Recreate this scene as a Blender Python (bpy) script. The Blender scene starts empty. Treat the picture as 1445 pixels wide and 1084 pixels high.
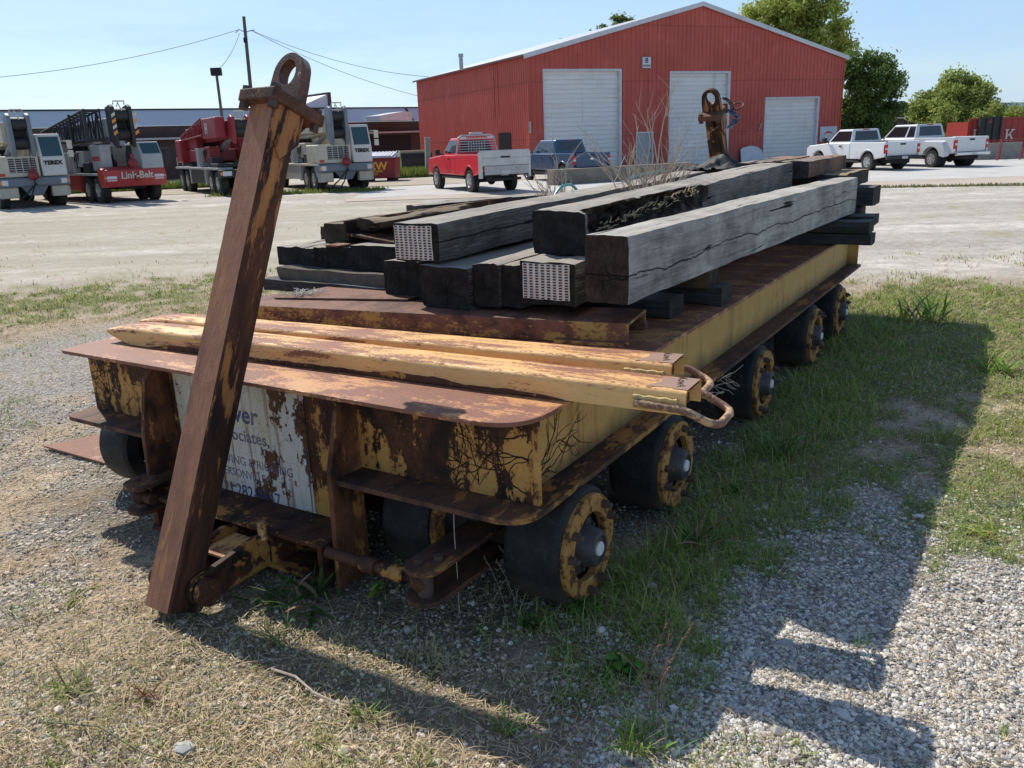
import bpy, bmesh, math, random
import numpy as np
from mathutils import Vector, Matrix, noise as mnoise
R = math.radians
rng = random.Random(7)
scene = bpy.context.scene
COL = scene.collection

# ------------------------------------------------------------------ mesh builder
class MB:
    def __init__(s):
        s.v = []; s.f = []; s.fm = []; s.sm = []
        s.M = None
    def add(s, verts, faces, m=0, smooth=False):
        b = len(s.v)
        if s.M is not None:
            verts = [tuple(s.M @ Vector(p)) for p in verts]
        s.v += [tuple(p) for p in verts]
        s.f += [tuple(b + i for i in f) for f in faces]
        s.fm += [m] * len(faces); s.sm += [smooth] * len(faces)
    def box(s, x0, x1, y0, y1, z0, z1, m=0):
        if x0 > x1: x0, x1 = x1, x0
        if y0 > y1: y0, y1 = y1, y0
        if z0 > z1: z0, z1 = z1, z0
        s.hexa([(x0,y0,z0),(x1,y0,z0),(x1,y1,z0),(x0,y1,z0),(x0,y0,z1),(x1,y0,z1),(x1,y1,z1),(x0,y1,z1)], m)
    def hexa(s, c, m=0):
        s.add(c, [(0,3,2,1),(4,5,6,7),(0,1,5,4),(1,2,6,5),(2,3,7,6),(3,0,4,7)], m)
    def bar(s, p0, p1, w, h=None, m=0, up=(0,0,1)):
        h = w if h is None else h
        p0 = Vector(p0); p1 = Vector(p1); d = (p1 - p0).normalized(); up = Vector(up)
        if abs(d.dot(up)) > .98: up = Vector((1,0,0)) if abs(d.x) < .9 else Vector((0,1,0))
        a = d.cross(up).normalized(); b = a.cross(d).normalized()
        a *= w/2; b *= h/2
        s.hexa([p0-a-b, p0+a-b, p1+a-b, p1-a-b, p0-a+b, p0+a+b, p1+a+b, p1-a+b], m)
    def cyl(s, p0, p1, r0, r1=None, n=16, m=0, caps=True, smooth=True):
        r1 = r0 if r1 is None else r1
        p0 = Vector(p0); p1 = Vector(p1); d = (p1 - p0).normalized()
        a = d.orthogonal().normalized(); b = d.cross(a)
        vs = []
        for k, (p, r) in enumerate(((p0, r0), (p1, r1))):
            for i in range(n):
                t = 2*math.pi*i/n
                vs.append(p + a*(r*math.cos(t)) + b*(r*math.sin(t)))
        s.add(vs, [(i, (i+1) % n, n+(i+1) % n, n+i) for i in range(n)], m, smooth)
        if caps:
            s.add(vs, [tuple(range(n-1, -1, -1)), tuple(range(n, 2*n))], m, False)
    def tube(s, pts, r, n=8, m=0, closed=False, caps=True, r_end=None):
        pts = [Vector(p) for p in pts]; N = len(pts); vs = []; a = None
        for i, p in enumerate(pts):
            if closed: d = pts[(i+1) % N] - pts[i-1]
            else: d = pts[min(i+1, N-1)] - pts[max(i-1, 0)]
            d.normalize()
            if a is None: a = d.orthogonal().normalized()
            a = (a - d*a.dot(d)).normalized(); b = d.cross(a)
            rr = r if r_end is None else r + (r_end - r)*i/max(1, N-1)
            for k in range(n):
                t = 2*math.pi*k/n
                vs.append(p + a*(rr*math.cos(t)) + b*(rr*math.sin(t)))
        fs = []
        for i in range(N if closed else N-1):
            j = (i+1) % N
            for k in range(n):
                fs.append((i*n+k, i*n+(k+1) % n, j*n+(k+1) % n, j*n+k))
        s.add(vs, fs, m, True)
        if caps and not closed:
            s.add(vs[:n] + vs[-n:], [tuple(range(n-1, -1, -1)), tuple(range(n, 2*n))], m, False)
    def prism(s, poly, axis, lo, hi, m=0):
        """poly: list of 2-D points (in the two other axes, cyclic order) extruded along axis"""
        def mk(p, h):
            return {'x': (h, p[0], p[1]), 'y': (p[0], h, p[1]), 'z': (p[0], p[1], h)}[axis]
        n = len(poly)
        vs = [mk(p, lo) for p in poly] + [mk(p, hi) for p in poly]
        area = sum(poly[i][0]*poly[(i+1) % n][1] - poly[(i+1) % n][0]*poly[i][1] for i in range(n))
        flip = (area < 0) ^ (axis == 'y') ^ (hi < lo)
        fs = [(i, (i+1) % n, n+(i+1) % n, n+i) for i in range(n)] + [tuple(range(n-1, -1, -1)), tuple(range(n, 2*n))]
        if flip: fs = [tuple(reversed(f)) for f in fs]
        s.add(vs, fs, m)
    def lathe(s, prof, p, d, n=24, m=0, smooth=True, closed=False):
        """prof: list of (radius, height) along d from p"""
        p = Vector(p); d = Vector(d).normalized(); a = d.orthogonal().normalized(); b = d.cross(a)
        vs = []
        for r, h in prof:
            for i in range(n):
                t = 2*math.pi*i/n
                vs.append(p + d*h + a*(r*math.cos(t)) + b*(r*math.sin(t)))
        fs = []
        K = len(prof)
        for j in range(K if closed else K-1):
            jj = (j+1) % K
            for i in range(n):
                fs.append((j*n+i, j*n+(i+1) % n, jj*n+(i+1) % n, jj*n+i))
        s.add(vs, fs, m, smooth)
    def quad(s, a, b, c, d, m=0): s.add([a, b, c, d], [(0,1,2,3)], m)
    def sphere(s, c, r, n=10, m=0, sc=(1,1,1)):
        vs = []; fs = []
        for j in range(n+1):
            ph = math.pi*j/n
            for i in range(2*n):
                t = math.pi*i/n
                vs.append((c[0]+r*sc[0]*math.sin(ph)*math.cos(t), c[1]+r*sc[1]*math.sin(ph)*math.sin(t), c[2]+r*sc[2]*math.cos(ph)))
        for j in range(n):
            for i in range(2*n):
                fs.append((j*2*n+i, (j+1)*2*n+i, (j+1)*2*n+(i+1) % (2*n), j*2*n+(i+1) % (2*n)))
        s.add(vs, fs, m, True)
    def build(s, name, mats, parent=None, loc=None, rot=None, bevel=0, seg=2, sharp=35, **kw):
        me = bpy.data.meshes.new(name)
        me.from_pydata(s.v, [], s.f)
        if not isinstance(mats, (list, tuple)): mats = [mats]
        for m in mats: me.materials.append(m)
        me.polygons.foreach_set('material_index', s.fm)
        me.polygons.foreach_set('use_smooth', s.sm)
        me.update()
        if any(s.sm):
            me.set_sharp_from_angle(angle=R(sharp))
        o = bpy.data.objects.new(name, me); COL.objects.link(o)
        if parent is not None: o.parent = parent
        if loc is not None: o.location = loc
        if rot is not None: o.rotation_euler = rot
        if bevel:
            md = o.modifiers.new('Bevel', 'BEVEL'); md.width = bevel; md.segments = seg
            md.limit_method = 'ANGLE'; md.angle_limit = R(40); md.harden_normals = False
        tag(o, **kw)
        return o

def tag(o, label=None, cat=None, group=None, kind=None):
    if label: o['label'] = label
    if cat: o['category'] = cat
    if group: o['group'] = group
    if kind: o['kind'] = kind
    return o
def empty(name, loc=(0,0,0), rz=0, parent=None, **kw):
    o = bpy.data.objects.new(name, None); COL.objects.link(o)
    o.empty_display_size = .2
    o.location = loc; o.rotation_euler = (0, 0, rz)
    if parent is not None: o.parent = parent
    return tag(o, **kw)
def copy_tree(o, parent=None):
    c = o.copy(); COL.objects.link(c)
    if parent is not None: c.parent = parent
    for ch in list(o.children): copy_tree(ch, c)
    return c
def np_mesh(name, V, F, mats, attrs=None, smooth=False, fm=None, loc=None, **kw):
    """V (n,3) float array, F (m,k) int array of k-gons"""
    me = bpy.data.meshes.new(name)
    V = np.asarray(V, np.float32); F = np.asarray(F, np.int32)
    k = F.shape[1]
    me.vertices.add(len(V)); me.vertices.foreach_set('co', V.ravel())
    me.loops.add(F.size); me.loops.foreach_set('vertex_index', F.ravel())
    me.polygons.add(len(F))
    me.polygons.foreach_set('loop_start', np.arange(0, F.size, k, dtype=np.int32))
    me.polygons.foreach_set('loop_total', np.full(len(F), k, np.int32))
    me.polygons.foreach_set('use_smooth', np.full(len(F), smooth))
    if not isinstance(mats, (list, tuple)): mats = [mats]
    for m in mats: me.materials.append(m)
    if fm is not None: me.polygons.foreach_set('material_index', np.asarray(fm, np.int32))
    me.update(calc_edges=True)
    for nm, A in (attrs or {}).items():
        A = np.asarray(A, np.float32)
        at = me.color_attributes.new(nm, 'FLOAT_COLOR', 'POINT')
        full = np.ones((len(V), 4), np.float32); full[:, :A.shape[1]] = A
        at.data.foreach_set('color', full.ravel())
    o = bpy.data.objects.new(name, me); COL.objects.link(o)
    if loc is not None: o.location = loc
    return tag(o, **kw)

_fontcache = {}
def text_geo(txt, size, extrude=0.002, bold=0.0, spacing=1.0, squash=1.0, shear=0.0):
    """returns (verts, faces) of a text, left aligned, baseline at 0, in XY plane facing +Z"""
    key = (txt, size, extrude, bold, spacing, squash, shear)
    if key in _fontcache: return _fontcache[key]
    cu = bpy.data.curves.new('tmp_text', 'FONT'); cu.body = txt; cu.size = size
    cu.extrude = extrude; cu.offset = bold; cu.space_character = spacing; cu.resolution_u = 3; cu.shear = shear
    ob = bpy.data.objects.new('tmp_text', cu); COL.objects.link(ob)
    dg = bpy.context.evaluated_depsgraph_get(); dg.update()
    me = bpy.data.meshes.new_from_object(ob.evaluated_get(dg))
    vs = [(v.co.x*squash, v.co.y, v.co.z) for v in me.vertices]
    fs = [tuple(p.vertices) for p in me.polygons]
    bpy.data.objects.remove(ob); bpy.data.meshes.remove(me); bpy.data.curves.remove(cu)
    _fontcache[key] = (vs, fs)
    return vs, fs
def add_text(mb, txt, size, origin, ex, ey, m=0, align='L', **kw):
    """put text with its x along ex, its y along ey, on plane through origin; raised towards ex x ey"""
    vs, fs = text_geo(txt, size, **kw)
    ex = Vector(ex).normalized(); ey = Vector(ey).normalized(); ez = ex.cross(ey); o = Vector(origin)
    w = max((v[0] for v in vs), default=0)
    dx = {'L': 0, 'C': -w/2, 'R': -w}[align]
    mb.add([o + ex*(v[0]+dx) + ey*v[1] + ez*v[2] for v in vs], fs, m)
    return w

# ------------------------------------------------------------------ numpy value noise
def vnoise(x, y, seed=0):
    xi = np.floor(x).astype(np.int64); yi = np.floor(y).astype(np.int64)
    fx = x - xi; fy = y - yi; fx = fx*fx*(3-2*fx); fy = fy*fy*(3-2*fy)
    def h(a, b):
        n = (a*374761393 + b*668265263 + seed*974634211) & 0xffffffff
        n = ((n ^ (n >> 13))*1274126177) & 0xffffffff
        return ((n ^ (n >> 16)) & 0xffff)/65535.0
    return (h(xi, yi)*(1-fx)+h(xi+1, yi)*fx)*(1-fy) + (h(xi, yi+1)*(1-fx)+h(xi+1, yi+1)*fx)*fy
def fbm(x, y, oct=4, seed=0):
    s = 0; a = .5; t = 0
    for i in range(oct):
        s = s + a*vnoise(x*2**i, y*2**i, seed+i*17); t += a; a *= .55
    return s/t
def sstep(a, b, x):
    t = np.clip((x-a)/(b-a), 0, 1); return t*t*(3-2*t)

# ------------------------------------------------------------------ trailer frame (u along the trailer, v to its right, z up)
O3 = Vector((0.124, 3.157, 0)); EU = Vector((0.534, 0.846, 0)).normalized(); EV = Vector((EU.y, -EU.x, 0))
TROT = math.atan2(EU.y, EU.x)
def W(u, v, z=0): return O3 + EU*u + EV*v + Vector((0, 0, z))
def xy2uv(x, y):
    dx = x-O3.x; dy = y-O3.y
    return dx*EU.x+dy*EU.y, dx*EV.x+dy*EV.y
# ------------------------------------------------------------------ materials
class NT:
    """small helper to write node trees"""
    def __init__(s, name):
        s.mat = bpy.data.materials.new(name); s.mat.use_nodes = True
        s.t = s.mat.node_tree; s.n = s.t.nodes; s.l = s.t.links
        s.b = s.n['Principled BSDF']; s._tc = None
    def new(s, typ, **kw):
        nd = s.n.new(typ)
        for k, v in kw.items():
            if k == 'inp':
                for a, b in v.items():
                    if hasattr(b, 'is_output'): s.l.new(b, nd.inputs[a])
                    else: nd.inputs[a].default_value = b
            else: setattr(nd, k, v)
        return nd
    def coord(s, which='Object'):
        if s._tc is None: s._tc = s.new('ShaderNodeTexCoord')
        return s._tc.outputs[which]
    def map(s, scale=(1,1,1), loc=(0,0,0), rot=(0,0,0), src=None):
        return s.new('ShaderNodeMapping', inp={'Vector': src or s.coord(), 'Scale': scale, 'Location': loc, 'Rotation': rot}).outputs[0]
    def noise(s, scale, detail=5, rough=.6, vec=None, dist=0, out=0):
        return s.new('ShaderNodeTexNoise', inp={'Vector': vec or s.coord(), 'Scale': scale, 'Detail': detail, 'Roughness': rough, 'Distortion': dist}).outputs[out]
    def voro(s, scale, vec=None, feature='F1', out='Distance', rnd=1):
        return s.new('ShaderNodeTexVoronoi', feature=feature, inp={'Vector': vec or s.coord(), 'Scale': scale, 'Randomness': rnd}).outputs[out]
    def ramp(s, fac, stops, interp='LINEAR'):
        nd = s.new('ShaderNodeValToRGB'); nd.color_ramp.interpolation = interp
        e = nd.color_ramp.elements
        while len(e) < len(stops): e.new(.5)
        for i, (p, c) in enumerate(stops):
            e[i].position = p
            if not hasattr(c, '__len__'): c = (c, c, c)
            e[i].color = (*c, 1) if len(c) == 3 else c
        s.l.new(fac, nd.inputs[0]); return nd.outputs[0]
    def step(s, fac, a, b):
        return s.new('ShaderNodeMapRange', inp={0: fac, 1: a, 2: b, 3: 0.0, 4: 1.0}).outputs[0]
    def mix(s, fac, a, b, mode='MIX'):
        nd = s.new('ShaderNodeMix', data_type='RGBA', blend_type=mode)
        for i, x in ((0, fac), (6, a), (7, b)):
            if hasattr(x, 'is_output'): s.l.new(x, nd.inputs[i])
            else:
                if i and len(x) == 3: x = (*x, 1)
                nd.inputs[i].default_value = x
        return nd.outputs[2]
    def math(s, op, a, b=None, c=None):
        nd = s.new('ShaderNodeMath', operation=op)
        for i, x in enumerate((a, b, c)):
            if x is None: continue
            if hasattr(x, 'is_output'): s.l.new(x, nd.inputs[i])
            else: nd.inputs[i].default_value = x
        return nd.outputs[0]
    def sep(s, v):
        return s.new('ShaderNodeSeparateXYZ', inp={0: v}).outputs
    def comb(s, x, y, z):
        return s.new('ShaderNodeCombineXYZ', inp={0: x, 1: y, 2: z}).outputs[0]
    def normal(s): return s.sep(s.coord('Normal'))
    def attr(s, name): return s.new('ShaderNodeAttribute', attribute_name=name)
    def bump(s, h, strength=.3, dist=.01, prev=None):
        nd = s.new('ShaderNodeBump', inp={'Height': h, 'Strength': strength, 'Distance': dist})
        if prev is not None: s.l.new(prev, nd.inputs['Normal'])
        return nd.outputs[0]
    def out(s, col=None, rough=None, metal=None, normal=None, spec=None, **kw):
        for k, v in (('Base Color', col), ('Roughness', rough), ('Metallic', metal), ('Normal', normal), ('Specular IOR Level', spec)):
            if v is None: continue
            if hasattr(v, 'is_output'): s.l.new(v, s.b.inputs[k])
            else: s.b.inputs[k].default_value = (*v, 1) if k == 'Base Color' and len(v) == 3 else v
        for k, v in kw.items(): s.b.inputs[k.replace('_', ' ')].default_value = v
        return s.mat

def plain(name, col, rough=.6, metal=0, dirt=.25, scale=6, bump=.05, dirtcol=None, spec=.5):
    n = NT(name)
    a = n.noise(scale, 6, .65); b = n.noise(scale*9, 3, .6)
    d = dirtcol or tuple(c*.45+.02 for c in col)
    f = n.math('MULTIPLY', n.step(a, .42, .72), dirt)
    c = n.mix(f, col, d)
    c = n.mix(n.math('MULTIPLY', n.step(b, .4, .8), dirt*.5), c, tuple(x*.7 for x in col))
    r = n.math('ADD', n.math('MULTIPLY', a, .25), rough-.12)
    return n.out(c, r, metal, n.bump(b, bump, .01) if bump else None, spec)

def rust_paint(name, paint, amount=.5, scale=2.5, stretch=(1,1,1), rust=((.085,.03,.014),(.19,.07,.028),(.03,.013,.009)), dark=.3,
               rough=.72, streak=0.0, vein=0.0, zdark=None, top=None, flake=1.0, fade=.35, bumps=.5, grime=None):
    """flaking paint over rust. amount 0..1 = share of rust."""
    n = NT(name)
    v = n.map(stretch)
    big = n.noise(scale, 4, .6, v); mid = n.noise(scale*4.1, 5, .68, v); fine = n.noise(scale*17, 4, .7, v); tiny = n.noise(90, 3, .7)
    m = n.math('ADD', n.math('MULTIPLY', big, .50), n.math('ADD', n.math('MULTIPLY', mid, .35), n.math('MULTIPLY', fine, .15*flake)))
    thr = .665 - .25*amount
    if top is not None:                      # more / less rust on up-facing faces
        nz = n.normal()[2]
        m = n.math('ADD', m, n.math('MULTIPLY', n.step(nz, .4, .9), top))
    if zdark is not None:                    # more rust toward a height (z0,z1)
        z = n.sep(n.coord())[2]
        m = n.math('ADD', m, n.math('MULTIPLY', n.step(z, zdark[0], zdark[1]), zdark[2]))
    if streak:
        sv = n.map((scale*6, scale*6, .35))
        st = n.noise(1.0, 4, .6, sv)
        m = n.math('ADD', m, n.math('MULTIPLY', n.math('SUBTRACT', st, .5), streak))
    mask = n.step(m, thr-.012, thr+.012)
    if vein:
        wv = n.new('ShaderNodeVectorMath', operation='ADD', inp={0: n.coord(), 1: n.new('ShaderNodeVectorMath', operation='SCALE', inp={0: n.noise(3.5, 4, .6, out=1), 'Scale': .35}).outputs[0]}).outputs[0]
        ve = n.voro(3.4, wv, 'DISTANCE_TO_EDGE')
        ve2 = n.voro(9, wv, 'DISTANCE_TO_EDGE')
        gate = n.step(n.noise(1.7, 3, .6), .40, .52)
        vm = n.math('MULTIPLY', n.math('MAXIMUM', n.step(ve, .034, .016), n.step(ve2, .05, .03)), n.math('MULTIPLY', gate, vein))
        mask = n.math('MAXIMUM', mask, vm)
    halo = n.step(m, thr-.09, thr+.01)
    pv = n.mix(n.math('MULTIPLY', n.step(mid, .35, .75), fade), paint, tuple(min(1, p*1.25+.06) for p in paint))
    pv = n.mix(n.math('MULTIPLY', halo, .55), pv, (paint[0]*.62, paint[1]*.36, paint[2]*.3))
    pv = n.mix(n.math('MULTIPLY', n.step(tiny, .62, .72), .45), pv, rust[1])
    rr = n.mix(n.step(fine, .35, .7), rust[0], rust[1])
    rr = n.mix(n.math('MULTIPLY', n.step(n.noise(scale*2.3, 4, .6, n.map(stretch, (5.3,2.1,1.7))), .52-.1*dark, .62), min(1, dark*1.6)), rr, rust[2])
    col = n.mix(mask, pv, rr)
    if grime:
        z = n.sep(n.coord())[2]; gs = n.noise(1, 4, .6, n.map((9, 9, .8)))
        gf = n.math('MULTIPLY', n.step(n.math('ADD', z, n.math('MULTIPLY', n.math('SUBTRACT', gs, .5), .16)), grime[1], grime[0]), .75)
        col = n.mix(gf, col, (.085,.058,.032))
        sk = n.noise(1, 4, .6, n.map((15, 15, .5), (3,0,0)))
        col = n.mix(n.math('MULTIPLY', n.step(sk, .56, .70), .55), col, (.20,.085,.03))
    ro = n.math('ADD', n.math('MULTIPLY', mask, .14), rough-.12)
    h = n.math('SUBTRACT', n.math('MULTIPLY', tiny, n.math('ADD', n.math('MULTIPLY', mask, .6), .15)), n.math('MULTIPLY', mask, .7))
    return n.out(col, ro, 0, n.bump(h, bumps, .006), .35)

def wood(name, side, top, endc, crack=None, grain=1.0, warm=None):
    """weathered heavy timber: long axis = object X, ends = faces whose normal is along X"""
    n = NT(name)
    dv = n.new('ShaderNodeVectorMath', operation='SCALE', inp={0: n.noise(1, 3, .5, n.map((1.3, 4, 4)), out=1), 'Scale': .055}).outputs[0]
    wv_ = n.new('ShaderNodeVectorMath', operation='ADD', inp={0: n.coord(), 1: dv}).outputs[0]
    g = n.noise(1, 6, .7, n.map((1.3, 30, 30), src=wv_)); g2 = n.noise(1, 5, .65, n.map((4, 110, 110), src=wv_)); big = n.noise(2.2, 4, .6); crk = n.noise(1, 4, .55, n.map((.8, 16, 16), (3,1,2), src=wv_))
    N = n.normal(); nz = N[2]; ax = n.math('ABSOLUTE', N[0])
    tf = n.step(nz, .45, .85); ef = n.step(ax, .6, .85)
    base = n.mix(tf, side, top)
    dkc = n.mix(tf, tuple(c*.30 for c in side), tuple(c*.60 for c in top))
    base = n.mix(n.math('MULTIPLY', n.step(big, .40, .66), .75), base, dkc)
    base = n.mix(n.math('MULTIPLY', n.step(n.noise(5.5, 5, .7, n.map((.7,1,1),(1,9,4))), .52, .66), .5), base, dkc)
    base = n.mix(n.math('MULTIPLY', n.step(n.noise(3.1, 5, .65, n.map((1,1,1),(7,3,2))), .52, .72), n.math('MULTIPLY', n.math('SUBTRACT', 1, tf), .45)), base, tuple(min(1, c*1.6+.03) for c in side))
    base = n.mix(n.step(g, .44, .72), base, n.mix(n.math('SUBTRACT', .5, n.math('MULTIPLY', tf, .15)), base, (.012,.011,.010)), )
    base = n.mix(n.math('MULTIPLY', n.step(g2, .5, .75), .35*grain), base, tuple(min(1, c*1.5+.02) for c in top))
    if warm: base = n.mix(n.math('MULTIPLY', n.step(n.noise(1.3, 4, .6), .5, .68), .7), base, warm)
    ck = n.step(crk, .345, .325)
    # ends: dark, sawn, with radial checks
    sp = n.sep(n.coord()); 
    ends = n.mix(n.step(n.noise(14, 5, .7), .4, .75), endc, tuple(min(1, c*2.6+.012) for c in endc))
    ends = n.mix(n.math('MULTIPLY', n.step(n.noise(1, 4, .6, n.map((1, 70, 5))), .55, .7), .5), ends, tuple(c*.4 for c in endc))
    col = n.mix(ck, base, (.006,.006,.006))
    col = n.mix(ef, col, ends)
    if crack:
        z0, amp, wd, seed = crack
        zz = n.math('ADD', sp[2], n.math('MULTIPLY', n.math('SUBTRACT', n.noise(1, 5, .62, n.map((.9, 0, 0), (seed,0,0))), .5), amp))
        dd = n.math('ABSOLUTE', n.math('SUBTRACT', zz, z0))
        wv = n.math('MULTIPLY', n.noise(1.2, 3, .5, n.map((1,0,0),(seed+3,0,0))), wd)
        cm = n.math('MULTIPLY', n.step(n.math('SUBTRACT', dd, wv), .004, -.002), n.math('SUBTRACT', 1, tf))
        col = n.mix(cm, col, (.003,.003,.003))
    h = n.math('ADD', n.math('MULTIPLY', g, .7), n.math('ADD', n.math('MULTIPLY', g2, .3), n.math('MULTIPLY', ck, -.8)))
    return n.out(col, .85, 0, n.bump(h, 1, .016), .25)

YEL = (.54, .28, .07)
M = {}
M['front_plate'] = rust_paint('front_plate_paint', (.52,.275,.07), .30, 2.4, (1,1.2,.8), dark=.95, flake=2.1, streak=.34, zdark=(.78,.92,.08), rust=((.05,.018,.009),(.13,.045,.018),(.014,.008,.006)))
M['side_paint'] = rust_paint('side_web_paint', (.54,.33,.10), .10, 2.0, (.6,1,1), grime=(.555,.68), streak=.20, zdark=(.80,.92,.09), dark=.5, fade=.5, bumps=.2)
M['side_vein'] = rust_paint('side_web_vein', (.52,.31,.09), .15, 2.0, (.6,1,1), grime=(.555,.66), streak=.20, zdark=(.80,.92,.09), dark=.5, fade=.5, bumps=.2)
M['stain'] = plain('vine_stain', (.035,.015,.009), .9, 0, .5, 20, 0, (.09,.035,.018))
M['stiff'] = rust_paint('stiffener_rust', (.44,.22,.06), .88, 2.6, (1,1,.6), dark=.7, streak=.3, rust=((.13,.05,.024),(.22,.09,.04),(.035,.016,.01)))
M['flange'] = rust_paint('flange_rust', (.40,.215,.06), .86, 3, (.4,1,1), dark=.7, rust=((.10,.045,.026),(.17,.08,.045),(.045,.026,.02)))
M['deck'] = rust_paint('deck_rust', (.60,.31,.13), .44, 5, (1,.45,1), flake=2.2, dark=.15, rust=((.22,.085,.05),(.30,.13,.08),(.13,.055,.035)), rough=.62, bumps=.3)
M['channel'] = rust_paint('channel_rust', (.46,.31,.09), .40, 2.6, (1,.5,1.6), dark=.5, rust=((.17,.075,.05),(.26,.12,.08),(.06,.027,.018)), top=.4, flake=2.2)
M['post'] = rust_paint('post_lit_rust', (.60,.29,.10), .97, 3.6, (1,1,.26), dark=.25, rust=((.36,.145,.08),(.50,.225,.12),(.17,.07,.042)), rough=.6, bumps=.5)  # front-face rust, lightened to paint in the weak grazing sun
M['post_dark'] = rust_paint('post_side_rust', (.44,.20,.06), .92, 3.2, (1,1,.2), dark=1.0, rust=((.075,.03,.017),(.13,.05,.025),(.022,.011,.008)), rough=.7)  # darker copy of the post rust for its shaded side; dark rust elsewhere
M['cap'] = rust_paint('post_cap_rust', (.22,.10,.05), .95, 4, dark=.5, rust=((.12,.05,.03),(.20,.09,.055),(.045,.02,.015)))
M['ring'] = rust_paint('ring_worn_steel', (.34,.27,.21), .92, 5, dark=.5, rust=((.12,.055,.036),(.20,.10,.07),(.06,.03,.02)), rough=.55)
M['rear_post'] = rust_paint('rear_post_rust', (.40,.20,.05), .82, 3.6, (1,1,.4), dark=1, rust=((.07,.03,.015),(.12,.05,.022),(.02,.011,.008)))
M['ramp'] = rust_paint('ramp_paint', (.82,.48,.18), -.03, 6.5, (.32,1.3,1.3), rust=((.26,.10,.055),(.38,.16,.09),(.14,.05,.028)), dark=.1, top=.06, rough=.62, fade=.6, flake=2.4, bumps=.6)
M['ramp_lip'] = rust_paint('ramp_lip_rust', (.60,.30,.08), .9, 5, rust=((.09,.035,.02),(.16,.06,.03),(.04,.02,.012)), dark=.4)
M['weld'] = plain('weld_bead', (.62,.40,.14), .6, 0, .6, 16, .4, (.20,.24,.16))
M['bracket'] = rust_paint('bracket_rust', (.46,.24,.06), .86, 3.2, dark=.8, rust=((.065,.027,.015),(.12,.05,.024),(.02,.011,.008)))
M['disc'] = rust_paint('wheel_disc_paint', (.44,.235,.065), .54, 6, rust=((.10,.04,.018),(.17,.07,.03),(.03,.015,.01)), dark=.4)
M['hub'] = plain('hub_steel', (.075,.075,.08), .5, .3, .6, 12, .15, (.12,.085,.06))
M['bolt'] = plain('rusty_bolt', (.10,.06,.045), .7, .2, .7, 20, .2, (.16,.12,.10))
M['hubcap'] = plain('hub_cap_white', (.72,.72,.70), .5, 0, .2, 12, .05)
def tyre_mat():
    n = NT('solid_tyre'); P = n.new('ShaderNodeNewGeometry').outputs['Position']; z = n.sep(P)[2]
    a = n.noise(6, 5, .7); b = n.noise(30, 4, .7)
    c = n.mix(n.step(a, .4, .7), (.013,.013,.014), (.04,.038,.036))
    c = n.mix(n.math('MULTIPLY', n.step(n.math('ADD', z, n.math('MULTIPLY', a, .12)), .26, .06), .75), c, (.15,.12,.09))
    c = n.mix(n.math('MULTIPLY', n.step(b, .55, .7), .35), c, (.10,.09,.075))
    return n.out(c, n.math('ADD', n.math('MULTIPLY', a, .3), .55), 0, n.bump(n.math('ADD', a, n.math('MULTIPLY', b, .4)), .6, .012), .35)
M['solid_tyre'] = tyre_mat()
M['sign_white'] = None
M['axle'] = plain('axle_dark', (.03,.022,.017), .8, 0, .5, 6, .2, (.09,.05,.03))
M['navy'] = plain('sign_navy', (.04,.05,.15), .6, 0, 1.0, 9, 0, (.30,.26,.24))
M['rust_sheet'] = rust_paint('rust_sheet', (.30,.14,.08), .9, 4, dark=.2, rust=((.24,.10,.065),(.30,.14,.09),(.16,.07,.045)))

# peeling white sign
def sign_mat():
    n = NT('peeling_sign_paint')
    c = n.coord()
    a = n.noise(3.0, 5, .65, n.map((1,1,.6))); f = n.noise(26, 4, .7)
    m = n.math('ADD', n.math('MULTIPLY', a, .8), n.math('MULTIPLY', f, .2))
    # big flakes missing mostly on the right part
    x = n.sep(c)
    gate = n.math('MULTIPLY', n.step(n.math('MULTIPLY', x[1], -1), -1.75, -1.45), .05)
    mask = n.step(n.math('ADD', m, gate), .566, .578)
    cr = n.voro(9, n.new('ShaderNodeVectorMath', operation='ADD', inp={0: c, 1: n.new('ShaderNodeVectorMath', operation='SCALE', inp={0: n.noise(5,3,.6,out=1), 'Scale': .12}).outputs[0]}).outputs[0], 'DISTANCE_TO_EDGE')
    hair = n.math('MULTIPLY', n.step(cr, .012, .004), .45)
    st = n.noise(1, 4, .6, n.map((22, 22, 1.0)))
    stf = n.math('MULTIPLY', n.step(st, .54, .66), .95)
    yel = n.math('MULTIPLY', n.step(n.noise(2.0, 3, .6, n.map((1,1,.7),(2,0,5))), .45, .65), .6)
    col = n.mix(yel, (.62,.60,.56), (.56,.46,.24))
    col = n.mix(stf, col, (.22,.075,.03))
    col = n.mix(hair, col, (.10,.06,.03))
    col = n.mix(mask, col, n.mix(n.step(f, .4, .65), (.012,.010,.008), (.16,.06,.02)))
    return n.out(col, .6, 0, n.bump(n.math('MULTIPLY', mask, -1), .6, .004), .3)
M['sign_white'] = sign_mat()

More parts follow.
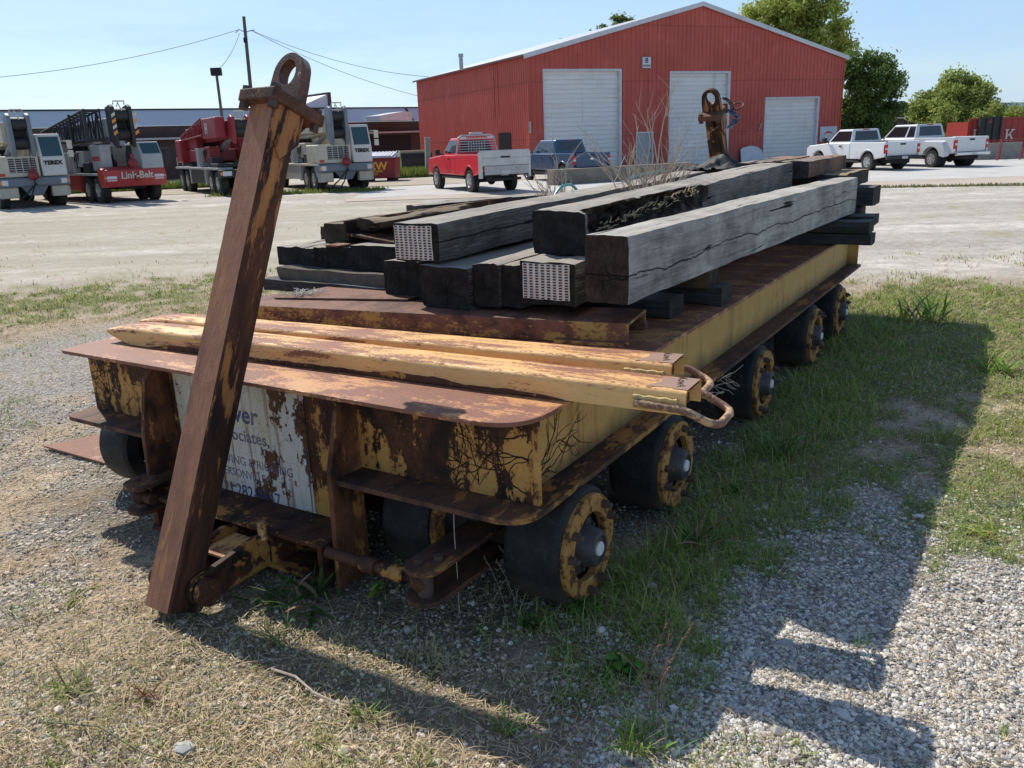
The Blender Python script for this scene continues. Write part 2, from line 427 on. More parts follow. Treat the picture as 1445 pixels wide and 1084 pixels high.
M['timber'] = wood('creosote_timber', (.088,.080,.072), (.42,.375,.32), (.012,.011,.010))
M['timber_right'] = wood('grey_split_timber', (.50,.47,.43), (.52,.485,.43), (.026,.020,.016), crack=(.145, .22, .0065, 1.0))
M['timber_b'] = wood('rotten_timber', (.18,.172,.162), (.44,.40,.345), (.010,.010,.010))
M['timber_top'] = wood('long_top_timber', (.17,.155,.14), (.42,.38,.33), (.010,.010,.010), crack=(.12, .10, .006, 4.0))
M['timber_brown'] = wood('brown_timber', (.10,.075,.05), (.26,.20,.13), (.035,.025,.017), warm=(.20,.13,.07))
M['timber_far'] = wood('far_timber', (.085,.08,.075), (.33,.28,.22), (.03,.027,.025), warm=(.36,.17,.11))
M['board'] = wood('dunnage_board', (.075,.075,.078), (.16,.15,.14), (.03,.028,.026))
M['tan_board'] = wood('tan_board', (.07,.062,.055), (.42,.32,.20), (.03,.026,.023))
M['rot'] = None
def rot_mat():
    n = NT('rotten_heartwood')
    a = n.noise(9, 6, .75); b = n.noise(1, 5, .7, n.map((6, 60, 60)))
    c = n.ramp(a, [(.3,(.006,.005,.005)),(.5,(.05,.04,.033)),(.62,(.16,.13,.10)),(.8,(.34,.29,.22))])
    return n.out(c, .95, 0, n.bump(n.math('ADD', a, b), 1, .03), .1)
M['rot'] = rot_mat()
M['splinter'] = plain('splinter_wood', (.42,.34,.22), .9, 0, .5, 30, .1)
M['slab'] = plain('lichen_slab', (.11,.095,.08), .95, 0, .8, 14, .8, (.20,.17,.12))
M['nail_plate'] = plain('nail_plate_steel', (.66,.665,.64), .55, .1, .4, 9, .1, (.48,.42,.30))
M['slot'] = plain('nail_plate_slot', (.02,.014,.012), .9, 0, .5, 30, 0, (.16,.045,.025))
M['black_plastic'] = plain('black_plastic_sheet', (.012,.013,.015), .7, 0, .4, 6, .2, (.06,.06,.07))
M['teal'] = plain('teal_hose', (.10,.42,.40), .4, 0, .2, 8, .05)
M['chain'] = plain('chain_rust', (.045,.03,.025), .75, .2, .5, 20, .2, (.10,.05,.03))
M['ring_red'] = plain('ring_red_rust', (.16,.05,.035), .6, .1, .4, 12, .2)
M['rag'] = plain('rag_blue', (.24,.33,.50), .9, 0, .6, 9, .3, (.10,.14,.22))
M['twig'] = plain('dry_twig', (.58,.48,.38), .9, 0, .5, 20, .1, (.24,.17,.12))
M['string'] = plain('white_string', (.6,.58,.52), .8, 0, .3, 20, 0)
# ------------------------------------------------------------------ ground masks (world x, y)
def masks(x, y):
    x = np.asarray(x, float); y = np.asarray(y, float)
    dx = x-O3.x; dy = y-O3.y
    u = dx*EU.x+dy*EU.y; v = dx*EV.x+dy*EV.y
    n1 = fbm(x*.9+5, y*.9+3, 4, 1); n2 = fbm(x*2.6, y*2.6, 4, 2); n3 = fbm(x*.35, y*.35, 3, 3)
    nn = .55*n1+.45*n2
    def blob(lo, hi, t): return sstep(lo, hi, nn+t)
    # strip of tall green growth along the right side of the trailer
    side = np.exp(-((v-.30)/.42)**2)*sstep(-1.3, -.1, u)*(1-sstep(7.6, 9, u))
    wide = sstep(1.0, 2.6, u)*sstep(-.3, .3, v)*(1-sstep(2.2, 4.2, v-.25*(u-2)))*(1-sstep(8.0, 10.5, u))
    under = np.maximum(sstep(-3.6, -3.0, v)*(1-sstep(-.2, .2, v))*sstep(-.9, -.2, u)*(1-sstep(7, 7.6, u)), .75*sstep(-2.0,-1.4,v)*(1-sstep(.3,.7,v))*sstep(-1.1,-.85,u)*(1-sstep(0,.3,u)))  # trailer footprint and front strip: sparse dark earth, plus painted shade
    front = np.exp(-((u+.75)/.38)**2)*sstep(-2.6, -1.8, v)*(1-sstep(.1, .8, v))
    patch = np.exp(-((u-1.75)/.55)**2-((v-1.75)/.45)**2) + np.exp(-((u-.55)/.3)**2-((v-2.1)/.3)**2)*.7
    leftband = np.exp(-((y-12.2-.25*(x+5))/1.9)**2)*(1-sstep(-4.2, -2.6, x))
    bottom = np.exp(-((u+1.75)/.45)**2)*np.exp(-((v-.1)/1.3)**2)
    farright = sstep(2.6, 4, x)*sstep(5.6, 7.2, y)*(1-sstep(9.6, 11.4, y))
    g = .54*side + .35*wide + .20*front + .42*patch + .42*leftband + .20*bottom + .34*farright - .15*under
    leftlow = .16*(1-sstep(-1.2, -.4, u))*(1-sstep(-.6, .6, v))*(1-sstep(7, 9, y))
    dryfar = .32*(1-sstep(-4, -1, x))*sstep(13, 16, y)*(1-sstep(28, 35, y))
    n4 = fbm(x*5.5+9, y*5.5, 3, 21)
    green = np.clip(sstep(.61, .77, nn*.45+n4*.55 + g*.60), 0, 1)
    bottomlawn = np.exp(-((y-2.5)/.9)**2)*sstep(-2.6, -1.6, x)*(1-sstep(.5, 1.1, x))
    green = np.maximum(green, sstep(.52, .72, nn+leftlow+.20*bottomlawn)*.36)
    green = np.maximum(green, sstep(.60, .74, nn+dryfar)*.40*(dryfar > .02))
    gravel_r = sstep(.3, .75, v)*(1-sstep(1.5, 2.6, u - .4*(v-1)))*(1-sstep(4.5, 6, y))
    lot = np.maximum(sstep(10.5, 12.5, y - .25*x)*sstep(0, 3, x), sstep(15, 19, y))
    track = np.exp(-((x+4.6-.0*y)/.9)**2)*sstep(4, 6, y)*(1-sstep(9.5, 10.8, y))
    gravel = np.clip(gravel_r + lot + track*.9 + .40*sstep(.46, .62, n2)*(1-sstep(7, 10, y)), 0, 1)
    dusty = sstep(.38, .56, n2)*(1-sstep(-2.6, -1.4, v))*(1-sstep(8.5, 10, y))
    gravel = np.clip(gravel + .75*dusty, 0, 1)
    straw = np.clip((1-gravel*.75)*(1-sstep(11, 16, y))*(.55+.45*sstep(.35, .6, n2)), 0, 1)
    straw = np.clip(straw + .35*leftband + dryfar*1.2*sstep(.5,.62,n1), 0, 1)
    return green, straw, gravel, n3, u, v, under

def gz(x, y):
    r = np.hypot(x, y)
    f = 1-sstep(12, 30, r)
    return ((fbm(x*1.3, y*1.3, 4, 11)-.5)*.07 + (fbm(x*6, y*6, 3, 12)-.5)*.022)*f - .012

# ground sheet: polar grid about the origin reaching the horizon
nr, na = 420, 640
rad = np.concatenate([[0.0], np.geomspace(.35, 4500, nr-1)])
# finer angular spacing ahead (+Y half) and coarse behind
ang = np.concatenate([np.linspace(-.2, math.pi+.2, na-120, endpoint=False), np.linspace(math.pi+.2, 2*math.pi-.2, 120, endpoint=False)])
RR, AA = np.meshgrid(rad, ang, indexing='ij')
GX = (RR*np.cos(AA)).ravel(); GY = (RR*np.sin(AA)).ravel()
GZ = gz(GX, GY)
i = np.arange(nr-1)[:, None]*na; j = np.arange(na)[None, :]; j2 = (j+1) % na
F = np.stack([i+j, i+na+j, i+na+j2, i+j2], -1).reshape(-1, 4)
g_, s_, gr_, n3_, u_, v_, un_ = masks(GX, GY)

def ground_mat():
    n = NT('gravel_and_dry_soil')
    P = n.new('ShaderNodeNewGeometry').outputs['Position']
    at = n.attr('gm'); ch = n.new('ShaderNodeSeparateColor', inp={0: at.outputs['Color']}).outputs
    at2 = n.attr('gm2'); ch2 = n.new('ShaderNodeSeparateColor', inp={0: at2.outputs['Color']}).outputs
    v1 = n.new('ShaderNodeTexVoronoi', inp={'Vector': P, 'Scale': 42.0}); v2 = n.new('ShaderNodeTexVoronoi', inp={'Vector': P, 'Scale': 95.0})
    v3 = n.new('ShaderNodeTexVoronoi', inp={'Vector': P, 'Scale': 11.0})
    cell = n.sep(v1.outputs['Color'])[0]; cell2 = n.sep(v2.outputs['Color'])[1]
    big = n.noise(.25, 5, .6, P); mid = n.noise(2.2, 5, .65, P); fin = n.noise(28, 4, .7, P)
    stone = n.ramp(cell, [(0,(.24,.22,.195)),(.45,(.44,.405,.36)),(.8,(.58,.54,.485)),(1,(.72,.68,.62))])
    stone = n.mix(n.step(v1.outputs['Distance'], .35, .75), stone, (.10,.095,.085))
    st2 = n.ramp(cell2, [(0,(.26,.245,.225)),(.6,(.40,.38,.35)),(1,(.56,.54,.51))])
    stone = n.mix(n.step(fin, .45, .62), stone, st2)
    soil = n.mix(n.step(mid, .35, .68), (.42,.315,.21), (.74,.61,.455))
    soil = n.mix(n.math('MULTIPLY', n.step(fin, .5, .72), .6), soil, (.10,.078,.055))
    col = n.mix(ch[2], soil, stone)
    col = n.mix(n.math('MULTIPLY', ch[1], .55), col, n.mix(n.step(fin, .40, .62), (.46,.36,.23), (.10,.075,.05)))
    col = n.mix(n.math('MULTIPLY', ch[0], .75), col, n.mix(n.step(fin, .4, .7), (.10,.135,.035), (.21,.20,.075)))
    # far lot: pale compacted gravel with wheel tracks and bleached bands
    trk = n.noise(1, 5, .6, n.map((.05, .55, 1), (0,0,0), (0,0,.12), P))
    lotc = n.mix(n.step(trk, .38, .62), (.46,.41,.36), (.80,.735,.65))
    pat = n.noise(1, 6, .7, n.map((.35, 1.1, 1), src=P)); spk = n.noise(7, 5, .75, P)
    lotc = n.mix(n.math('MULTIPLY', n.step(pat, .48, .60), .6), lotc, (.42,.375,.31))
    lotc = n.mix(n.math('MULTIPLY', n.step(spk, .50, .66), .55), lotc, (.30,.28,.25))
    lotc = n.mix(n.math('MULTIPLY', n.step(mid, .42, .66), .7), lotc, (.36,.33,.29))
    lotc = n.mix(n.math('MULTIPLY', n.step(n.sep(v3.outputs['Color'])[0], .3, .9), .35), lotc, (.74,.70,.64))
    lotc = n.mix(n.math('MULTIPLY', n.step(fin, .5, .7), .45), lotc, (.22,.21,.195))
    lotc = n.mix(n.math('MULTIPLY', ch[0], .8), lotc, n.mix(n.step(mid, .4, .7), (.27,.25,.115), (.48,.40,.25)))
    col = n.mix(ch2[0], col, lotc)
    col = n.mix(n.math('MULTIPLY', ch2[1], .85), col, (.012,.011,.009))  # dark earth, blackened further to paint the trailer's shade into the ground
    col = n.mix(n.math('MULTIPLY', n.step(big, .4, .65), .18), col, (.44,.38,.29))
    h = n.math('ADD', n.math('MULTIPLY', v1.outputs['Distance'], -.8), n.math('ADD', n.math('MULTIPLY', v2.outputs['Distance'], -.35), n.math('MULTIPLY', fin, .7)))
    return n.out(col, .95, 0, n.bump(h, 1, .014), .15)
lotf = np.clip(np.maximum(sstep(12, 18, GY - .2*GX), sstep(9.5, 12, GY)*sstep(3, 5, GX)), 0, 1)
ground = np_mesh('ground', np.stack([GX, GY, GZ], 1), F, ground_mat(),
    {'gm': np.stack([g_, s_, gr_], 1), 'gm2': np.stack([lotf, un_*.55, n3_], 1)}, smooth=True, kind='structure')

# concrete road strip and pale gravel pad behind it (thin sheets above the ground)
def strip_sheet(name, mat, pts, z, **kw):
    mb = MB(); n = len(pts)//2
    top = pts[:n]; bot = pts[n:][::-1]
    vs = [(p[0], p[1], z) for p in top] + [(p[0], p[1], z) for p in bot]
    mb.add(vs, [(k, k+1, n+k+1, n+k) for k in range(n-1)])
    mb.f = [tuple(reversed(f)) for f in mb.f]
    return mb.build(name, mat, **kw)
def road_mat(name, a, b):
    n = NT(name); P = n.new('ShaderNodeNewGeometry').outputs['Position']
    c = n.mix(n.step(n.noise(.6, 5, .65, P), .35, .7), a, b)
    c = n.mix(n.math('MULTIPLY', n.step(n.noise(14, 4, .7, P), .5, .7), .4), c, tuple(k*.6 for k in a))
    return n.out(c, .95, 0, n.bump(n.noise(30, 4, .7, P), .5, .02), .1)
strip_sheet('road', road_mat('worn_concrete_road', (.46,.39,.325), (.58,.50,.42)),
    [(-6,33.5),(6,33.2),(14,31.5),(30,31.5),(70,36), (70,30.5),(30,27.0),(14.5,28.2),(6,30.5),(-6,31.6)], .004, kind='structure')
strip_sheet('parking_pad', road_mat('pale_gravel_pad', (.50,.485,.46), (.62,.60,.575)),
    [(-6,41),(6,44),(14,46),(30,47),(70,55), (70,36),(30,31.5),(14,31.5),(6,33.2),(-6,33.5)], .008, kind='structure')
strip_sheet('dirt_lane', road_mat('sandy_lane', (.42,.36,.28), (.50,.44,.36)),
    [(-30,47),(-20,48.2),(-8,49.5),(0,50), (0,42),(-8,42.5),(-20,42),(-30,41)], .006, kind='structure')

# ------------------------------------------------------------------ scatter
rs = np.random.default_rng(5)
def sample(n, rmin, rmax, p, a0=R(46), a1=R(134)):
    """polar samples ahead of the origin, area density ~ r^-p"""
    k = 2-p
    t = rs.random(n)
    r = (rmin**k + t*(rmax**k-rmin**k))**(1/k)
    a = a0 + rs.random(n)*(a1-a0)
    return r*np.cos(a), r*np.sin(a)
def attr_mat(name, rough=.8, transl=0, spec=.2, bump=0):
    n = NT(name)
    c = n.attr('col').outputs['Color']
    n.out(c, rough, 0, n.bump(n.noise(120, 3, .6), bump, .003) if bump else None, spec)
    if transl:
        tr = n.new('ShaderNodeBsdfTranslucent'); n.l.new(c, tr.inputs[0])
        mx = n.new('ShaderNodeMixShader', inp={0: transl}); n.l.new(n.b.outputs[0], mx.inputs[1]); n.l.new(tr.outputs[0], mx.inputs[2])
        n.l.new(mx.outputs[0], n.n['Material Output'].inputs[0])
    return n.mat
M['stone'] = attr_mat('crushed_stone', .9, 0, .2, .3)
M['blade'] = attr_mat('grass_blade', .6, .35, .25)
M['straw'] = attr_mat('dead_straw', .85, .15, .15)

# stones
ico_v = []; ph = (1+5**.5)/2
for a, b in ((-1,ph),(1,ph),(-1,-ph),(1,-ph)): ico_v += [(a,b,0),(0,a,b),(b,0,a)]
ico_v = np.array(ico_v)/np.linalg.norm(ico_v[0])
_bm = bmesh.new(); bmesh.ops.create_icosphere(_bm, subdivisions=1, radius=1)
ico_v = np.array([v.co[:] for v in _bm.verts]); ico_f = np.array([[v.index for v in f.verts] for f in _bm.faces]); _bm.free()
def stones(n_c, rmin, rmax, p, smin, smax, name, fn, label=None):
    x, y = sample(n_c, rmin, rmax, p)
    g, s, gr, n3, u, v, un = masks(x, y)
    keep = rs.random(n_c) < fn(g, s, gr, u, v, un)
    x = x[keep]; y = y[keep]; n = len(x)
    K = len(ico_v)
    sz = smin*(smax/smin)**(rs.random(n)**2.3)
    ax = rs.random((n, 3))*.55+.55; ax[:, 2] *= .72
    vv = ico_v[None]*(1+ (rs.random((n, K))-.5)[..., None]*.5)
    vv = vv*ax[:, None, :]*sz[:, None, None]
    t = rs.random(n)*6.283; c, s2 = np.cos(t)[:, None], np.sin(t)[:, None]
    X = vv[..., 0]*c - vv[..., 1]*s2; Y = vv[..., 0]*s2 + vv[..., 1]*c
    tl = (rs.random(n)-.5)[:, None]*1.0
    Z = vv[..., 2] + X*tl*.5
    V = np.stack([X + x[:, None], Y + y[:, None], Z + (gz(x, y)+sz*.12)[:, None]], -1).reshape(-1, 3)
    Fc = (ico_f[None] + (np.arange(n)*K)[:, None, None]).reshape(-1, 3)
    tone = .32 + .46*rs.random(n)**1.0
    tone *= np.where(rs.random(n) < .16, .4, 1)
    warm = .07+(rs.random(n)-.35)*.11
    warm = warm + .07*(x < 0)
    C = np.stack([tone*(1+warm), tone, tone*(1-warm*1.3)], 1)
    return np_mesh(name, V, Fc, M['stone'], {'col': np.repeat(C, K, 0)}, kind='stuff')
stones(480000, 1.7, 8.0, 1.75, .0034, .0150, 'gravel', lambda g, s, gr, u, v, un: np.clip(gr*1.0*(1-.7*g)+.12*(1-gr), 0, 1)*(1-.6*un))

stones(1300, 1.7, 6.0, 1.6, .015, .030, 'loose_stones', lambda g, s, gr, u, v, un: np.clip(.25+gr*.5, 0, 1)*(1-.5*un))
def blades(name, n_c, rmin, rmax, p, fn, hmin, hmax, wid, lean, colf, mat, flat=False, seed=0, hsc=None):
    x, y = sample(n_c, rmin, rmax, p)
    g, s, gr, n3, u, v, un = masks(x, y)
    pr = fn(g, s, gr, u, v, un, x, y)
    keep = rs.random(n_c) < pr
    x, y, u, v, g = x[keep], y[keep], u[keep], v[keep], g[keep]; n = len(x)
    hh = hmin*(hmax/hmin)**rs.random(n)
    if hsc is not None: hh = hh*hsc(u, v, g, x, y)
    t = rs.random(n)*6.283
    r = np.hypot(x, y); wd = wid*(.6+.8*rs.random(n))*np.maximum(1, r/5)
    dirx, diry = np.cos(t), np.sin(t); px, py = -diry, dirx
    ln = lean*(.3+1.0*rs.random(n))
    z0 = gz(x, y)
    rows = []
    for k, (tt, ww) in enumerate(((0, 1), (.4, .85), (.75, .55), (1.0, .06))):
        if flat:
            off = hh*tt; zz = z0 + .004 + hh*.18*np.sin(tt*3.0)*rs.random(n) + .012*rs.random(n)
            bend = hh*.35*(tt**2)*(rs.random(n)-.5)
        else:
            off = hh*ln*tt**1.8; zz = z0 + hh*(tt - .35*np.minimum(ln, 1.2)*tt**2.2); bend = 0
        cx = x + dirx*off + px*bend; cy = y + diry*off + py*bend
        rows.append(np.stack([cx - px*wd*ww, cy - py*wd*ww, zz], -1)); rows.append(np.stack([cx + px*wd*ww, cy + py*wd*ww, zz], -1))
    V = np.stack(rows, 1).reshape(-1, 3)
    base = (np.arange(n)*8)[:, None, None]
    q = np.array([[0,1,3,2],[2,3,5,4],[4,5,7,6]])[None]
    Fc = (base+q).reshape(-1, 4)
    C = colf(n, u, v, x, y, g)
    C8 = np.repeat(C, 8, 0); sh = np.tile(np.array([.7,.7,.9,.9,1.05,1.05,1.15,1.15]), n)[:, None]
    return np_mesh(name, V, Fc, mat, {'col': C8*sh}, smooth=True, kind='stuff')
def lerp3(a, b, t): return np.array(a)[None]*(1-t)[:, None]+np.array(b)[None]*t[:, None]
def green_col(n, u, v, x, y, g):
    t = rs.random(n); c = lerp3((.12,.255,.03), (.46,.57,.105), t)
    dry = (rs.random(n) < (.24+.40*(1-sstep(-.3,.4,v))*(u<-.3)+.25*sstep(8,12,y)))
    c[dry] = lerp3((.42,.36,.17), (.62,.53,.29), rs.random(dry.sum()))
    return c
def straw_col(n, u, v, x, y, g):
    t = rs.random(n); c = lerp3((.50,.36,.21), (.90,.72,.47), t)
    dk = rs.random(n) < .30; c[dk] *= .33
    return c
tall = lambda u, v, g, x, y: .45 + .7*sstep(.5,.75,fbm(x*3.1,y*3.1,3,77)) + .75*np.exp(-((v-.25)/.4)**2)*sstep(-.8, .2, u) + .35*g
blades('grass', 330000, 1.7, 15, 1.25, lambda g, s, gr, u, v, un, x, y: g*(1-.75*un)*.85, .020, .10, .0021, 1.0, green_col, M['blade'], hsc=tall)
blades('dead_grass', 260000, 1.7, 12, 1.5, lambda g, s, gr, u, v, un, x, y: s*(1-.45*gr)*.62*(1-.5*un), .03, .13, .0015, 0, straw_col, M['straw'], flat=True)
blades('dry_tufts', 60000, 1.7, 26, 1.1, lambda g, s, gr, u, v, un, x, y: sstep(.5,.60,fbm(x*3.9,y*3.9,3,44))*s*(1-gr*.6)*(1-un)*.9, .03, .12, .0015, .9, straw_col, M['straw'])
# ------------------------------------------------------------------ the heavy-load trailer   local frame: x = u, y = -v, z
trailer = empty('heavy_load_trailer', O3, TROT, label='rusty yellow flatbed heavy-load trailer on solid wheels carrying the dark timbers', cat='trailer')
UL = 6.95; VL = -3.08
def rounded(pts, radii, n=7):
    """round corners of a polygon"""
    out = []
    N = len(pts)
    for i in range(N):
        p = Vector(pts[i]); r = radii[i]
        if not r: out.append(tuple(p)); continue
        a = (Vector(pts[i-1])-p).normalized(); b = (Vector(pts[(i+1) % N])-p).normalized()
        A = p+a*r; B = p+b*r
        for k in range(n+1):
            t = k/n
            q = A*(1-t)**2 + p*2*t*(1-t) + B*t*t
            out.append(tuple(q))
    return out
def vp(pts): return [(a, -b) for a, b in pts]     # (u,v) -> (x,y)
# deck plate
mb = MB()
mb.prism(rounded(vp([(-.20, VL), (UL, VL), (UL, .015), (-.20, .015)]), [.06, .05, .05, .24]), 'z', .921, .941)
mb.build('deck_plate', M['deck'], trailer, bevel=.003)
# front plate with the lowered centre part (y,z profile extruded along x)
mb = MB()
prof = [(-a, b) for a, b in [(-3.04,.556),(-2.30,.556),(-2.30,.12),(-.985,.12),(-.985,.556),(.0,.556),(.0,.9205),(-3.04,.9205)]]
mb.prism(prof, 'x', -.06, -.032)
mb.build('front_plate', M['front_plate'], trailer, bevel=.003)
mb = MB()
mb.prism([(-a, b) for a, b in [(-3.04,.556),(.0,.556),(.0,.9205),(-3.04,.9205)]], 'x', UL-.06, UL-.035)
mb.build('rear_plate', M['side_paint'], trailer)
# side webs
for v in (-.115, -2.965):
    mb = MB(); mb.box(-.031, UL-.061, -v-.011, -v+.011, .5565, .9205)
    mb.build('side_web', M['side_paint'], trailer)
# dark vine / rust tracks on the front end of the visible web are part of its paint: a thin patch plate
mb = MB(); mb.box(-.0305, .80, .1005, .1035, .558, .919)
mb.build('corner_patch', M['side_vein'], trailer)
# bottom flanges
zf0, zf1 = .530, .555
mb = MB()
right = rounded(vp([(-.235, -.962), (-.235, .035), (UL, .035), (UL, -.24), (.02, -.24), (.02, -.962)]), [0, .17, .03, 0, 0, 0])
mb.prism(right, 'z', zf0, zf1)
mb.build('bottom_flange', M['flange'], trailer, bevel=.003)
mb = MB()
left = rounded(vp([(-.235, -2.335), (.02, -2.335), (.02, -2.84), (UL, -2.84), (UL, -3.09), (-.235, -3.09)]), [0, 0, 0, 0, 0, .08])
mb.prism(left, 'z', zf0, zf1)
mb.build('bottom_flange', M['flange'], trailer, bevel=.003)
# centre underframe and cross members
mb = MB()
mb.box(.05, 6.85, 1.15, 2.05, .36, .52); mb.box(.1, 6.8, .26, 2.82, .50, .526)
for u in (.65, 2.1, 3.8, 5.1, 6.3): mb.box(u-.08, u+.08, .3, 2.8, .38, .498)
mb.build('underframe', M['axle'], trailer)
# stiffeners either side of the sign
for v in (-2.315, -.97):
    mb = MB()
    mb.prism([(-.061,.919),(-.12,.915),(-.185,.865),(-.262,.60),(-.275,.02),(-.061,.02)] if v > -1 else [(-.061,.919),(-.13,.915),(-.205,.86),(-.262,.55),(-.275,.03),(-.061,.03)], 'y', -v-.014, -v+.014)
    mb.build('stiffener_plate', M['stiff'], trailer, bevel=.004)
# dark tracks left by dried vines on the paint
def vine_stains(seeds, origin, ax, n, seed, bounds, parent, nrm, dirs=(0,)):
    r_ = random.Random(seed); m_ = MB()
    (a0, a1), (b0, b1) = bounds
    def P(a, b): return Vector(origin)+Vector(ax)*a+Vector((0,0,b))
    def walk(a, b, th, L, w, lev):
        k = int(L/.018); pts = []
        for i in range(k):
            pts.append((a, b, w*(1-.6*i/k)))
            th += r_.uniform(-.35,.35); a += .018*math.cos(th); b += .018*math.sin(th)
            if not (a0 < a < a1 and b0 < b < b1): break
            if lev < 2 and r_.random() < .13: walk(a, b, th+r_.choice((-1,1))*r_.uniform(.5,1.2), L*.5, w*.7, lev+1)
        if len(pts) < 3: return
        vs = []
        for i, (x, y, ww) in enumerate(pts):
            x2, y2, _ = pts[min(i+1,len(pts)-1)]; x1, y1, _ = pts[max(i-1,0)]
            t = Vector((x2-x1, y2-y1)).normalized(); ww *= r_.uniform(.6,1.3); nn = Vector((-t.y, t.x))*ww
            vs += [P(x-nn.x, y-nn.y)+Vector(nrm), P(x+nn.x, y+nn.y)+Vector(nrm)]
        m_.add(vs, [(2*i,2*i+2,2*i+3,2*i+1) for i in range(len(pts)-1)])
    for (a, b, th, L) in seeds: walk(a, b, th, L, .0045, 0)
    for k in range(n): walk(r_.uniform(a0,a1), r_.uniform(b0,b1), r_.choice(dirs)+r_.uniform(-.3,.3), r_.uniform(.12,.4), r_.uniform(.002,.005), 0)
    return m_.build('vine_stain', M['stain'], parent)
vine_stains([(.02,.60,.5,.6),(.02,.66,.45,.5),(.05,.56,.6,.5),(.30,.60,.75,.3)], (0,.1004,0), (1,0,0), 1, 3, ((-.02,.78),(.565,.915)), trailer, (0,-.0009,0), (.5,.6,1.4))
vine_stains([(.05,.60,.1,.5),(.04,.75,.0,.5)], (-.0607,.0,0), (0,1,0), 24, 5, ((.02,.62),(.565,.90)), trailer, (-.0006,0,0), (0,0,.3,1.57,2.9))
vine_stains([], (-.0607,.0,0), (0,1,0), 20, 11, ((2.36,3.02),(.565,.90)), trailer, (-.0006,0,0), (0,.3,1.57,2.9))
# painted sign on the front plate
sign = MB(); sign.box(-.0645, -.0605, 1.292, 2.262, .155, .868)
sign = sign.build('painted_sign', M['sign_white'], trailer)
mb = MB()
ex, ey = (0,-1,0), (0,0,1)
X0 = -.0648
def st(txt, size, yv, z, **kw): add_text(mb, txt, size, (X0, -yv, z), ex, ey, extrude=.0006, **kw)
st('Hoover', .135, -2.06, .66, bold=.003, shear=.12)
st('& Associates,', .092, -2.06, .555, bold=.0015)
st('MOVING & RIGGING', .070, -2.02, .415, squash=.93)
st('JEFFERSONVILLE', .064, -2.04, .345, squash=.90)
st('(812) 282-0657', .102, -2.08, .232, squash=.86, bold=.001)
for (a, b, z0, z1) in ((1.312, 2.242, .172, .180), (1.306, 1.312, .172, .60)):
    mb.box(X0-.0008, X0, a, b, z0, z1)
mb.build('sign_lettering', M['navy'], sign)

# bracket beam between the stiffeners and hinge arms
mb = MB()
mb.box(-.31, -.061, 1.01, 2.29, .225, .248); mb.box(-.31, -.061, 1.01, 2.29, .045, .068)
for v in (-1.045, -1.36, -1.93, -2.255): mb.box(-.30, -.062, -v-.014, -v+.014, .0685, .2245)
mb.box(-.075, -.0615, 1.02, 2.28, .069, .2243)
mb.build('bracket_beam', M['bracket'], trailer, bevel=.003)
def hinge_arm(v0, v1):
    pts = []
    cu, cz, r = -.69, .115, .068
    for k in range(13):
        t = R(90+180*k/12); pts.append((cu+r*math.cos(t), cz+r*math.sin(t)))
    pts += [(-.30, .055), (-.285, .215), (-.36, .23)]
    m_ = MB(); m_.prism([(a, b) for a, b in pts], 'y', -v1, -v0)
    return m_
for v0, v1 in ((-1.418, -1.385), (-1.645, -1.612)):
    o = hinge_arm(v0, v1).build('hinge_arm', M['bracket'], trailer, bevel=.004)
mb = MB(); mb.box(-.52, -.315, 1.42, 1.61, .172, .184)
mb.build('hinge_plate', M['ramp'], trailer)
mb = MB(); mb.cyl((-.318,1.395,.20),(-.318,1.395,.285), .021, n=14); mb.cyl((-.318,1.395,.285),(-.318,1.395,.292), .024, .018, n=14)
mb.build('lock_pin', M['ramp'], trailer)
mb = MB()
mb.cyl((-.69,1.34,.115),(-.69,1.69,.115), .042, n=20); mb.lathe([(.0,0),(.03,0),(.034,.012),(.062,.012),(.064,-.02)], (-.69,1.353,.115), (0,-1,0), 22)
mb.lathe([(.0,0),(.03,0),(.034,.012),(.062,.012),(.064,-.02)], (-.69,1.68,.115), (0,1,0), 22)
mb.build('hinge_pin', M['bracket'], trailer)

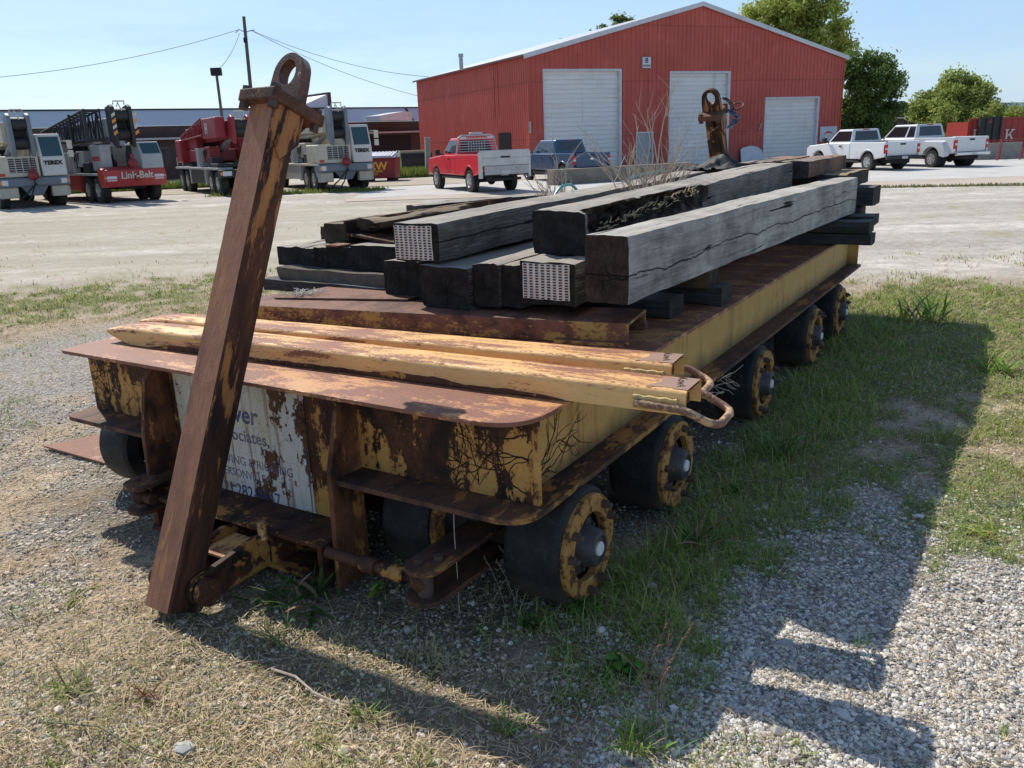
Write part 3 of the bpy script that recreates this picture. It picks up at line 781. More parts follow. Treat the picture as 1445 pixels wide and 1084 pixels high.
# lifting posts (front one leans back over the deck, rear one mirrored)
def lifting_post(u, v, lean, mats, extra=False, yaw=0):
    root = None
    hw, hd = .0875, .0775
    sgn = 1 if lean > 0 else -1
    mb = MB()
    # box tube: material 0 outer/front faces, 1 right-hand and back faces
    x0, x1 = (-hd, hd)
    L = 2.335
    nz = 40
    # subdivided faces, slightly wavy edges
    ring = [(-hd,-hw),(hd,-hw),(hd,hw),(-hd,hw)]
    ch = .010
    prof = []
    for (px, py) in ring:
        sx = 1 if px > 0 else -1; sy = 1 if py > 0 else -1
        a = (px - sx*ch, py); b = (px, py - sy*ch)
        prof += ([b, a] if (sx*sy) > 0 else [a, b])
    n = len(prof)
    vs = []; fs = []; fm = []
    for k in range(nz+1):
        z = L*k/nz
        for i, (px, py) in enumerate(prof):
            d = .0022*mnoise.noise(Vector((i*1.7, z*9, u)))
            vs.append((px*(1+d*8), py*(1+d*8), z))
    for k in range(nz):
        for i in range(n):
            fs.append((k*n+i, k*n+(i+1) % n, (k+1)*n+(i+1) % n, (k+1)*n+i))
    mb.v = vs; mb.f = fs; mb.sm = [False]*len(fs)
    def fmat(f):
        c = sum((Vector(vs[i]) for i in f), Vector())/4
        return 0 if (c.x*-sgn > hd*.97 or c.x > 9) else 1
    mb.fm = [fmat(f) for f in fs]
    mb.add(vs[:n]+vs[-n:], [tuple(range(n-1,-1,-1)), tuple(range(n, 2*n))], 1)
    post = mb.build('lifting_post', mats, trailer, loc=(u, -v, .035), rot=(0, R(lean), R(yaw)))
    # cap plate with gusset bolts below
    mb = MB()
    mb.prism([(-.125*sgn,-.118),(.205*sgn,-.118),(.205*sgn,.118),(-.125*sgn,.118)], 'z', 2.336, 2.395)
    mb.build('cap_plate', M['cap'], post, bevel=.008)
    for px, py in ((-.10*sgn,.095),(-.10*sgn,-.095),(.17*sgn,.095),(.17*sgn,-.095)):
        mb = MB()
        mb.cyl((px,py,2.305),(px,py,2.3355), .024, n=6, smooth=False)
        mb.cyl((px,py,2.3355),(px,py,2.411), .012, n=6, smooth=False); mb.cyl((px,py,2.3955),(px,py,2.411), .024, n=6, smooth=False)
        mb.build('bolt', M['bolt'], post)
    # gussets under the cap
    mb = MB()
    g0 = hd+.001
    mb.prism([(g0*sgn,2.18),(g0*sgn,2.335),(.19*sgn,2.335)], 'y', -.02, .02)
    mb.prism([(-.09,2.20),(.0,2.10),(.09,2.20),(.09,2.335),(-.09,2.335)][:], 'y', -hw-.0125, -hw-.0015)
    mb.build('gusset', M['post_dark'], post)
    # lifting eye: thick ring plate standing on the cap, face towards the ends of the trailer
    mb = MB()
    ro, ri, th = .096, .053, .030
    cz = 2.395+.135
    N = 40
    out = []; inn = []
    for k in range(N):
        t = 2*math.pi*k/N
        out.append((ro*math.cos(t), cz+ro*math.sin(t)*1.12)); inn.append((ri*math.cos(t), cz+.008+ri*math.sin(t)*1.22))
    # feet: flare the lower half out to the plate
    out2 = []
    for (y, z), k in zip(out, range(N)):
        if z < cz:
            y = math.copysign(ro*1.0+max(0, (cz-z))*.10, y) if abs(y) > .02 else y; z2 = max(2.396, z)
            if z < cz-.06: z2 = 2.396
            out2.append((y, z2))
        else: out2.append((y, z))
    vs = []
    for x in (-th, th):
        s_ = .93 if True else 1
        vs += [(x, y, z) for y, z in out2] + [(x, y, z) for y, z in inn]
    fs = []
    for k in range(N):
        k2 = (k+1) % N
        fs.append((k, N+k, N+k2, k2))                       # face x=-th
        fs.append((2*N+k, 2*N+k2, 3*N+k2, 3*N+k))           # face x=+th
        fs.append((k, k2, 2*N+k2, 2*N+k))                   # outer rim
        fs.append((N+k, 3*N+k, 3*N+k2, N+k2))               # hole
    mb.add(vs, fs, 0, True)
    mb.build('lifting_eye', M['ring'] if not extra else M['post_dark'], post, loc=(.055*sgn, 0, 0), bevel=.006, sharp=50)
    return post
lifting_post(-.778, -1.514, 24.0, [M['post'], M['post_dark']], yaw=0)
rear_post = lifting_post(7.50, -1.545, -22.9, [M['rear_post'], M['rear_post']], extra=True)
rear_post['label'] = 'rear lifting post with dark rust and yellow patches'
mb = MB()
for v0, v1 in ((-1.475, -1.443), (-1.655, -1.625)): mb.prism([(7.5,.05),(7.5,.18),(UL-.034,.34),(UL-.034,.12)], 'y', -v1, -v0)
mb.box(UL-.034, UL-.012, 1.0, 2.2, .10, .54)
mb.build('rear_bracket', M['bracket'], trailer)

# wheels
def wheel_meshes():
    R0, w = .268, .275
    t = MB()
    t.lathe([(.17,.0),(.252,.004),(R0-.003,.018),(R0,.035),(R0,w-.035),(R0-.003,w-.018),(.252,w-.004),(.17,w)], (0,0,0), (0,-1,0), 48, closed=True)
    d = MB()
    d.lathe([(.236,.02),(.236,-.012),(.231,-.018),(.160,-.018),(.155,-.012),(.155,.02)], (0,0,0), (0,1,0), 48)
    h = MB()
    h.lathe([(.02,-.06),(.145,-.06),(.146,-.04),(.120,-.036),(.118,-.022),(.100,-.018),(.092,-.004),(.084,.045),(.076,.060),(.060,.064),(.058,.054),(.0,.052)], (0,0,0), (0,-1,0), 32)
    for k in range(8):
        a = k*math.pi/4+.2
        h.cyl((.108*math.cos(a),.024,.108*math.sin(a)),(.108*math.cos(a),.008,.108*math.sin(a)), .011, n=6, smooth=False)
    b = []
    for k in range(6):
        a = (k//2)*2*math.pi/3 + (k % 2)*.52 + .75
        c = (.198*math.cos(a), .198*math.sin(a))
        b.append(MB()); b[-1].cyl((c[0],-.018,c[1]),(c[0],-.044,c[1]), .021, n=6, smooth=False); b[-1].cyl((c[0],-.043,c[1]),(c[0],-.062,c[1]), .011, n=8)
    c = MB(); c.lathe([(.0,.070),(.028,.069),(.033,.063),(.033,.050)], (0,0,0), (0,-1,0), 20)
    return t, d, h, b, c
t, d, h, b, c = wheel_meshes()
w0 = d.build('wheel', M['disc'], trailer, loc=(.22, -.075, .270))
t.M = None
tyre = t.build('tyre', M['solid_tyre'], w0); tyre.location = (0, .283, 0)
hub = h.build('hub', M['hub'], w0); bls = [q.build('bolt', M['bolt'], w0) for q in b]; hc = c.build('hub_cap', M['hubcap'], w0)
for (u, v, flip) in ([(x, .06, 0) for x in (1.29, 3.0, 4.6, 5.7)] + [(x, -.62, 0) for x in (.22, 1.29, 3.0, 4.6, 5.7)] + [(x, -3.13, 1) for x in (.22, 1.29, 3.0, 4.6, 5.7)] + [(x, -2.42, 1) for x in (.22, 1.29)]):
    wcopy = copy_tree(w0, trailer)
    if v < 0:
        for q in [q for q in wcopy.children if q.name.startswith('bolt')]: bpy.data.objects.remove(q)
    wcopy.location = (u, -v-(.015 if not flip else -.015), .270)
    wcopy.rotation_euler = (0, rng.random()*6.28, math.pi if flip else 0)
w0.rotation_euler = (0, .35, 0)
# axle beams and steering links
for u in (.22, 1.29, 3.0, 4.6, 5.7):
    mb = MB(); mb.box(u-.05, u+.05, .30, 2.78, .20, .33); mb.box(u-.12, u+.12, .42, .56, .16, .53); mb.box(u-.12, u+.12, 2.52, 2.66, .16, .53)
    mb.build('axle_beam', M['axle'], trailer)
def clevis(v, s):
    m_ = MB()
    for z0 in (.305, .165):
        pts = []
        for k in range(13):
            t = R(90+180*k/12); pts.append((-.33+.085*math.cos(t), -v+.085*math.sin(t)))
        pts += [(.30, -v-.085+s*.10), (.30, -v+.085+s*.10)]
        m_.prism(pts, 'z', z0, z0+.022)
    o_ = m_.build('steering_clevis', M['flange'], trailer, bevel=.003)
    for du in (-.335, -.275):
        m_ = MB(); m_.cyl((du,-v+(.03 if du<-.3 else -.03),.328),(du,-v+(.03 if du<-.3 else -.03),.345), .022, n=6, smooth=False); m_.build('bolt', M['bolt'], o_)
    m_ = MB(); m_.cyl((-.335,-v,.187),(-.335,-v,.305), .034, n=18); m_.build('clevis_pin', M['bolt'], o_)
clevis(-.40, -.2); clevis(-2.30, .2)
mb = MB()
mb.tube([(-.335, .42, .246), (-.335, .95, .246)], .026, 14); mb.tube([(-.335, .50, .246), (-.335, .62, .246)], .036, 14); mb.tube([(-.335,.66,.246),(-.335,.74,.246)], .037, 14)
mb.sphere((-.335,.42,.246), .05, 8)
mb.build('tie_rod', M['bracket'], trailer)
mb = MB()
mb.tube([(-.335, 2.20, .246), (-.335, 2.33, .246)], .03, 14); mb.sphere((-.335,2.30,.246), .05, 8)
mb.build('tie_rod', M['bracket'], trailer)
# little wire hanging off the flange at the right front wheel
mb = MB(); mb.tube([(-.16,.36,.53),(-.165,.362,.4),(-.17,.355,.2),(-.165,.36,.02)], .0018, 5)
mb.build('hanging_wire', M['twig'], trailer)
# ------------------------------------------------------------------ load on the trailer
def uvz(p): return W(p[0], p[1], p[2])
def timber(near, far, w, h, mat, label, name='timber', group=None, rough=.011, wane=.0022, lump=0, rot=None, nx=None, ny=7, nz_=6, cat='timber', seed=0, roll=0):
    """near/far: bottom-centre points (u,v,z) of the two ends"""
    A = uvz(near); B = uvz(far); L = (B-A).length
    d = (B-A)/L; yaw = math.atan2(d.y, d.x); pit = math.asin(d.z)
    nx = nx or max(12, int(L*22))
    prof = []
    c = wane
    ys = [-w/2+w*i/ny for i in range(ny+1)]; zs = [h*i/nz_ for i in range(nz_+1)]
    for y in ys: prof.append((y, 0))
    for z in zs[1:]: prof.append((w/2, z))
    for y in reversed(ys[:-1]): prof.append((y, h))
    for z in reversed(zs[1:-1]): prof.append((-w/2, z))
    n = len(prof)
    vs = []; fs = []; fm = []
    sv = Vector((seed*3.7, seed*1.3, seed*7.1))
    for k in range(nx+1):
        x = L*k/nx
        for (y, z) in prof:
            cy = abs(abs(y)-w/2) < 1e-6; czz = z < 1e-6 or z > h-1e-6
            oy = 0; oz = 0
            q = Vector((x*1.1, y*9, z*9))+sv
            nn = mnoise.noise(q)*rough + mnoise.noise(q*3.7)*rough*.5 + mnoise.noise(Vector((x*9, y*60, z*60))+sv)*rough*.35
            if lump: nn += mnoise.noise(Vector((x*3, y*4, z*4))+sv)*lump
            if cy and czz:
                wn = wane*(1+1.5*max(0, mnoise.noise(Vector((x*2.3, y*20, z*20))+sv))*2)
                oy = -math.copysign(wn, y); oz = (wn if z < h/2 else -wn)
            if cy: oy += math.copysign(nn, y)
            if czz: oz += (-nn if z < h/2 else nn)
            rt = 0
            if rot:
                x0, x1, dep = rot
                wgt = sstepf(0.02, .18, x)*(1-sstepf(x1*.55, x1, x)) if x0 == 0 else 0
                # hollow eaten into the right side and top right
                side_f = 1 if y < -w/2+1e-6 else (max(0, (w*.18-(y+w/2))/(w*.18)) if z > h-1e-6 else 0)
                hh = sstepf(h*.25, h*.62, z + .05*mnoise.noise(Vector((x*5,3,1))))
                am = wgt*hh*side_f
                am *= (.65+.6*mnoise.noise(Vector((x*7, y*9, z*13)))+.35*mnoise.noise(Vector((x*22, y*25, z*30))))
                rt = max(0, am)
                oy += rt*dep; oz -= rt*dep*.32*(1 if z > h*.5 else 0)
            vs.append((x, y+oy, z+oz))
            fm.append(rt)
    F_ = []; FM = []
    for k in range(nx):
        for i in range(n):
            f = (k*n+i, k*n+(i+1) % n, (k+1)*n+(i+1) % n, (k+1)*n+i)
            F_.append(f); FM.append(1 if sum(fm[j] for j in f)/4 > .06 else 0)
    # ends: slightly hollow grid-free fans
    b = len(vs)
    for x, off, o_ in ((0, 0, -1), (L, nx*n, 1)):
        vs.append((x, 0, h*.5)); ci = len(vs)-1
        for i in range(n):
            a_, b_ = off+i, off+(i+1) % n
            F_.append((ci, b_, a_) if o_ < 0 else (ci, a_, b_)); FM.append(0)
    mb = MB(); mb.v = vs; mb.f = F_; mb.fm = FM; mb.sm = [True]*len(F_)
    mats = [mat] + ([M['rot']] if rot else [])
    o = mb.build(name, mats, None, loc=A, rot=(roll, -pit, yaw), sharp=38)
    tag(o, label, cat, group)
    o['_L'] = L; del o['_L']
    return o
def sstepf(a, b, x):
    t = min(1, max(0, (x-a)/(b-a))); return t*t*(3-2*t)

G1 = 'lower row of dark timbers on the trailer'
tA = timber((1.053,-.222,1.18), (6.15,-.055,1.178), .24, .345, M['timber_right'], 'long grey timber with a crack down its side, on the right edge of the stack', rough=.007, wane=.003, seed=1)
tB = timber((1.406,-.685,1.362), (5.50,-.575,1.455), .335, .243, M['timber_b'], 'black timber with a rotted splintered hollow near its front end', rough=.008, wane=.003, rot=(0, 2.1, .17), seed=2, nx=150, ny=9, nz_=9)
tC = timber((1.160,-1.508,1.322), (6.95,-1.555,1.395), .325, .228, M['timber_top'], 'long upper timber with a perforated steel plate on its end', rough=.007, wane=.003, seed=3)
tL1 = timber((1.32,-1.768,1.062), (6.6,-1.75,1.062), .295, .232, M['timber'], 'black timber in the lower row under the left of the perforated upper timber', group=G1, seed=4, wane=.004)
tL2 = timber((1.122,-1.296,1.062), (6.5,-1.30,1.062), .335, .243, M['timber'], 'thick black timber with star-shaped cracks in its end, in the lower row', group=G1, seed=5, wane=.003)
tL3 = timber((1.161,-1.030,1.085), (6.6,-1.03,1.085), .170, .25, M['timber'], 'narrow black timber right of the one with star-cracked end', group=G1, seed=6)
tL4 = timber((1.19,-.872,1.085), (6.6,-.87,1.085), .135, .243, M['timber'], 'thin black timber squeezed left of the lower perforated plate', group=G1, seed=7)
tL5 = timber((1.168,-.633,1.122), (6.4,-.62,1.122), .335, .235, M['timber'], 'black timber with a perforated steel plate on its end, in the lower row', group=G1, seed=8)
# star cracks on the end of L2 and A: shallow dark wedges part of the end grain
def end_cracks(t, w, h, pts, wd=.004):
    mb = MB()
    for (y0, z0), (y1, z1) in pts:
        a = Vector((y0, z0)); b = Vector((y1, z1)); d = (b-a); nrm = Vector((-d.y, d.x)).normalized()
        N = 5; pv = []
        for k in range(N+1):
            s_ = k/N; p = a+d*s_ + nrm*(.006*math.sin(k*2.4+y0*30)); ww = wd*(1-s_)+.0006
            pv += [(-.0022, p.x-nrm.x*ww, p.y-nrm.y*ww), (-.0022, p.x+nrm.x*ww, p.y+nrm.y*ww)]
        mb.add(pv, [(2*k, 2*k+2, 2*k+3, 2*k+1) for k in range(N)])
    mb.build('end_cracks', M['slot'], t)
M['crackblack'] = plain('crack_black', (.003,.003,.003), 1, 0, 0, 5, 0)
def _ec(*a, **k):
    old = M['slot']; M['slot'] = M['crackblack']; end_cracks(*a, **k); M['slot'] = old
_ec(tL2, .335, .243, [((-.01,.10),(.13,.085)), ((-.01,.10),(-.15,.075)), ((-.01,.10),(-.02,.23)), ((-.01,.10),(.06,.20)), ((-.01,.10),(.10,.16)), ((-.01,.10),(-.012,.0)), ((-.01,.10),(-.11,.145)), ((-.01,.1),(-.07,.19))], .0045)
_ec(tA, .24, .345, [((-.12,.135),(.06,.115)), ((.02,.12),(.03,.02)), ((-.02,.13),(.02,.22))], .005)
_ec(tL3, .17, .25, [((0,.1),(.07,.11)), ((0,.1),(-.07,.12)), ((0,.1),(.02,.2))], .003)
# nail plates
def nail_plate(t, w, h, y0, y1, z0, z1, wavy, seed):
    r_ = random.Random(seed)
    mb = MB()
    nc, nr_ = 8, 13
    # plate as a slightly buckled grid
    gx, gz_ = 9, 9; vs = []
    for a in range(gz_+1):
        for b in range(gx+1):
            vs.append((-.0045-.002*math.sin(b*1.9+a*.7), y1-(y1-y0)*b/gx + .0006*math.sin(a*2.2), z0+(z1-z0)*a/gz_+.002*math.sin(b*1.7)))
    W_ = gx+1
    mb.add(vs, [(a*W_+b, a*W_+b+1, (a+1)*W_+b+1, (a+1)*W_+b) for a in range(gz_) for b in range(gx)], 0)
    b0 = len(vs)
    rim = [(b, b+1) for b in range(gx)]
    for c in range(nc):
        yc = y1-(y1-y0)*(c+.5)/nc
        for k in range(nr_):
            zc = z0+(z1-z0)*(k+.5)/nr_
            off = wavy*math.sin(k*.75+c*.4)
            sw = (y1-y0)/nc*.46; sh = (z1-z0)/nr_*.27
            stg = 0
            yy = yc+off+stg
            x = -.0078-.0006
            mb.quad((x, yy+sw/1.7, zc-sh), (x, yy-sw/1.7, zc-sh), (x, yy-sw/1.7, zc+sh), (x, yy+sw/1.7, zc+sh), 2 if r_.random() < .10 else 1)
    mb.build('nail_plate', [M['nail_plate'], M['slot'], M['slot_rust']], t)
M['slot_rust'] = plain('nail_plate_rust', (.13,.04,.02), .9, 0, .5, 30, 0, (.05,.02,.012))
nail_plate(tC, .325, .228, -.118, .158, .012, .212, .0015, 1)
nail_plate(tL5, .335, .235, -.140, .152, .030, .225, .0, 2)
# splinters in the rot pocket of B
mb = MB(); r_ = random.Random(3)
for k in range(90):
    x = .22+1.5*r_.random()**1.1; y = -.165+.06*r_.random(); z = .085+.055*x+.05*r_.random()
    l = .03+.09*r_.random()**2; a = r_.uniform(-.3,.3); e = r_.uniform(-.1,.5)
    p = [Vector((x,y,z))]
    for s_ in range(3): p.append(p[-1]+Vector((l/3*math.cos(a), l/3*math.sin(a), l/3*math.sin(e)))); a += r_.uniform(-.4,.4); e += r_.uniform(-.4,.2)
    mb.tube(p, .0028+.003*r_.random(), 4, r_end=.001)
mb.build('splinters', M['splinter'], tB)

# beams behind and on top at the far end
GF = 'short beams at the far end of the stack'
timber((5.58,-.43,1.545), (7.2,-.40,1.55), .30, .158, M['timber_far'], 'grey beam with orange stain on top at the far right end of the stack', group=GF, seed=10)
timber((5.56,-.80,1.545), (7.1,-.78,1.55), .33, .155, M['timber_far'], 'grey beam beside the orange-stained one at the far end of the stack', group=GF, seed=11)
timber((6.82,-1.9,1.40), (6.82,-.05,1.40), 1.28, .145, M['tan_board'], 'wide tan-topped dunnage slab under the far beams', name='dunnage_board', cat='dunnage', seed=12)
timber((6.82,-2.6,1.205), (6.82,.15,1.205), .46, .19, M['board'], 'dark cross timber with notched end sticking out at the far end', name='dunnage_timber', cat='dunnage', seed=13)
timber((6.2,-1.6,1.06), (6.2,.255,1.06), .36, .10, M['board'], 'short dark board poking out behind the two stacked boards', name='dunnage_board', cat='dunnage', seed=14)
GD = 'crib boards under the far end of the timbers'
timber((5.58,-1.2,.945), (5.58,.335,.945), .26, .103, M['board'], 'lower of the two stacked grey boards under the grey cracked timber', name='dunnage_board', cat='dunnage', group=GD, seed=15)
timber((5.58,-1.2,1.052), (5.58,.315,1.052), .27, .11, M['board'], 'upper of the two stacked grey boards under the grey cracked timber', name='dunnage_board', cat='dunnage', group=GD, seed=16)
timber((6.75,-.28,.944), (6.75,.04,.944), .30, .255, M['board'], 'dark block propping up the notched cross timber', name='dunnage_block', cat='dunnage', seed=17)
# crib pieces at the near right under A
GC = 'small crib blocks under the grey cracked timber'
timber((2.35,-.66,1.065), (2.35,-.10,1.065), .20, .112, M['timber_brown'], 'brownish block wedged right under the grey cracked timber', name='wood_block', cat='block', group=GC, seed=18)
timber((1.95,-.70,.944), (1.95,-.185,.944), .22, .118, M['board'], 'grey block standing just behind the end of the steel channel', name='wood_block', cat='block', group=GC, seed=19)
timber((2.42,-.60,.944), (2.42,-.03,.944), .20, .115, M['board'], 'dark block nearest the yellow side of the deck', name='wood_block', cat='block', group=GC, seed=20)

# left tier
GL = 'lower timbers on the left of the stack'
for v0, v1, h, s_, lb in ((-3.141,-2.795,.140,21,'leftmost black timber of the low left tier'), (-2.785,-2.69,.138,22,'thin black timber second from left in the low left tier'), (-2.685,-2.43,.15,23,'black timber third from left in the low left tier'), (-2.42,-2.02,.175,24,'black timber on the right of the low left tier')):
    timber((1.572+.02*(s_ % 3),(v0+v1)/2,1.168), (6.0+.1*(s_ % 2),(v0+v1)/2+.02,1.168), abs(v1-v0), h, M['timber'], lb, group=GL, seed=s_)
timber((1.62,-3.04,1.092), (1.60,-1.95,1.098), .30, .072, M['slab'], 'rough lichen-covered slab under the low left timbers', name='wood_slab', cat='slab', lump=.02, rough=.012, seed=25, ny=6, nz_=4, nx=60)
timber((1.66,-3.15,1.012), (1.66,-1.95,1.016), .50, .078, M['board'], 'grey board under the lichen-covered slab at the left', name='dunnage_board', cat='dunnage', seed=26)
timber((1.72,-3.0,.943), (1.72,-1.95,.943), .30, .068, M['board'], 'dark board lying on the deck at the bottom of the left pile', name='dunnage_board', cat='dunnage', seed=27)
timber((4.9,-3.1,.943), (4.9,-1.2,.943), .30, .119, M['board'], 'dark cross timber on the deck under the middle of the load', name='dunnage_timber', cat='dunnage', seed=28)
timber((4.9,-3.1,1.063), (4.9,-1.95,1.063), .28, .104, M['board'], 'dark board stacked on the cross timber under the load', name='dunnage_board', cat='dunnage', seed=29)
# pieces on the left tier
timber((1.76,-2.735,1.318), (4.6,-2.70,1.33), .262, .145, M['timber_brown'], 'brown weathered timber with rounded edges on the left of the stack', rough=.014, wane=.03, seed=30)
timber((3.12,-3.10,1.345), (4.25,-2.46,1.36), .20, .135, M['timber'], 'short black timber lying at an angle behind the brown one', seed=31)
mb = MB()   # steel angle
mb.prism([(-.47/2,0.0),(.23,.055),(.23,.155),(.215,.155),(.215,.07),(-.22,.018),(-.22,.135),(-.235,.135)], 'x', 0, 2.6)
o = mb.build('steel_channel', M['post_dark'], None, loc=W(1.70,-2.35,1.335), rot=(0,0,TROT), label='dark rusty steel channel lying left of the upper perforated timber', cat='steel beam')
mb = MB(); mb.prism([(0,-.02),(.0,.11),(.16,.12),(.16,-.06)], 'z', 0, .012)
mb.build('orange_flange', M['ramp_lip'], o, loc=(-.12,.2,-.015))
timber((1.78,-2.42,1.43), (2.9,-2.38,1.44), .22, .06, M['timber_brown'], 'broken pale wood chunk on top of the steel channel', name='wood_chunk', cat='wood', lump=.03, rough=.02, seed=32, wane=.01)

# steel channel bolster across the deck, and thin plate on it
mb = MB()
Lc = 2.55
prof = [(-.195,0),(-.195,.118),(.195,.118),(.195,0),(.178,0),(.178,.101),(-.178,.101),(-.178,0)]
# profile in (y? ,z): extrude along local x = length
for k in range(1): mb.prism(prof, 'x', 0, Lc)
ch0 = W(1.345, -.178, .943); ch1 = W(.93, -2.70, .943)
yawc = math.atan2(ch1.y-ch0.y, ch1.x-ch0.x)
chan = mb.build('steel_channel', M['channel'], None, loc=ch0, rot=(0,0,yawc), bevel=.006, label='wide rusty steel channel lying across the deck under the timber ends', cat='steel beam')
mb = MB(); mb.box(-.001, .36, -.225, -.196, .001, .045); mb.build('channel_foot', M['channel'], chan)
mb = MB(); mb.box(.02,.40,.197,.235,.001,.02); mb.build('channel_foot', M['channel'], chan)
mb = MB(); vs = [W(.96,-2.55,1.064), W(1.22,-1.66,1.066), W(1.62,-1.66,1.066), W(1.5,-2.5,1.064)]
mb.add([v for v in vs]+[v+Vector((0,0,.010)) for v in vs], [(0,1,2,3),(7,6,5,4),(0,4,5,1),(1,5,6,2),(2,6,7,3),(3,7,4,0)])
mb.build('steel_plate', M['channel'], None, label='thin rusty steel plate lying on the wide channel', cat='plate')
mb = MB(); r_ = random.Random(8)
c0 = W(1.10,-2.42,1.078)
for k in range(26):
    a = r_.random()*6.28; p = c0+Vector((r_.uniform(-.05,.05), r_.uniform(-.04,.04), .004))
    pts = [p]
    for s_ in range(4): a += r_.uniform(-1,1); pts.append(pts[-1]+Vector((.028*math.cos(a), .028*math.sin(a), r_.uniform(-.006,.014))))
    mb.tube(pts, .0022, 4)
mb.tube([c0, c0+Vector((.08,-.02,.01)), c0+Vector((.16,.0,.02))], .004, 4)
mb.build('frayed_string', M['string'], None, label='tangle of frayed white string on the rusty plate', cat='string')

# loading ramps
def ramp(p_near_left, p_near_right, z0, label):
    """front bottom edge given at left and right end (u,v)"""
    A = W(p_near_left[0], p_near_left[1], z0); B = W(p_near_right[0], p_near_right[1], z0+.004)
    L = (B-A).length; d = (B-A)/L; yaw = math.atan2(d.y, d.x)
    w, h, r, t = .205, .098, .026, .010
    # cross-section polyline (y to the left = away from the camera side), open channel
    outer = [(0,0)] + [(r-r*math.cos(a), h-r+r*math.sin(a)) for a in [R(15*k) for k in range(7)]] + [(w-r+r*math.sin(a), h-r+r*math.cos(a)) for a in [R(15*k) for k in range(7)]] + [(w,0)]
    inner = [(w-t,0),(w-t,h-r),(w-r,h-t),(r,h-t),(t,h-r),(t,0)]
    prof = outer+inner
    xs = [0,.05,.12,.20]+[.2+(L-.2)*k/60 for k in range(1, 61)]
    vs = []; n = len(prof)
    for x in xs:
        tp = max(0, 1-x/.20)
        for y, z in prof:
            zz = z + (tp**1.4)*(.052*(1-z/h)) - tp*.022*(z/h)
            yy = y + (w/2-y)*.10*tp
            dn = .0018*mnoise.noise(Vector((x*4, y*20, z*20)))
            vs.append((x, yy+dn, zz+dn))
    fs = []
    for k in range(len(xs)-1):
        for i in range(n):
            fs.append((k*n+i, k*n+(i+1) % n, (k+1)*n+(i+1) % n, (k+1)*n+i))
    # lower lip of the side wall is bare rust: material by height
    mb = MB(); mb.v = vs; mb.f = fs; mb.sm = [True]*len(fs)
    fm = []
    for f in fs:
        c = sum((Vector(vs[i]) for i in f), Vector())/4
        rusty = c.z < .010+.020*max(0, mnoise.noise(Vector((c.x*6, 2, 5)))+.35*mnoise.noise(Vector((c.x*17,1,1)))) and .5 < c.x < L-.65
        fm.append(0)
    mb.fm = fm
    mb.add(vs[:n], [tuple(range(n))]); mb.add([vs[i] for i in range(12, n)], [])
    o = mb.build('loading_ramp', [M['ramp'], M['ramp_lip']], None, loc=A, rot=(0, -math.asin(d.z), yaw), label=label, cat='ramp', group='pair of yellow ramps', sharp=40)
    # inside of the open end
    mb = MB()
    mb.box(L-.06, L-.045, .012, w-.012, .0, h-.012)
    mb.build('end_plate', M['ramp_lip'], o)
    # torn rust edge along the lower side wall
    mb = MB(); pts = []
    N = 150; seq = []
    for k in range(N+1):
        x = .38+(L-.9)*k/N
        tpr = min(1, k/14, (N-k)/14); hgt = .002+tpr*(.010+.030*max(0, fbm(np.array(x*2.2+7*p_near_left[0]), np.array(3.3), 3, 5)-.38)*2.6+.012*fbm(np.array(x*14.0), np.array(1.1), 3, 8))
        seq.append((x, float(hgt)))
    vs2 = []
    for x, hgt in seq: vs2 += [(x, -.0022, .001), (x, -.0022, hgt)]
    mb.add(vs2, [(2*k, 2*k+2, 2*k+3, 2*k+1) for k in range(N)])
    mb.build('rusted_edge', M['ramp_lip'], o)
    # round handle bar welded on both side walls
    mb = MB()
    def hp(y): return y
    path = [(L-.20,-.013,.035),(L-.03,-.014,.030),(L+.02,-.018,.020),(L+.090,-.010,-.012),(L+.118,.008,-.022),(L+.130,.04,-.026),(L+.130,w-.04,-.026),(L+.118,w-.008,-.022),(L+.090,w+.010,-.012),(L+.02,w+.018,.020),(L-.03,w+.014,.030),(L-.20,w+.013,.035)]
    mb.tube(path, .0165, 12)
    mb.build('handle', M['ramp_handle'], o)
    for y, s_ in ((0,-1),(w,1)):
        mb = MB()
        for z in (.055, .0375, .020):
            mb.tube([(L-.21+.012*k, y+s_*(.006+.002*math.sin(k*2.1)), z+.002*math.sin(k*1.3)) for k in range(16)], .0115, 8)
        mb.build('weld_bead', M['weld'], o)
    mb = MB()
    add_text(mb, 'KowA', .052, (L-.085, .175, h+.0012), (.25,-1,0), (1,.25,0), extrude=.0003)
    mb.build('hand_marking', M['crackblack'], o)
    mb = MB()
    mb.box(L-.062, L+.001, .02, w-.02, h+.0002, h+.0009)
    mb.prism([(L-.17,.018),(L-.10,.03),(L-.001,.018),(L-.001,w-.018),(L-.09,w-.03),(L-.15,w-.05),(L-.13,.10)], 'z', h-.0005, h+.0007)
    mb.build('bare_end', M['ramp_bare'], o)
    return o
M['ramp_handle'] = rust_paint('ramp_handle_paint', (.62,.42,.22), .65, 9, rust=((.20,.10,.07),(.30,.16,.11),(.10,.05,.03)), dark=.2, rough=.5)
M['ramp_bare'] = plain('ramp_bare_primer', (.33,.20,.15), .6, 0, .5, 14, .1, (.42,.24,.13))
ramp((.045,-2.985), (.195,.52), .943, 'nearer long yellow ramp with peeling paint on the front of the deck')
ramp((.285,-3.02), (.545,.325), .943, 'farther long yellow ramp beside the rusty channel on the deck')

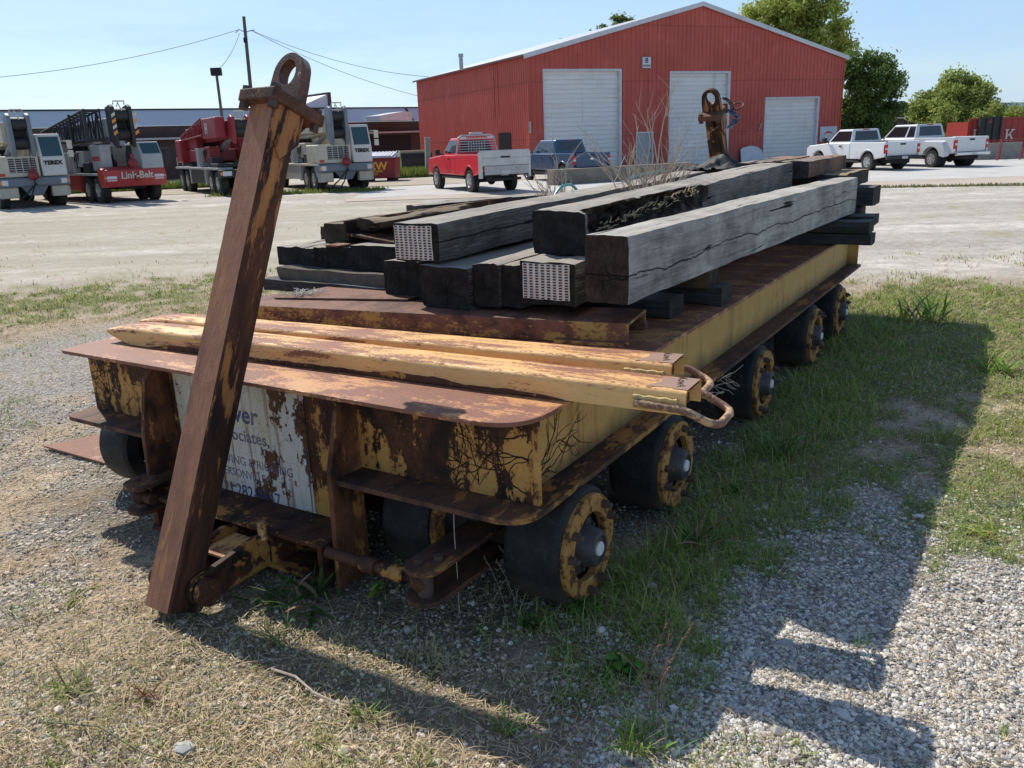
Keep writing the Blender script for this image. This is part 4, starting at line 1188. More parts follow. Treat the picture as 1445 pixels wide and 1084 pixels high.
# small stuff on the stack
mb = MB()
pl = [(.0,.0,0),(.45,-.25,.02),(.85,-.1,.0),(.95,.25,.0),(.5,.45,.02),(.05,.35,.0)]
nb = 26; vs = []
for a in range(nb+1):
    for b in range(nb+1):
        x = a/nb; y = b/nb
        z = .11*math.exp(-((x-.62)/.26)**2-((y-.5)/.35)**2)*(1+.25*math.sin(x*9+y*5)) + .05*mnoise.noise(Vector((x*5, y*6, 0))) + .02*mnoise.noise(Vector((x*14, y*14, 3)))
        vs.append((x*.62, (y-.5)*.55+.05*math.sin(x*7), max(0, z)))
mb.add(vs, [(a*(nb+1)+b, (a+1)*(nb+1)+b, (a+1)*(nb+1)+b+1, a*(nb+1)+b+1) for a in range(nb) for b in range(nb)], 0, True)
mb.build('plastic_sheet', M['black_plastic'], None, loc=W(5.95,-1.55,1.625), rot=(0,0,TROT-.5), label='crumpled black plastic sheet in front of the rear lifting post', cat='plastic sheet')
def hose(pts, label):
    mb = MB()
    P = [W(*p) for p in pts]; out = []
    for k in range(len(P)-1):
        p0 = P[max(0,k-1)]; p1 = P[k]; p2 = P[k+1]; p3 = P[min(len(P)-1,k+2)]
        for s_ in range(6):
            t = s_/6
            out.append(.5*((2*p1)+(p2-p0)*t+(2*p0-5*p1+4*p2-p3)*t*t+(3*p1-p0-3*p2+p3)*t**3))
    out.append(P[-1]); mb.tube(out, .012, 8)
    return mb.build('teal_hose', M['teal'], None, label=label, cat='hose', group='bits of teal hose on the timbers')
hose([(3.30,-1.78,1.50),(3.39,-1.78,1.57),(3.47,-1.77,1.612),(3.60,-1.77,1.618),(3.70,-1.78,1.59),(3.85,-1.80,1.52)], 'teal hose loop at the left of the dry bush')
hose([(4.7,-1.82,1.55),(4.95,-1.78,1.605),(5.33,-1.75,1.632),(5.70,-1.75,1.622),(5.95,-1.76,1.57)], 'longer teal hose arc right of the dry bush')
# chain, ring and rag hanging on the rear post
mb = MB(); p = W(6.60,-1.44,2.34)
ch = []
for k in range(7):
    q = p + EV*(.0+.018*k) + EU*(.015*k) - Vector((0,0,.006*k*k))
    a = k*math.pi/2
    d = (EV*.8 - Vector((0,0,.3+.06*k))).normalized(); n_ = d.orthogonal().normalized(); n2 = d.cross(n_)
    sd = n_*math.cos(a)+n2*math.sin(a)
    mb.tube([q+d*(.024*math.cos(t))+sd*(.014*math.sin(t)) for t in [2*math.pi*i_/10 for i_ in range(10)]], .0065, 6, closed=True)
mb.build('chain', M['chain'], None, label='short rusty chain hanging off the rear lifting eye', cat='chain')
mb = MB(); q = p+EV*.12+EU*.10-Vector((0,0,.08))
mb.tube([q+EV*(.062*math.cos(t))+Vector((0,0,.035*math.sin(t)))+EU*(.04*math.sin(t)) for t in [2*math.pi*i_/22 for i_ in range(22)]], .010, 8, closed=True)
mb.build('iron_ring', M['ring_red'], None, label='reddish iron ring at the end of the chain on the rear post', cat='ring')
mb = MB(); vs = []
for a in range(15):
    for b in range(9):
        t = a/14; s_ = b/8-.5
        base = W(6.66,-1.46,2.24)
        vs.append(base + EV*(.05+.09*math.sin(t*3.1)+s_*.07*(1-.4*t)+.02*math.sin(a*1.3+b)) + EU*(.03*math.sin(b*2.4+a*.6)) - Vector((0,0,t*.20+.03*abs(s_))))
mb.add(vs, [(a*9+b, a*9+b+1, (a+1)*9+b+1, (a+1)*9+b) for a in range(14) for b in range(8)], 0, True)
mb.build('cloth_rag', M['rag'], None, label='faded blue rag tied to the rear lifting post', cat='rag')

# dry bush growing up through the timbers
def twigs(base, n, hmin, hmax, spread, label, seed, lean=(0,0), r0=.007):
    r_ = random.Random(seed); mb = MB()
    def grow(p, d, l, r, lev):
        k = 5; pts = [p]
        for s_ in range(k):
            d = (d+Vector((r_.uniform(-.16,.16), r_.uniform(-.16,.16), r_.uniform(-.08,.12)))).normalized()
            pts.append(pts[-1]+d*(l/k))
        mb.tube(pts, r, 5, r_end=r*.45)
        if lev < 2:
            for s_ in range(r_.randint(2, 4)):
                q = pts[r_.randint(1, k)]; a = r_.random()*6.28
                nd = (d*1.0+Vector((math.cos(a), math.sin(a), r_.uniform(-.3,.5)))*.7).normalized()
                grow(q, nd, l*r_.uniform(.3,.62), r*.55, lev+1)
    for k in range(n):
        a = r_.random()*6.28; s_ = spread*r_.random()**.6
        d = Vector((math.cos(a)*s_+lean[0], math.sin(a)*s_+lean[1], 1)).normalized()
        grow(Vector((r_.uniform(-.06,.06), r_.uniform(-.06,.06), 0)), d, r_.uniform(hmin, hmax), r0*r_.uniform(.6,1.1), 0)
    return mb.build('dry_bush', M['twig'], None, loc=base, label=label, cat='dry bush', group='dry bushes growing out of the load')
twigs(W(3.75,-1.20,1.30), 22, .40, .78, .8, 'larger bare dry bush growing up through the timbers', 4, (.12,.0), .0085)
twigs(W(3.7,-1.95,1.30), 13, .28, .52, .7, 'smaller bare dry bush left of the larger one', 9, (0,0), .0065)
# fine roots and straws hanging from the web near the third wheel
mb = MB(); r_ = random.Random(4)
for k in range(14):
    p = W(1.75+r_.random()*.5, .04, .50+r_.random()*.03); pts = [p]
    d = EU*r_.uniform(.3,1)+EV*r_.uniform(.1,.5)+Vector((0,0,r_.uniform(-.5,.2)))
    for s_ in range(4): pts.append(pts[-1]+d*.05+Vector((r_.uniform(-.01,.01),r_.uniform(-.01,.01),r_.uniform(-.015,.01))))
    mb.tube(pts, .0018, 4)
mb.build('dry_straw_wisp', M['twig'], None, label='wisp of dry straw hanging under the deck edge by the third wheel', cat='straw')
# rusty sheet on the ground
mb = MB(); vs = [W(.20,-4.25,.012), W(.20,-3.1,.012), W(.72,-3.1,.02), W(.62,-4.05,.02)]
mb.add(vs+[v+Vector((0,0,.012)) for v in vs], [(0,1,2,3),(7,6,5,4),(0,4,5,1),(1,5,6,2),(2,6,7,3),(3,7,4,0)])
mb.build('rusty_sheet', M['rust_sheet'], None, label='flat rusty steel sheet on the ground left of the trailer', cat='steel sheet')
# ------------------------------------------------------------------ red steel building
def siding(name, a, b, rough=.55):
    n = NT(name); P = n.new('ShaderNodeNewGeometry').outputs['Position']
    c = n.mix(n.step(n.noise(.35, 5, .65, P), .35, .7), a, b)
    st = n.noise(1, 4, .6, n.map((3.0, 3.0, .12), src=P))
    c = n.mix(n.math('MULTIPLY', n.step(st, .52, .75), .35), c, tuple(k*.62 for k in a))
    z = n.sep(P)[2]
    c = n.mix(n.math('MULTIPLY', n.step(z, 1.1, .0), .5), c, (.17,.11,.085))
    lap = n.math('ABSOLUTE', n.math('SUBTRACT', n.math('FRACT', n.math('MULTIPLY', z, .318)), .62))
    c = n.mix(n.math('MULTIPLY', n.step(lap, .012, .006), .5), c, tuple(k*.45 for k in a))
    c = n.mix(n.math('MULTIPLY', n.step(n.noise(.9, 6, .7, P), .56, .70), .35), c, tuple(min(1,k*1.25+.05) for k in b))
    sc_ = n.voro(1.6, P)
    c = n.mix(n.math('MULTIPLY', n.step(sc_, .05, .03), .5), c, (.12,.05,.04))
    return n.out(c, rough, 0, None, .35)
M['red_siding'] = siding('red_metal_siding', (.46,.085,.062), (.55,.115,.085))
M['trim_white'] = plain('white_trim', (.62,.63,.66), .5, 0, .4, 2, 0)
M['trim_dark'] = plain('dark_trim', (.10,.035,.03), .6, 0, .3, 2, 0)
def door_paint():
    n = NT('roll_door_white'); P = n.new('ShaderNodeNewGeometry').outputs['Position']
    st = n.noise(1, 5, .65, n.map((.5,.5,6), src=P)); bl = n.noise(.5, 5, .65, P)
    c = n.mix(n.math('MULTIPLY', n.step(st, .52, .74), .55), (.76,.75,.73), (.55,.46,.35))
    c = n.mix(n.math('MULTIPLY', n.step(bl, .45, .7), .3), c, (.48,.48,.47))
    c = n.mix(n.math('MULTIPLY', n.step(n.noise(1, 4, .6, n.map((5,5,.25), src=P)), .58, .7), .35), c, (.40,.36,.30))
    return n.out(c, .55)
M['roll_door'] = door_paint()
M['roof_metal'] = plain('roof_metal', (.52,.53,.55), .4, .3, .3, 1, 0)
M['glass'] = NT('dark_glass').out((.02,.03,.035), .08, 0, None, .8)
M['grate'] = plain('grate_black', (.02,.018,.018), .7, 0, .3, 6, 0)
M['ink'] = plain('black_ink', (.012,.012,.014), .6, 0, 0, 6, 0)
M['galv'] = plain('galvanised', (.42,.43,.44), .45, .4, .4, 6, 0)
M['concrete'] = plain('old_concrete', (.34,.315,.28), .95, 0, .7, 3, .4, (.16,.14,.12))

bld = empty('steel_building', (1.55, 50.1, 0), R(24.2), label='red corrugated metal building with a gable front and white roll-up doors', cat='building')
BW, BD, EV_, PK = 23.92, 19.6, 6.52, 9.50
def roofz(x): return EV_ + (PK-EV_)*(1-abs(x-BW/2)/(BW/2))
def rib_profile(L, pitch=.305, d=.035):
    pts = []; x = 0
    while x < L-1e-6:
        for dx, y in ((0,0),(.19,0),(.21,-d),(.265,-d),(.285,0)):
            if x+dx < L: pts.append((x+dx, y))
        x += pitch
    pts.append((L, 0)); return pts
doors = [(.95,6.22,0,5.74),(9.68,14.32,0,5.60),(17.22,21.90,0,3.98)]
small = (7.26,8.52,0,2.15)
mb = MB()
pr = rib_profile(BW)
xs = sorted(set([p[0] for p in pr]))
cuts = [c for dd in doors+[small] for c in dd[:2]]
def prof_y(x):
    for (a, ya), (b, yb) in zip(pr, pr[1:]):
        if a <= x <= b: return ya+(yb-ya)*(x-a)/max(1e-9, b-a)
    return 0
xs = sorted(set(xs+cuts+[BW/2]))
for a, b in zip(xs, xs[1:]):
    if b-a < 1e-6: continue
    m_ = (a+b)/2; lo = 0
    for dd in doors+[small]:
        if dd[0] < m_ < dd[1]: lo = dd[3]
    ya, yb = prof_y(a+1e-7), prof_y(b-1e-7)
    mb.add([(a,ya,lo),(b,yb,lo),(b,yb,roofz(b)),(a,ya,roofz(a))], [(0,1,2,3)])
mb.build('front_wall', M['red_siding'], bld)
mb = MB()
pr2 = rib_profile(BD)
for (a, ya), (b, yb) in zip(pr2, pr2[1:]):
    mb.add([(ya,a,0),(yb,b,0),(yb,b,EV_),(ya,a,EV_)], [(3,2,1,0)])
mb.build('side_wall', M['red_siding'], bld)
mb = MB(); mb.quad((BW,0,0),(BW,BD,0),(BW,BD,EV_),(BW,0,EV_)); mb.build('side_wall', M['red_siding'], bld)
mb = MB(); mb.add([(0,BD,0),(BW,BD,0),(BW,BD,EV_),(BW/2,BD,PK),(0,BD,EV_)], [(4,3,2,1,0)]); mb.build('back_wall', M['red_siding'], bld)
for s_ in (0, 1):
    mb = MB(); ov = .28
    x0 = -ov if s_ == 0 else BW+ov; z0 = EV_-(PK-EV_)/(BW/2)*ov+.03
    vs = [(x0,-.14,z0),(BW/2,-.14,PK+.03),(BW/2,BD+.1,PK+.03),(x0,BD+.1,z0)]
    mb.add(vs+[(x,y,z+.06) for x,y,z in vs], [(3,2,1,0),(4,5,6,7),(0,1,5,4),(1,2,6,5),(2,3,7,6),(3,0,4,7)] if s_ == 0 else [(0,1,2,3),(7,6,5,4),(4,5,1,0),(5,6,2,1),(6,7,3,2),(7,4,0,3)])
    mb.build('roof', M['roof_metal'], bld)
    mb = MB()
    a = Vector((x0, -.175, z0-.04)); b = Vector((BW/2, -.175, PK-.01))
    mb.hexa([a+Vector((0,0,-.12)), b+Vector((0,0,-.12)), b+Vector((0,.034,-.12)), a+Vector((0,.034,-.12)), a+Vector((0,0,.14)), b+Vector((0,0,.14)), b+Vector((0,.034,.14)), a+Vector((0,.034,.14))])
    mb.build('gable_trim', M['trim_white'], bld)
    mb = MB(); mb.box(x0-.02, x0+.02 , -.10, BD, z0-.02, z0+.09); mb.build('gutter', M['trim_dark'], bld)
for x in (-.045, BW-.03):
    mb = MB(); mb.box(x, x+.075, -.045, .0 if x > 0 else .06, .0, EV_-.02); mb.build('corner_trim', M['red_siding'], bld)
for (x0, x1, z0, z1) in doors:
    mb = MB(); pts = []
    nS = int(z1/.26); hS = z1/nS
    for k in range(nS):
        pts += [(.20, k*hS), (.165, k*hS+.02), (.165, k*hS+hS-.03), (.20, k*hS+hS-.008)]
    vs = [(x0, y, z) for y, z in pts]+[(x1, y, z) for y, z in pts]; n_ = len(pts)
    mb.add(vs, [(k, n_+k, n_+k+1, k+1) for k in range(n_-1)])
    dr = mb.build('roll_door', M['roll_door'], bld)
    mb = MB()
    mb.box(x0-.005, x0+.05, -.05, .24, 0, z1+.05); mb.box(x1-.16, x1+.005, -.05, .24, 0, z1+.05); mb.box(x0+.0505, x1-.1605, -.045, .24, z1-.07, z1+.05)
    mb.build('door_frame', M['trim_white'], dr)
mb = MB(); mb.box(small[0]+.08, small[1]-.08, .05, .09, .02, small[3]-.08)
dr = mb.build('entry_door', plain('grey_door', (.36,.38,.40), .5, 0, .3, 2, 0), bld)
mb = MB(); mb.box(small[0], small[0]+.08, -.045, .10, 0, small[3]); mb.box(small[1]-.08, small[1], -.045, .10, 0, small[3]); mb.box(small[0]+.081, small[1]-.081, -.04, .10, small[3]-.08, small[3])
mb.build('door_frame', M['trim_white'], dr)
mb = MB(); mb.box(small[1]-.2, small[1]-.15, .0, .05, .95, 1.05); mb.build('handle', M['grate'], dr)
mb = MB(); mb.box(7.63, 8.29, -.085, -.045, 5.80, 6.48)
sg = mb.build('building_sign', M['trim_white'], bld)
mb = MB(); mb.box(7.63,8.29,-.0875,-.0855,5.80,5.825); mb.box(7.63,8.29,-.0875,-.0855,6.455,6.48); mb.box(7.63,7.655,-.0875,-.0855,5.826,6.454); mb.box(8.265,8.29,-.0875,-.0855,5.826,6.454)
add_text(mb, 'B', .40, (7.96,-.0856,6.13), (1,0,0), (0,0,1), align='C', extrude=.001, bold=.012)
add_text(mb, 'BUILDING', .135, (7.96,-.0856,5.92), (1,0,0), (0,0,1), align='C', extrude=.001, bold=.006, squash=.85)
mb.build('sign_lettering', M['ink'], sg)
mb = MB(); mb.box(22.1, 23.62, -.07, -.042, 1.1, 2.06); pn = mb.build('notice_board', M['trim_white'], bld)
mb = MB(); mb.prism([(22.4,1.5),(22.7,1.75),(23.1,1.72),(23.4,1.5),(23.1,1.62),(22.7,1.62)], 'y', -.073, -.0705); mb.build('red_mark', M['red_siding'], pn)
mb = MB(); mb.bar((16.78,-.06,2.0),(16.95,-.06,2.4), .07, .05); mb.build('door_hasp', M['galv'], bld)
mb = MB(); mb.box(-.03,.06,-.14,-.05,2.30,2.95); mb.build('conduit_box', M['galv'], bld)
mb = MB()
for k in range(8): mb.box(-.075,-.055, 2.53+.243*k-.012, 2.53+.243*k+.012, 1.12, 2.40)
for k in range(6): mb.box(-.054,-.038, 2.5, 4.26, 1.14+.25*k-.012, 1.14+.25*k+.012)
mb.box(-.037,-.0355,2.5,4.26,1.12,2.40)
mb.build('window_grate', M['grate'], bld)
for y in (4.15, 4.75):
    mb = MB(); mb.box(-.055,-.036, y, y+.05, 3.3, EV_-.2); mb.build('wall_conduit', M['red_siding'], bld)
mb = MB(); mb.cyl((1.0,12.6,6.5),(1.0,12.6,7.65), .14, n=18); mb.cyl((1.0,12.6,7.65),(1.0,12.6,7.85), .19, .17, n=18)
mb.build('vent_stack', M['galv'], bld)
# leaning white panel
mb = MB()
pts = [(0,0),(1.95,0),(1.85,.72),(1.55,.98),(1.0,1.08),(.35,.98),(.10,.86)]
mb.prism(pts, 'y', 0, .03)
mb.build('white_panel', M['trim_white'], None, loc=bld.matrix_basis @ Vector((15.15,-.42,.0)), rot=(R(-17),0,R(24.2)), bevel=.01, label='white arched panel leaning on the red wall between the doors', cat='panel')
# wooden / concrete beam lying on the lot
def ground_box(name, mat, p, yaw, sx, sy, sz, bev=.02, **kw):
    mb = MB(); mb.box(0, sx, -sy/2, sy/2, 0, sz)
    return mb.build(name, mat, None, loc=p, rot=(0,0,yaw), bevel=bev, **kw)
M['beam'] = plain('weathered_beam', (.25,.215,.175), .95, 0, .7, 2, .4, (.12,.10,.085))
ground_box('weathered_beam', M['beam'], (2.02,37.4,0), R(24.2), 7.45, .62, .66, label='long weathered beam lying behind the blue pickup', cat='beam')
# grey post at the building's back-left corner
mb = MB(); mb.box(-.16,.16,-.16,.16,0,2.25); mb.box(-.18,.18,-.18,.18,2.25,2.32)
mb.build('gate_post', M['concrete'], None, loc=(-4.75,53.6,0), rot=(R(2),R(2),.3), bevel=.02, label='pale concrete gate post near the back corner of the red building', cat='post')

# ------------------------------------------------------------------ long low brick warehouse far behind
M['brick'] = plain('dark_brick', (.085,.055,.048), .9, 0, .5, .6, 0, (.04,.03,.028))
M['shade'] = plain('dock_dark', (.022,.02,.02), .9, 0, .3, .4, 0)
M['pale_metal'] = NT('pale_roof_sheet').out((.56,.60,.64), .45, .0, None, .6)
wh = empty('warehouse', (-24.4, 66, 0), R(38.5), label='long low brick warehouse with a pale blue roof band across the background', cat='warehouse')
X0_, X1_ = -38, 190
mb = MB(); mb.box(X0_, X1_, 0, 25, 0, 3.92); mb.build('wall', M['brick'], wh)
mb = MB(); mb.add([(X0_,-.05,3.93),(X1_,-.05,3.93),(X1_,1.2,5.10),(X0_,1.2,5.10),(X1_,25,5.10),(X0_,25,5.10)], [(0,1,2,3),(3,2,4,5)])
mb.build('roof', M['pale_metal'], wh)
mb = MB(); mb.box(X0_, X1_, 1.15, 1.35, 5.1, 5.20); mb.build('roof_edge', M['shade'], wh)
for k in range(17):
    x = X0_+6+13.2*k
    mb = MB(); mb.hexa([(x,-.09,3.93),(x+.16,-.09,3.93),(x+.16,1.16,5.10),(x,1.16,5.10),(x,-.12,3.95),(x+.16,-.12,3.95),(x+.16,1.12,5.13),(x,1.12,5.13)]); mb.build('roof_seam', M['shade'], wh)
mb = MB(); mb.box(X0_, X1_, -.9, -.005, 2.92, 3.06); mb.build('canopy', M['galv'], wh)
for k in range(30):
    x = X0_+1.5+7.4*k; w_ = 5.2
    mb = MB(); mb.box(x, x+w_, -.012, -.002, .25, 2.75); f_ = mb.build('dock_opening', M['shade'], wh)
    if k % 3 != 1:
        mb = MB(); mb.box(x+.5, x+3.4, -.03, -.013, .3, 2.0+.3*(k % 2)); mb.build('dock_door', M['galv'] if k % 2 else M['brick'], f_)
mb = MB(); mb.prism([(0,5.1),(3.6,5.1),(3.6,6.35),(3.4,6.35)], 'y', 3, 12)
mb.build('roof_monitor', M['trim_white'], wh, loc=(10.6,0,0))
mb = MB(); mb.box(14.1,14.4,2.9,12.1,5.1,6.55); mb.build('monitor_wall', M['brick'], wh)
mb = MB(); mb.prism([(16.0,3.93),(19.2,3.93),(19.2,4.62),(18.4,4.66),(16.0,4.35)], 'y', -2.5, 0.0); mb.build('roof_shed', M['trim_white'], wh)

# ------------------------------------------------------------------ poles and wires
M['pole'] = plain('weathered_pole', (.12,.10,.085), .9, 0, .4, 3, .2)
mb = MB(); mb.cyl((0,0,0),(.28,0,11.9), .17, .12, n=12)
pole = mb.build('utility_pole', M['pole'], None, loc=(-20.0,70,0), label='tall bare wooden utility pole behind the tilted rusty post', cat='utility pole')
mb = MB(); mb.tube([(-.5,0,10.75),(-.2,0,11.0),(.25,0,10.75),(.6,0,10.85),(1.0,0,10.9)], .03, 6); mb.box(.1,.34,-.22,-.10,10.0,10.35)
mb.build('pole_hardware', M['shade'], pole)
mb = MB(); mb.cyl((0,0,0),(0,0,6.9), .11, .09, n=10)
lamp = mb.build('lamp_post', M['pole'], None, loc=(-19.2,60,0), label='shorter lamp post with a square floodlight box, left of the utility pole', cat='lamp post')
mb = MB(); mb.box(-.34,.34,-.2,.2,6.86,7.36); mb.build('lamp_head', M['shade'], lamp, bevel=.03)
def wire(a, b, sag, label, r=.017):
    a = Vector(a); b = Vector(b); mb = MB()
    mb.tube([a+(b-a)*t-Vector((0,0,sag*4*t*(1-t))) for t in [k/28 for k in range(29)]], r, 5)
    return mb.build('overhead_wire', M['shade'], None, label=label, cat='wire', group='overhead wires')
wire((-20.3,70,10.95), (-40.5,56.5,6.85), .9, 'overhead wire sagging from the pole to the left edge of the sky')
wire((-19.3,70,10.9), (-5.4,76,7.35), .7, 'upper overhead wire running from the pole to the red roof')
wire((-19.3,70,10.9), (-6.0,76,5.6), .55, 'lower overhead wire running from the pole to the red wall')
wire((-20.2,70,10.7), (-19.0,60,7.3), .3, 'slack wire between the utility pole and the lamp post')

# ------------------------------------------------------------------ dumpster, tank
M['dump_red'] = plain('dumpster_red', (.26,.022,.030), .5, 0, .4, 2, 0)
M['yellow_ink'] = plain('yellow_ink', (.75,.42,.05), .5, 0, .1, 5, 0)
dp = empty('dumpster', (-7.05, 48.0, 0), R(-3), label='red dumpster with yellow CW lettering beside the cream crane', cat='dumpster')
mb = MB(); mb.prism([(-1.15,.16),(.95,.16),(1.05,1.22),(-1.15,1.22)], 'y', 0, 1.5); mb.build('bin', M['dump_red'], dp, bevel=.02)
for x in (-.9, .45): 
    mb = MB(); mb.box(x, x+.42, .1, 1.4, 0, .158); mb.build('skid', M['shade'], dp)
mb = MB(); mb.box(-1.2, 1.1, -.05, 1.55, 1.221, 1.275); mb.build('rim', M['dump_red'], dp)
mb = MB(); mb.hexa([(-.9,.05,1.276),(1.0,.05,1.276),(1.0,1.45,1.40),(-.9,1.45,1.40),(-.7,.1,1.40),(.85,.1,1.36),(.8,1.4,1.58),(-.6,1.4,1.58)])
for k in range(9): mb.bar((-.75+.2*k,.08,1.38),(-.7+.2*k,1.42,1.60), .06, .03)
mb.build('lid', M['trim_white'], dp)
mb = MB()
add_text(mb, 'CW', .62, (-.55,-.004,.62), (1,0,0), (0,0,1), align='L', extrude=.002, bold=.02)
for z, w_ in ((.50,'CONTAINER'),(.36,'SERVICE')): add_text(mb, w_, .14, (-.52,-.004,z), (1,0,0), (0,0,1), extrude=.002, bold=.004)
mb.build('lettering', M['yellow_ink'], dp)
M['tank_green'] = plain('tank_green', (.16,.30,.17), .6, 0, .3, 2, 0)
M['tank_dark'] = plain('tank_dark', (.018,.022,.022), .6, 0, .3, 2, 0, (.05,.03,.02))
tk = empty('oil_tank', (-6.35, 60.6, 0), R(16), label='black cylindrical tank with a green end lying in the grass by the red building', cat='tank')
mb = MB(); mb.cyl((-1.0,0,.80),(1.25,0,.80), .72, n=36); mb.build('drum', M['tank_dark'], tk)
mb = MB(); mb.lathe([(.0,.07),(.35,.06),(.64,.03),(.73,.0),(.73,-.05)], (-1.0,0,.80), (-1,0,0), 36); mb.build('drum_end', M['tank_green'], tk)
mb = MB()
mb.lathe([(.725,0),(.725,2.24)], (-1.0,0,.803), (1,0,0), 36)
mb.f = [f for f in mb.f if all(mb.v[i][2] > 1.40 for i in f)]; mb.fm = [0]*len(mb.f); mb.sm = [True]*len(mb.f)
mb.build('rusty_top', M['post_dark'], tk)
for x in (-.7, .8):
    mb = MB(); mb.box(x, x+.14, -.6, .6, 0, .22); mb.build('saddle', M['shade'], tk)

# ------------------------------------------------------------------ container, barriers, racks on the right
M['cont_red'] = plain('container_red', (.36,.040,.032), .55, 0, .5, 1.2, 0, (.20,.04,.03))
ct = empty('shipping_container', (28.75, 53.2, 0), R(3), label='red corrugated container with white letters on the right edge', cat='container')
mb = MB(); vs = []; k = 0; xx = 0; pr = []
while xx < 10:
    pr += [(xx,0),(xx+.13,0),(xx+.20,.05),(xx+.33,.05)]; xx += .40
n_ = len(pr)
mb.add([(x,y,.15) for x,y in pr]+[(x,y,2.08) for x,y in pr], [(k,k+1,n_+k+1,n_+k) for k in range(n_-1)])
mb.build('corrugated_side', M['cont_red'], ct)
mb = MB(); mb.box(-.02,10,.06,2.4,.14,2.0); mb.build('container_body', M['cont_red'], ct)
mb = MB(); mb.box(-.05,10.05,-.04,.06,2.081,2.2); mb.build('top_rail', M['cont_red'], ct)
mb = MB(); mb.box(-.05,10.05,-.04,.06,.0,.149); mb.build('bottom_rail', M['cont_red'], ct)
mb = MB()
def serifK(mb, x, z, s):
    Y0, Y1 = -.012, -.004
    mb.box(x+.10*s, x+.26*s, Y0, Y1, z, z+s); 
    for zz in (z, z+.93*s): mb.box(x, x+.36*s, Y0-.001, Y0, zz, zz+.07*s); mb.box(x+.52*s, x+.92*s, Y0-.001, Y0, zz, zz+.07*s)
    mb.prism([(x+.26*s,z+.44*s),(x+.30*s,z+.36*s),(x+.80*s,z+.93*s),(x+.66*s,z+.93*s)], 'y', Y0-.002, Y1)
    mb.prism([(x+.38*s,z+.58*s),(x+.48*s,z+.68*s),(x+.86*s,z+.07*s),(x+.66*s,z+.07*s)], 'y', Y0-.003, Y1)
serifK(mb, 2.35, .80, .68)
mb.build('letter', M['trim_white'], ct)
mb = MB(); mb.box(.36,.47,-.012,-.004,.72,1.55); mb.box(.30,.53,-.0135,-.0125,1.49,1.55); mb.box(.30,.53,-.0135,-.0125,.72,.78); mb.build('letter', M['trim_white'], ct)
mb = MB(); mb.box(3.72,4.05,-.012,-.004,1.45,1.53); mb.box(3.72,3.82,-.0135,-.0125,1.2,1.45); mb.build('letter', M['trim_white'], ct)
bp = MB()
bp.box(0,1.42,-.02,.06,0,1.36); bp.box(.0,.08,-.09,-.021,0,1.36); bp.box(.42,.55,-.09,-.021,0,1.36); bp.box(.88,1.01,-.09,-.021,0,1.36); bp.box(1.34,1.42,-.09,-.021,0,1.36); bp.box(.081,1.339,-.088,-.021,1.28,1.36)
bo = bp.build('ribbed_panel', M['tank_dark'], None, loc=(29.1,52.75,.90), rot=(0,0,R(3)), label='black ribbed panel standing against the red container', cat='panel')
mb = MB(); mb.prism([(.58,1.0),(.62,1.18),(.70,1.26),(.72,1.16),(.78,1.22),(.80,1.02),(.70,.96)], 'y', -.030, -.0205); mb.build('orange_mark', M['dump_red'], bo)
GBAR = 'concrete barriers by the container'
for k, (x, y, yaw, lb) in enumerate(((25.5,46.6,R(-3),'concrete barrier behind the silver pickup tailgate'),(28.75,46.4,R(2),'concrete barrier at the right edge below the container'))):
    mb = MB(); mb.prism([(-.38,0),(.38,0),(.36,.16),(.17,.42),(.11,.86),(-.11,.86),(-.17,.42),(-.36,.16)], 'x', 0, 3.1)
    mb.build('concrete_barrier', M['concrete'], None, loc=(x,y,0), rot=(0,0,yaw), bevel=.015, label=lb, cat='barrier', group=GBAR)
M['rack_red'] = plain('rack_red', (.24,.055,.04), .7, 0, .5, 5, 0)
mb = MB()
for x in (0, 1.15):
    mb.bar((x,-.45,0),(x+.35,.0,1.05), .08); mb.bar((x+.55,.45,0),(x+.35,.0,1.05), .08); mb.bar((x+.12,-.22,.40),(x+.48,.22,.40), .05)
mb.bar((.30,0,1.03),(1.55,0,1.03), .12, .08)
mb.build('sawhorse', M['rack_red'], None, loc=(26.0,45.4,0), rot=(0,0,R(-4)), label='red steel sawhorse frame in front of the concrete barriers', cat='sawhorse')
# ------------------------------------------------------------------ pickup trucks   local: x forward, y left, origin under the rear axle
def carpaint(name, col, metal=0, rough=.28):
    n = NT(name)
    d = n.noise(1.3, 5, .65)
    z = n.sep(n.coord())[2]
    c = n.mix(n.math('MULTIPLY', n.step(z, .95, .45), n.math('MULTIPLY', n.step(d, .3, .7), .45)), col, (.30,.25,.19))
    c = n.mix(n.math('MULTIPLY', n.step(n.noise(9, 4, .7), .5, .8), .10), c, (.35,.31,.26))
    m_ = n.out(c, n.math('ADD', n.math('MULTIPLY', d, .2), rough-.05), metal, None, .5)
    n.b.inputs['Coat Weight'].default_value = .35; n.b.inputs['Coat Roughness'].default_value = .12
    return m_
M['p_red'] = carpaint('paint_red', (.72,.012,.03)); M['p_blue'] = carpaint('paint_blue', (.035,.085,.175), .25); M['p_white'] = carpaint('paint_white', (.72,.73,.74)); M['p_silver'] = carpaint('paint_silver', (.62,.63,.64), .15)
M['rubber'] = plain('tyre_rubber', (.02,.02,.02), .85, 0, .6, 4, 0, (.07,.06,.05))
M['rim'] = plain('rim_alloy', (.50,.50,.50), .35, .6, .3, 8, 0)
M['black_trim'] = plain('black_trim', (.02,.02,.021), .55, 0, .3, 5, 0)
M['chrome'] = plain('chrome', (.62,.63,.65), .2, .9, .15, 5, 0)
M['lens_red'] = NT('lens_red').out((.45,.008,.012), .15, 0, None, .7)
M['lens_clear'] = NT('lens_clear').out((.62,.64,.66), .15, 0, None, .7)
M['tint'] = NT('tinted_glass').out((.012,.018,.022), .05, 0, None, .9)
M['bed_dark'] = plain('bed_liner', (.03,.03,.03), .8, 0, .4, 4, 0)
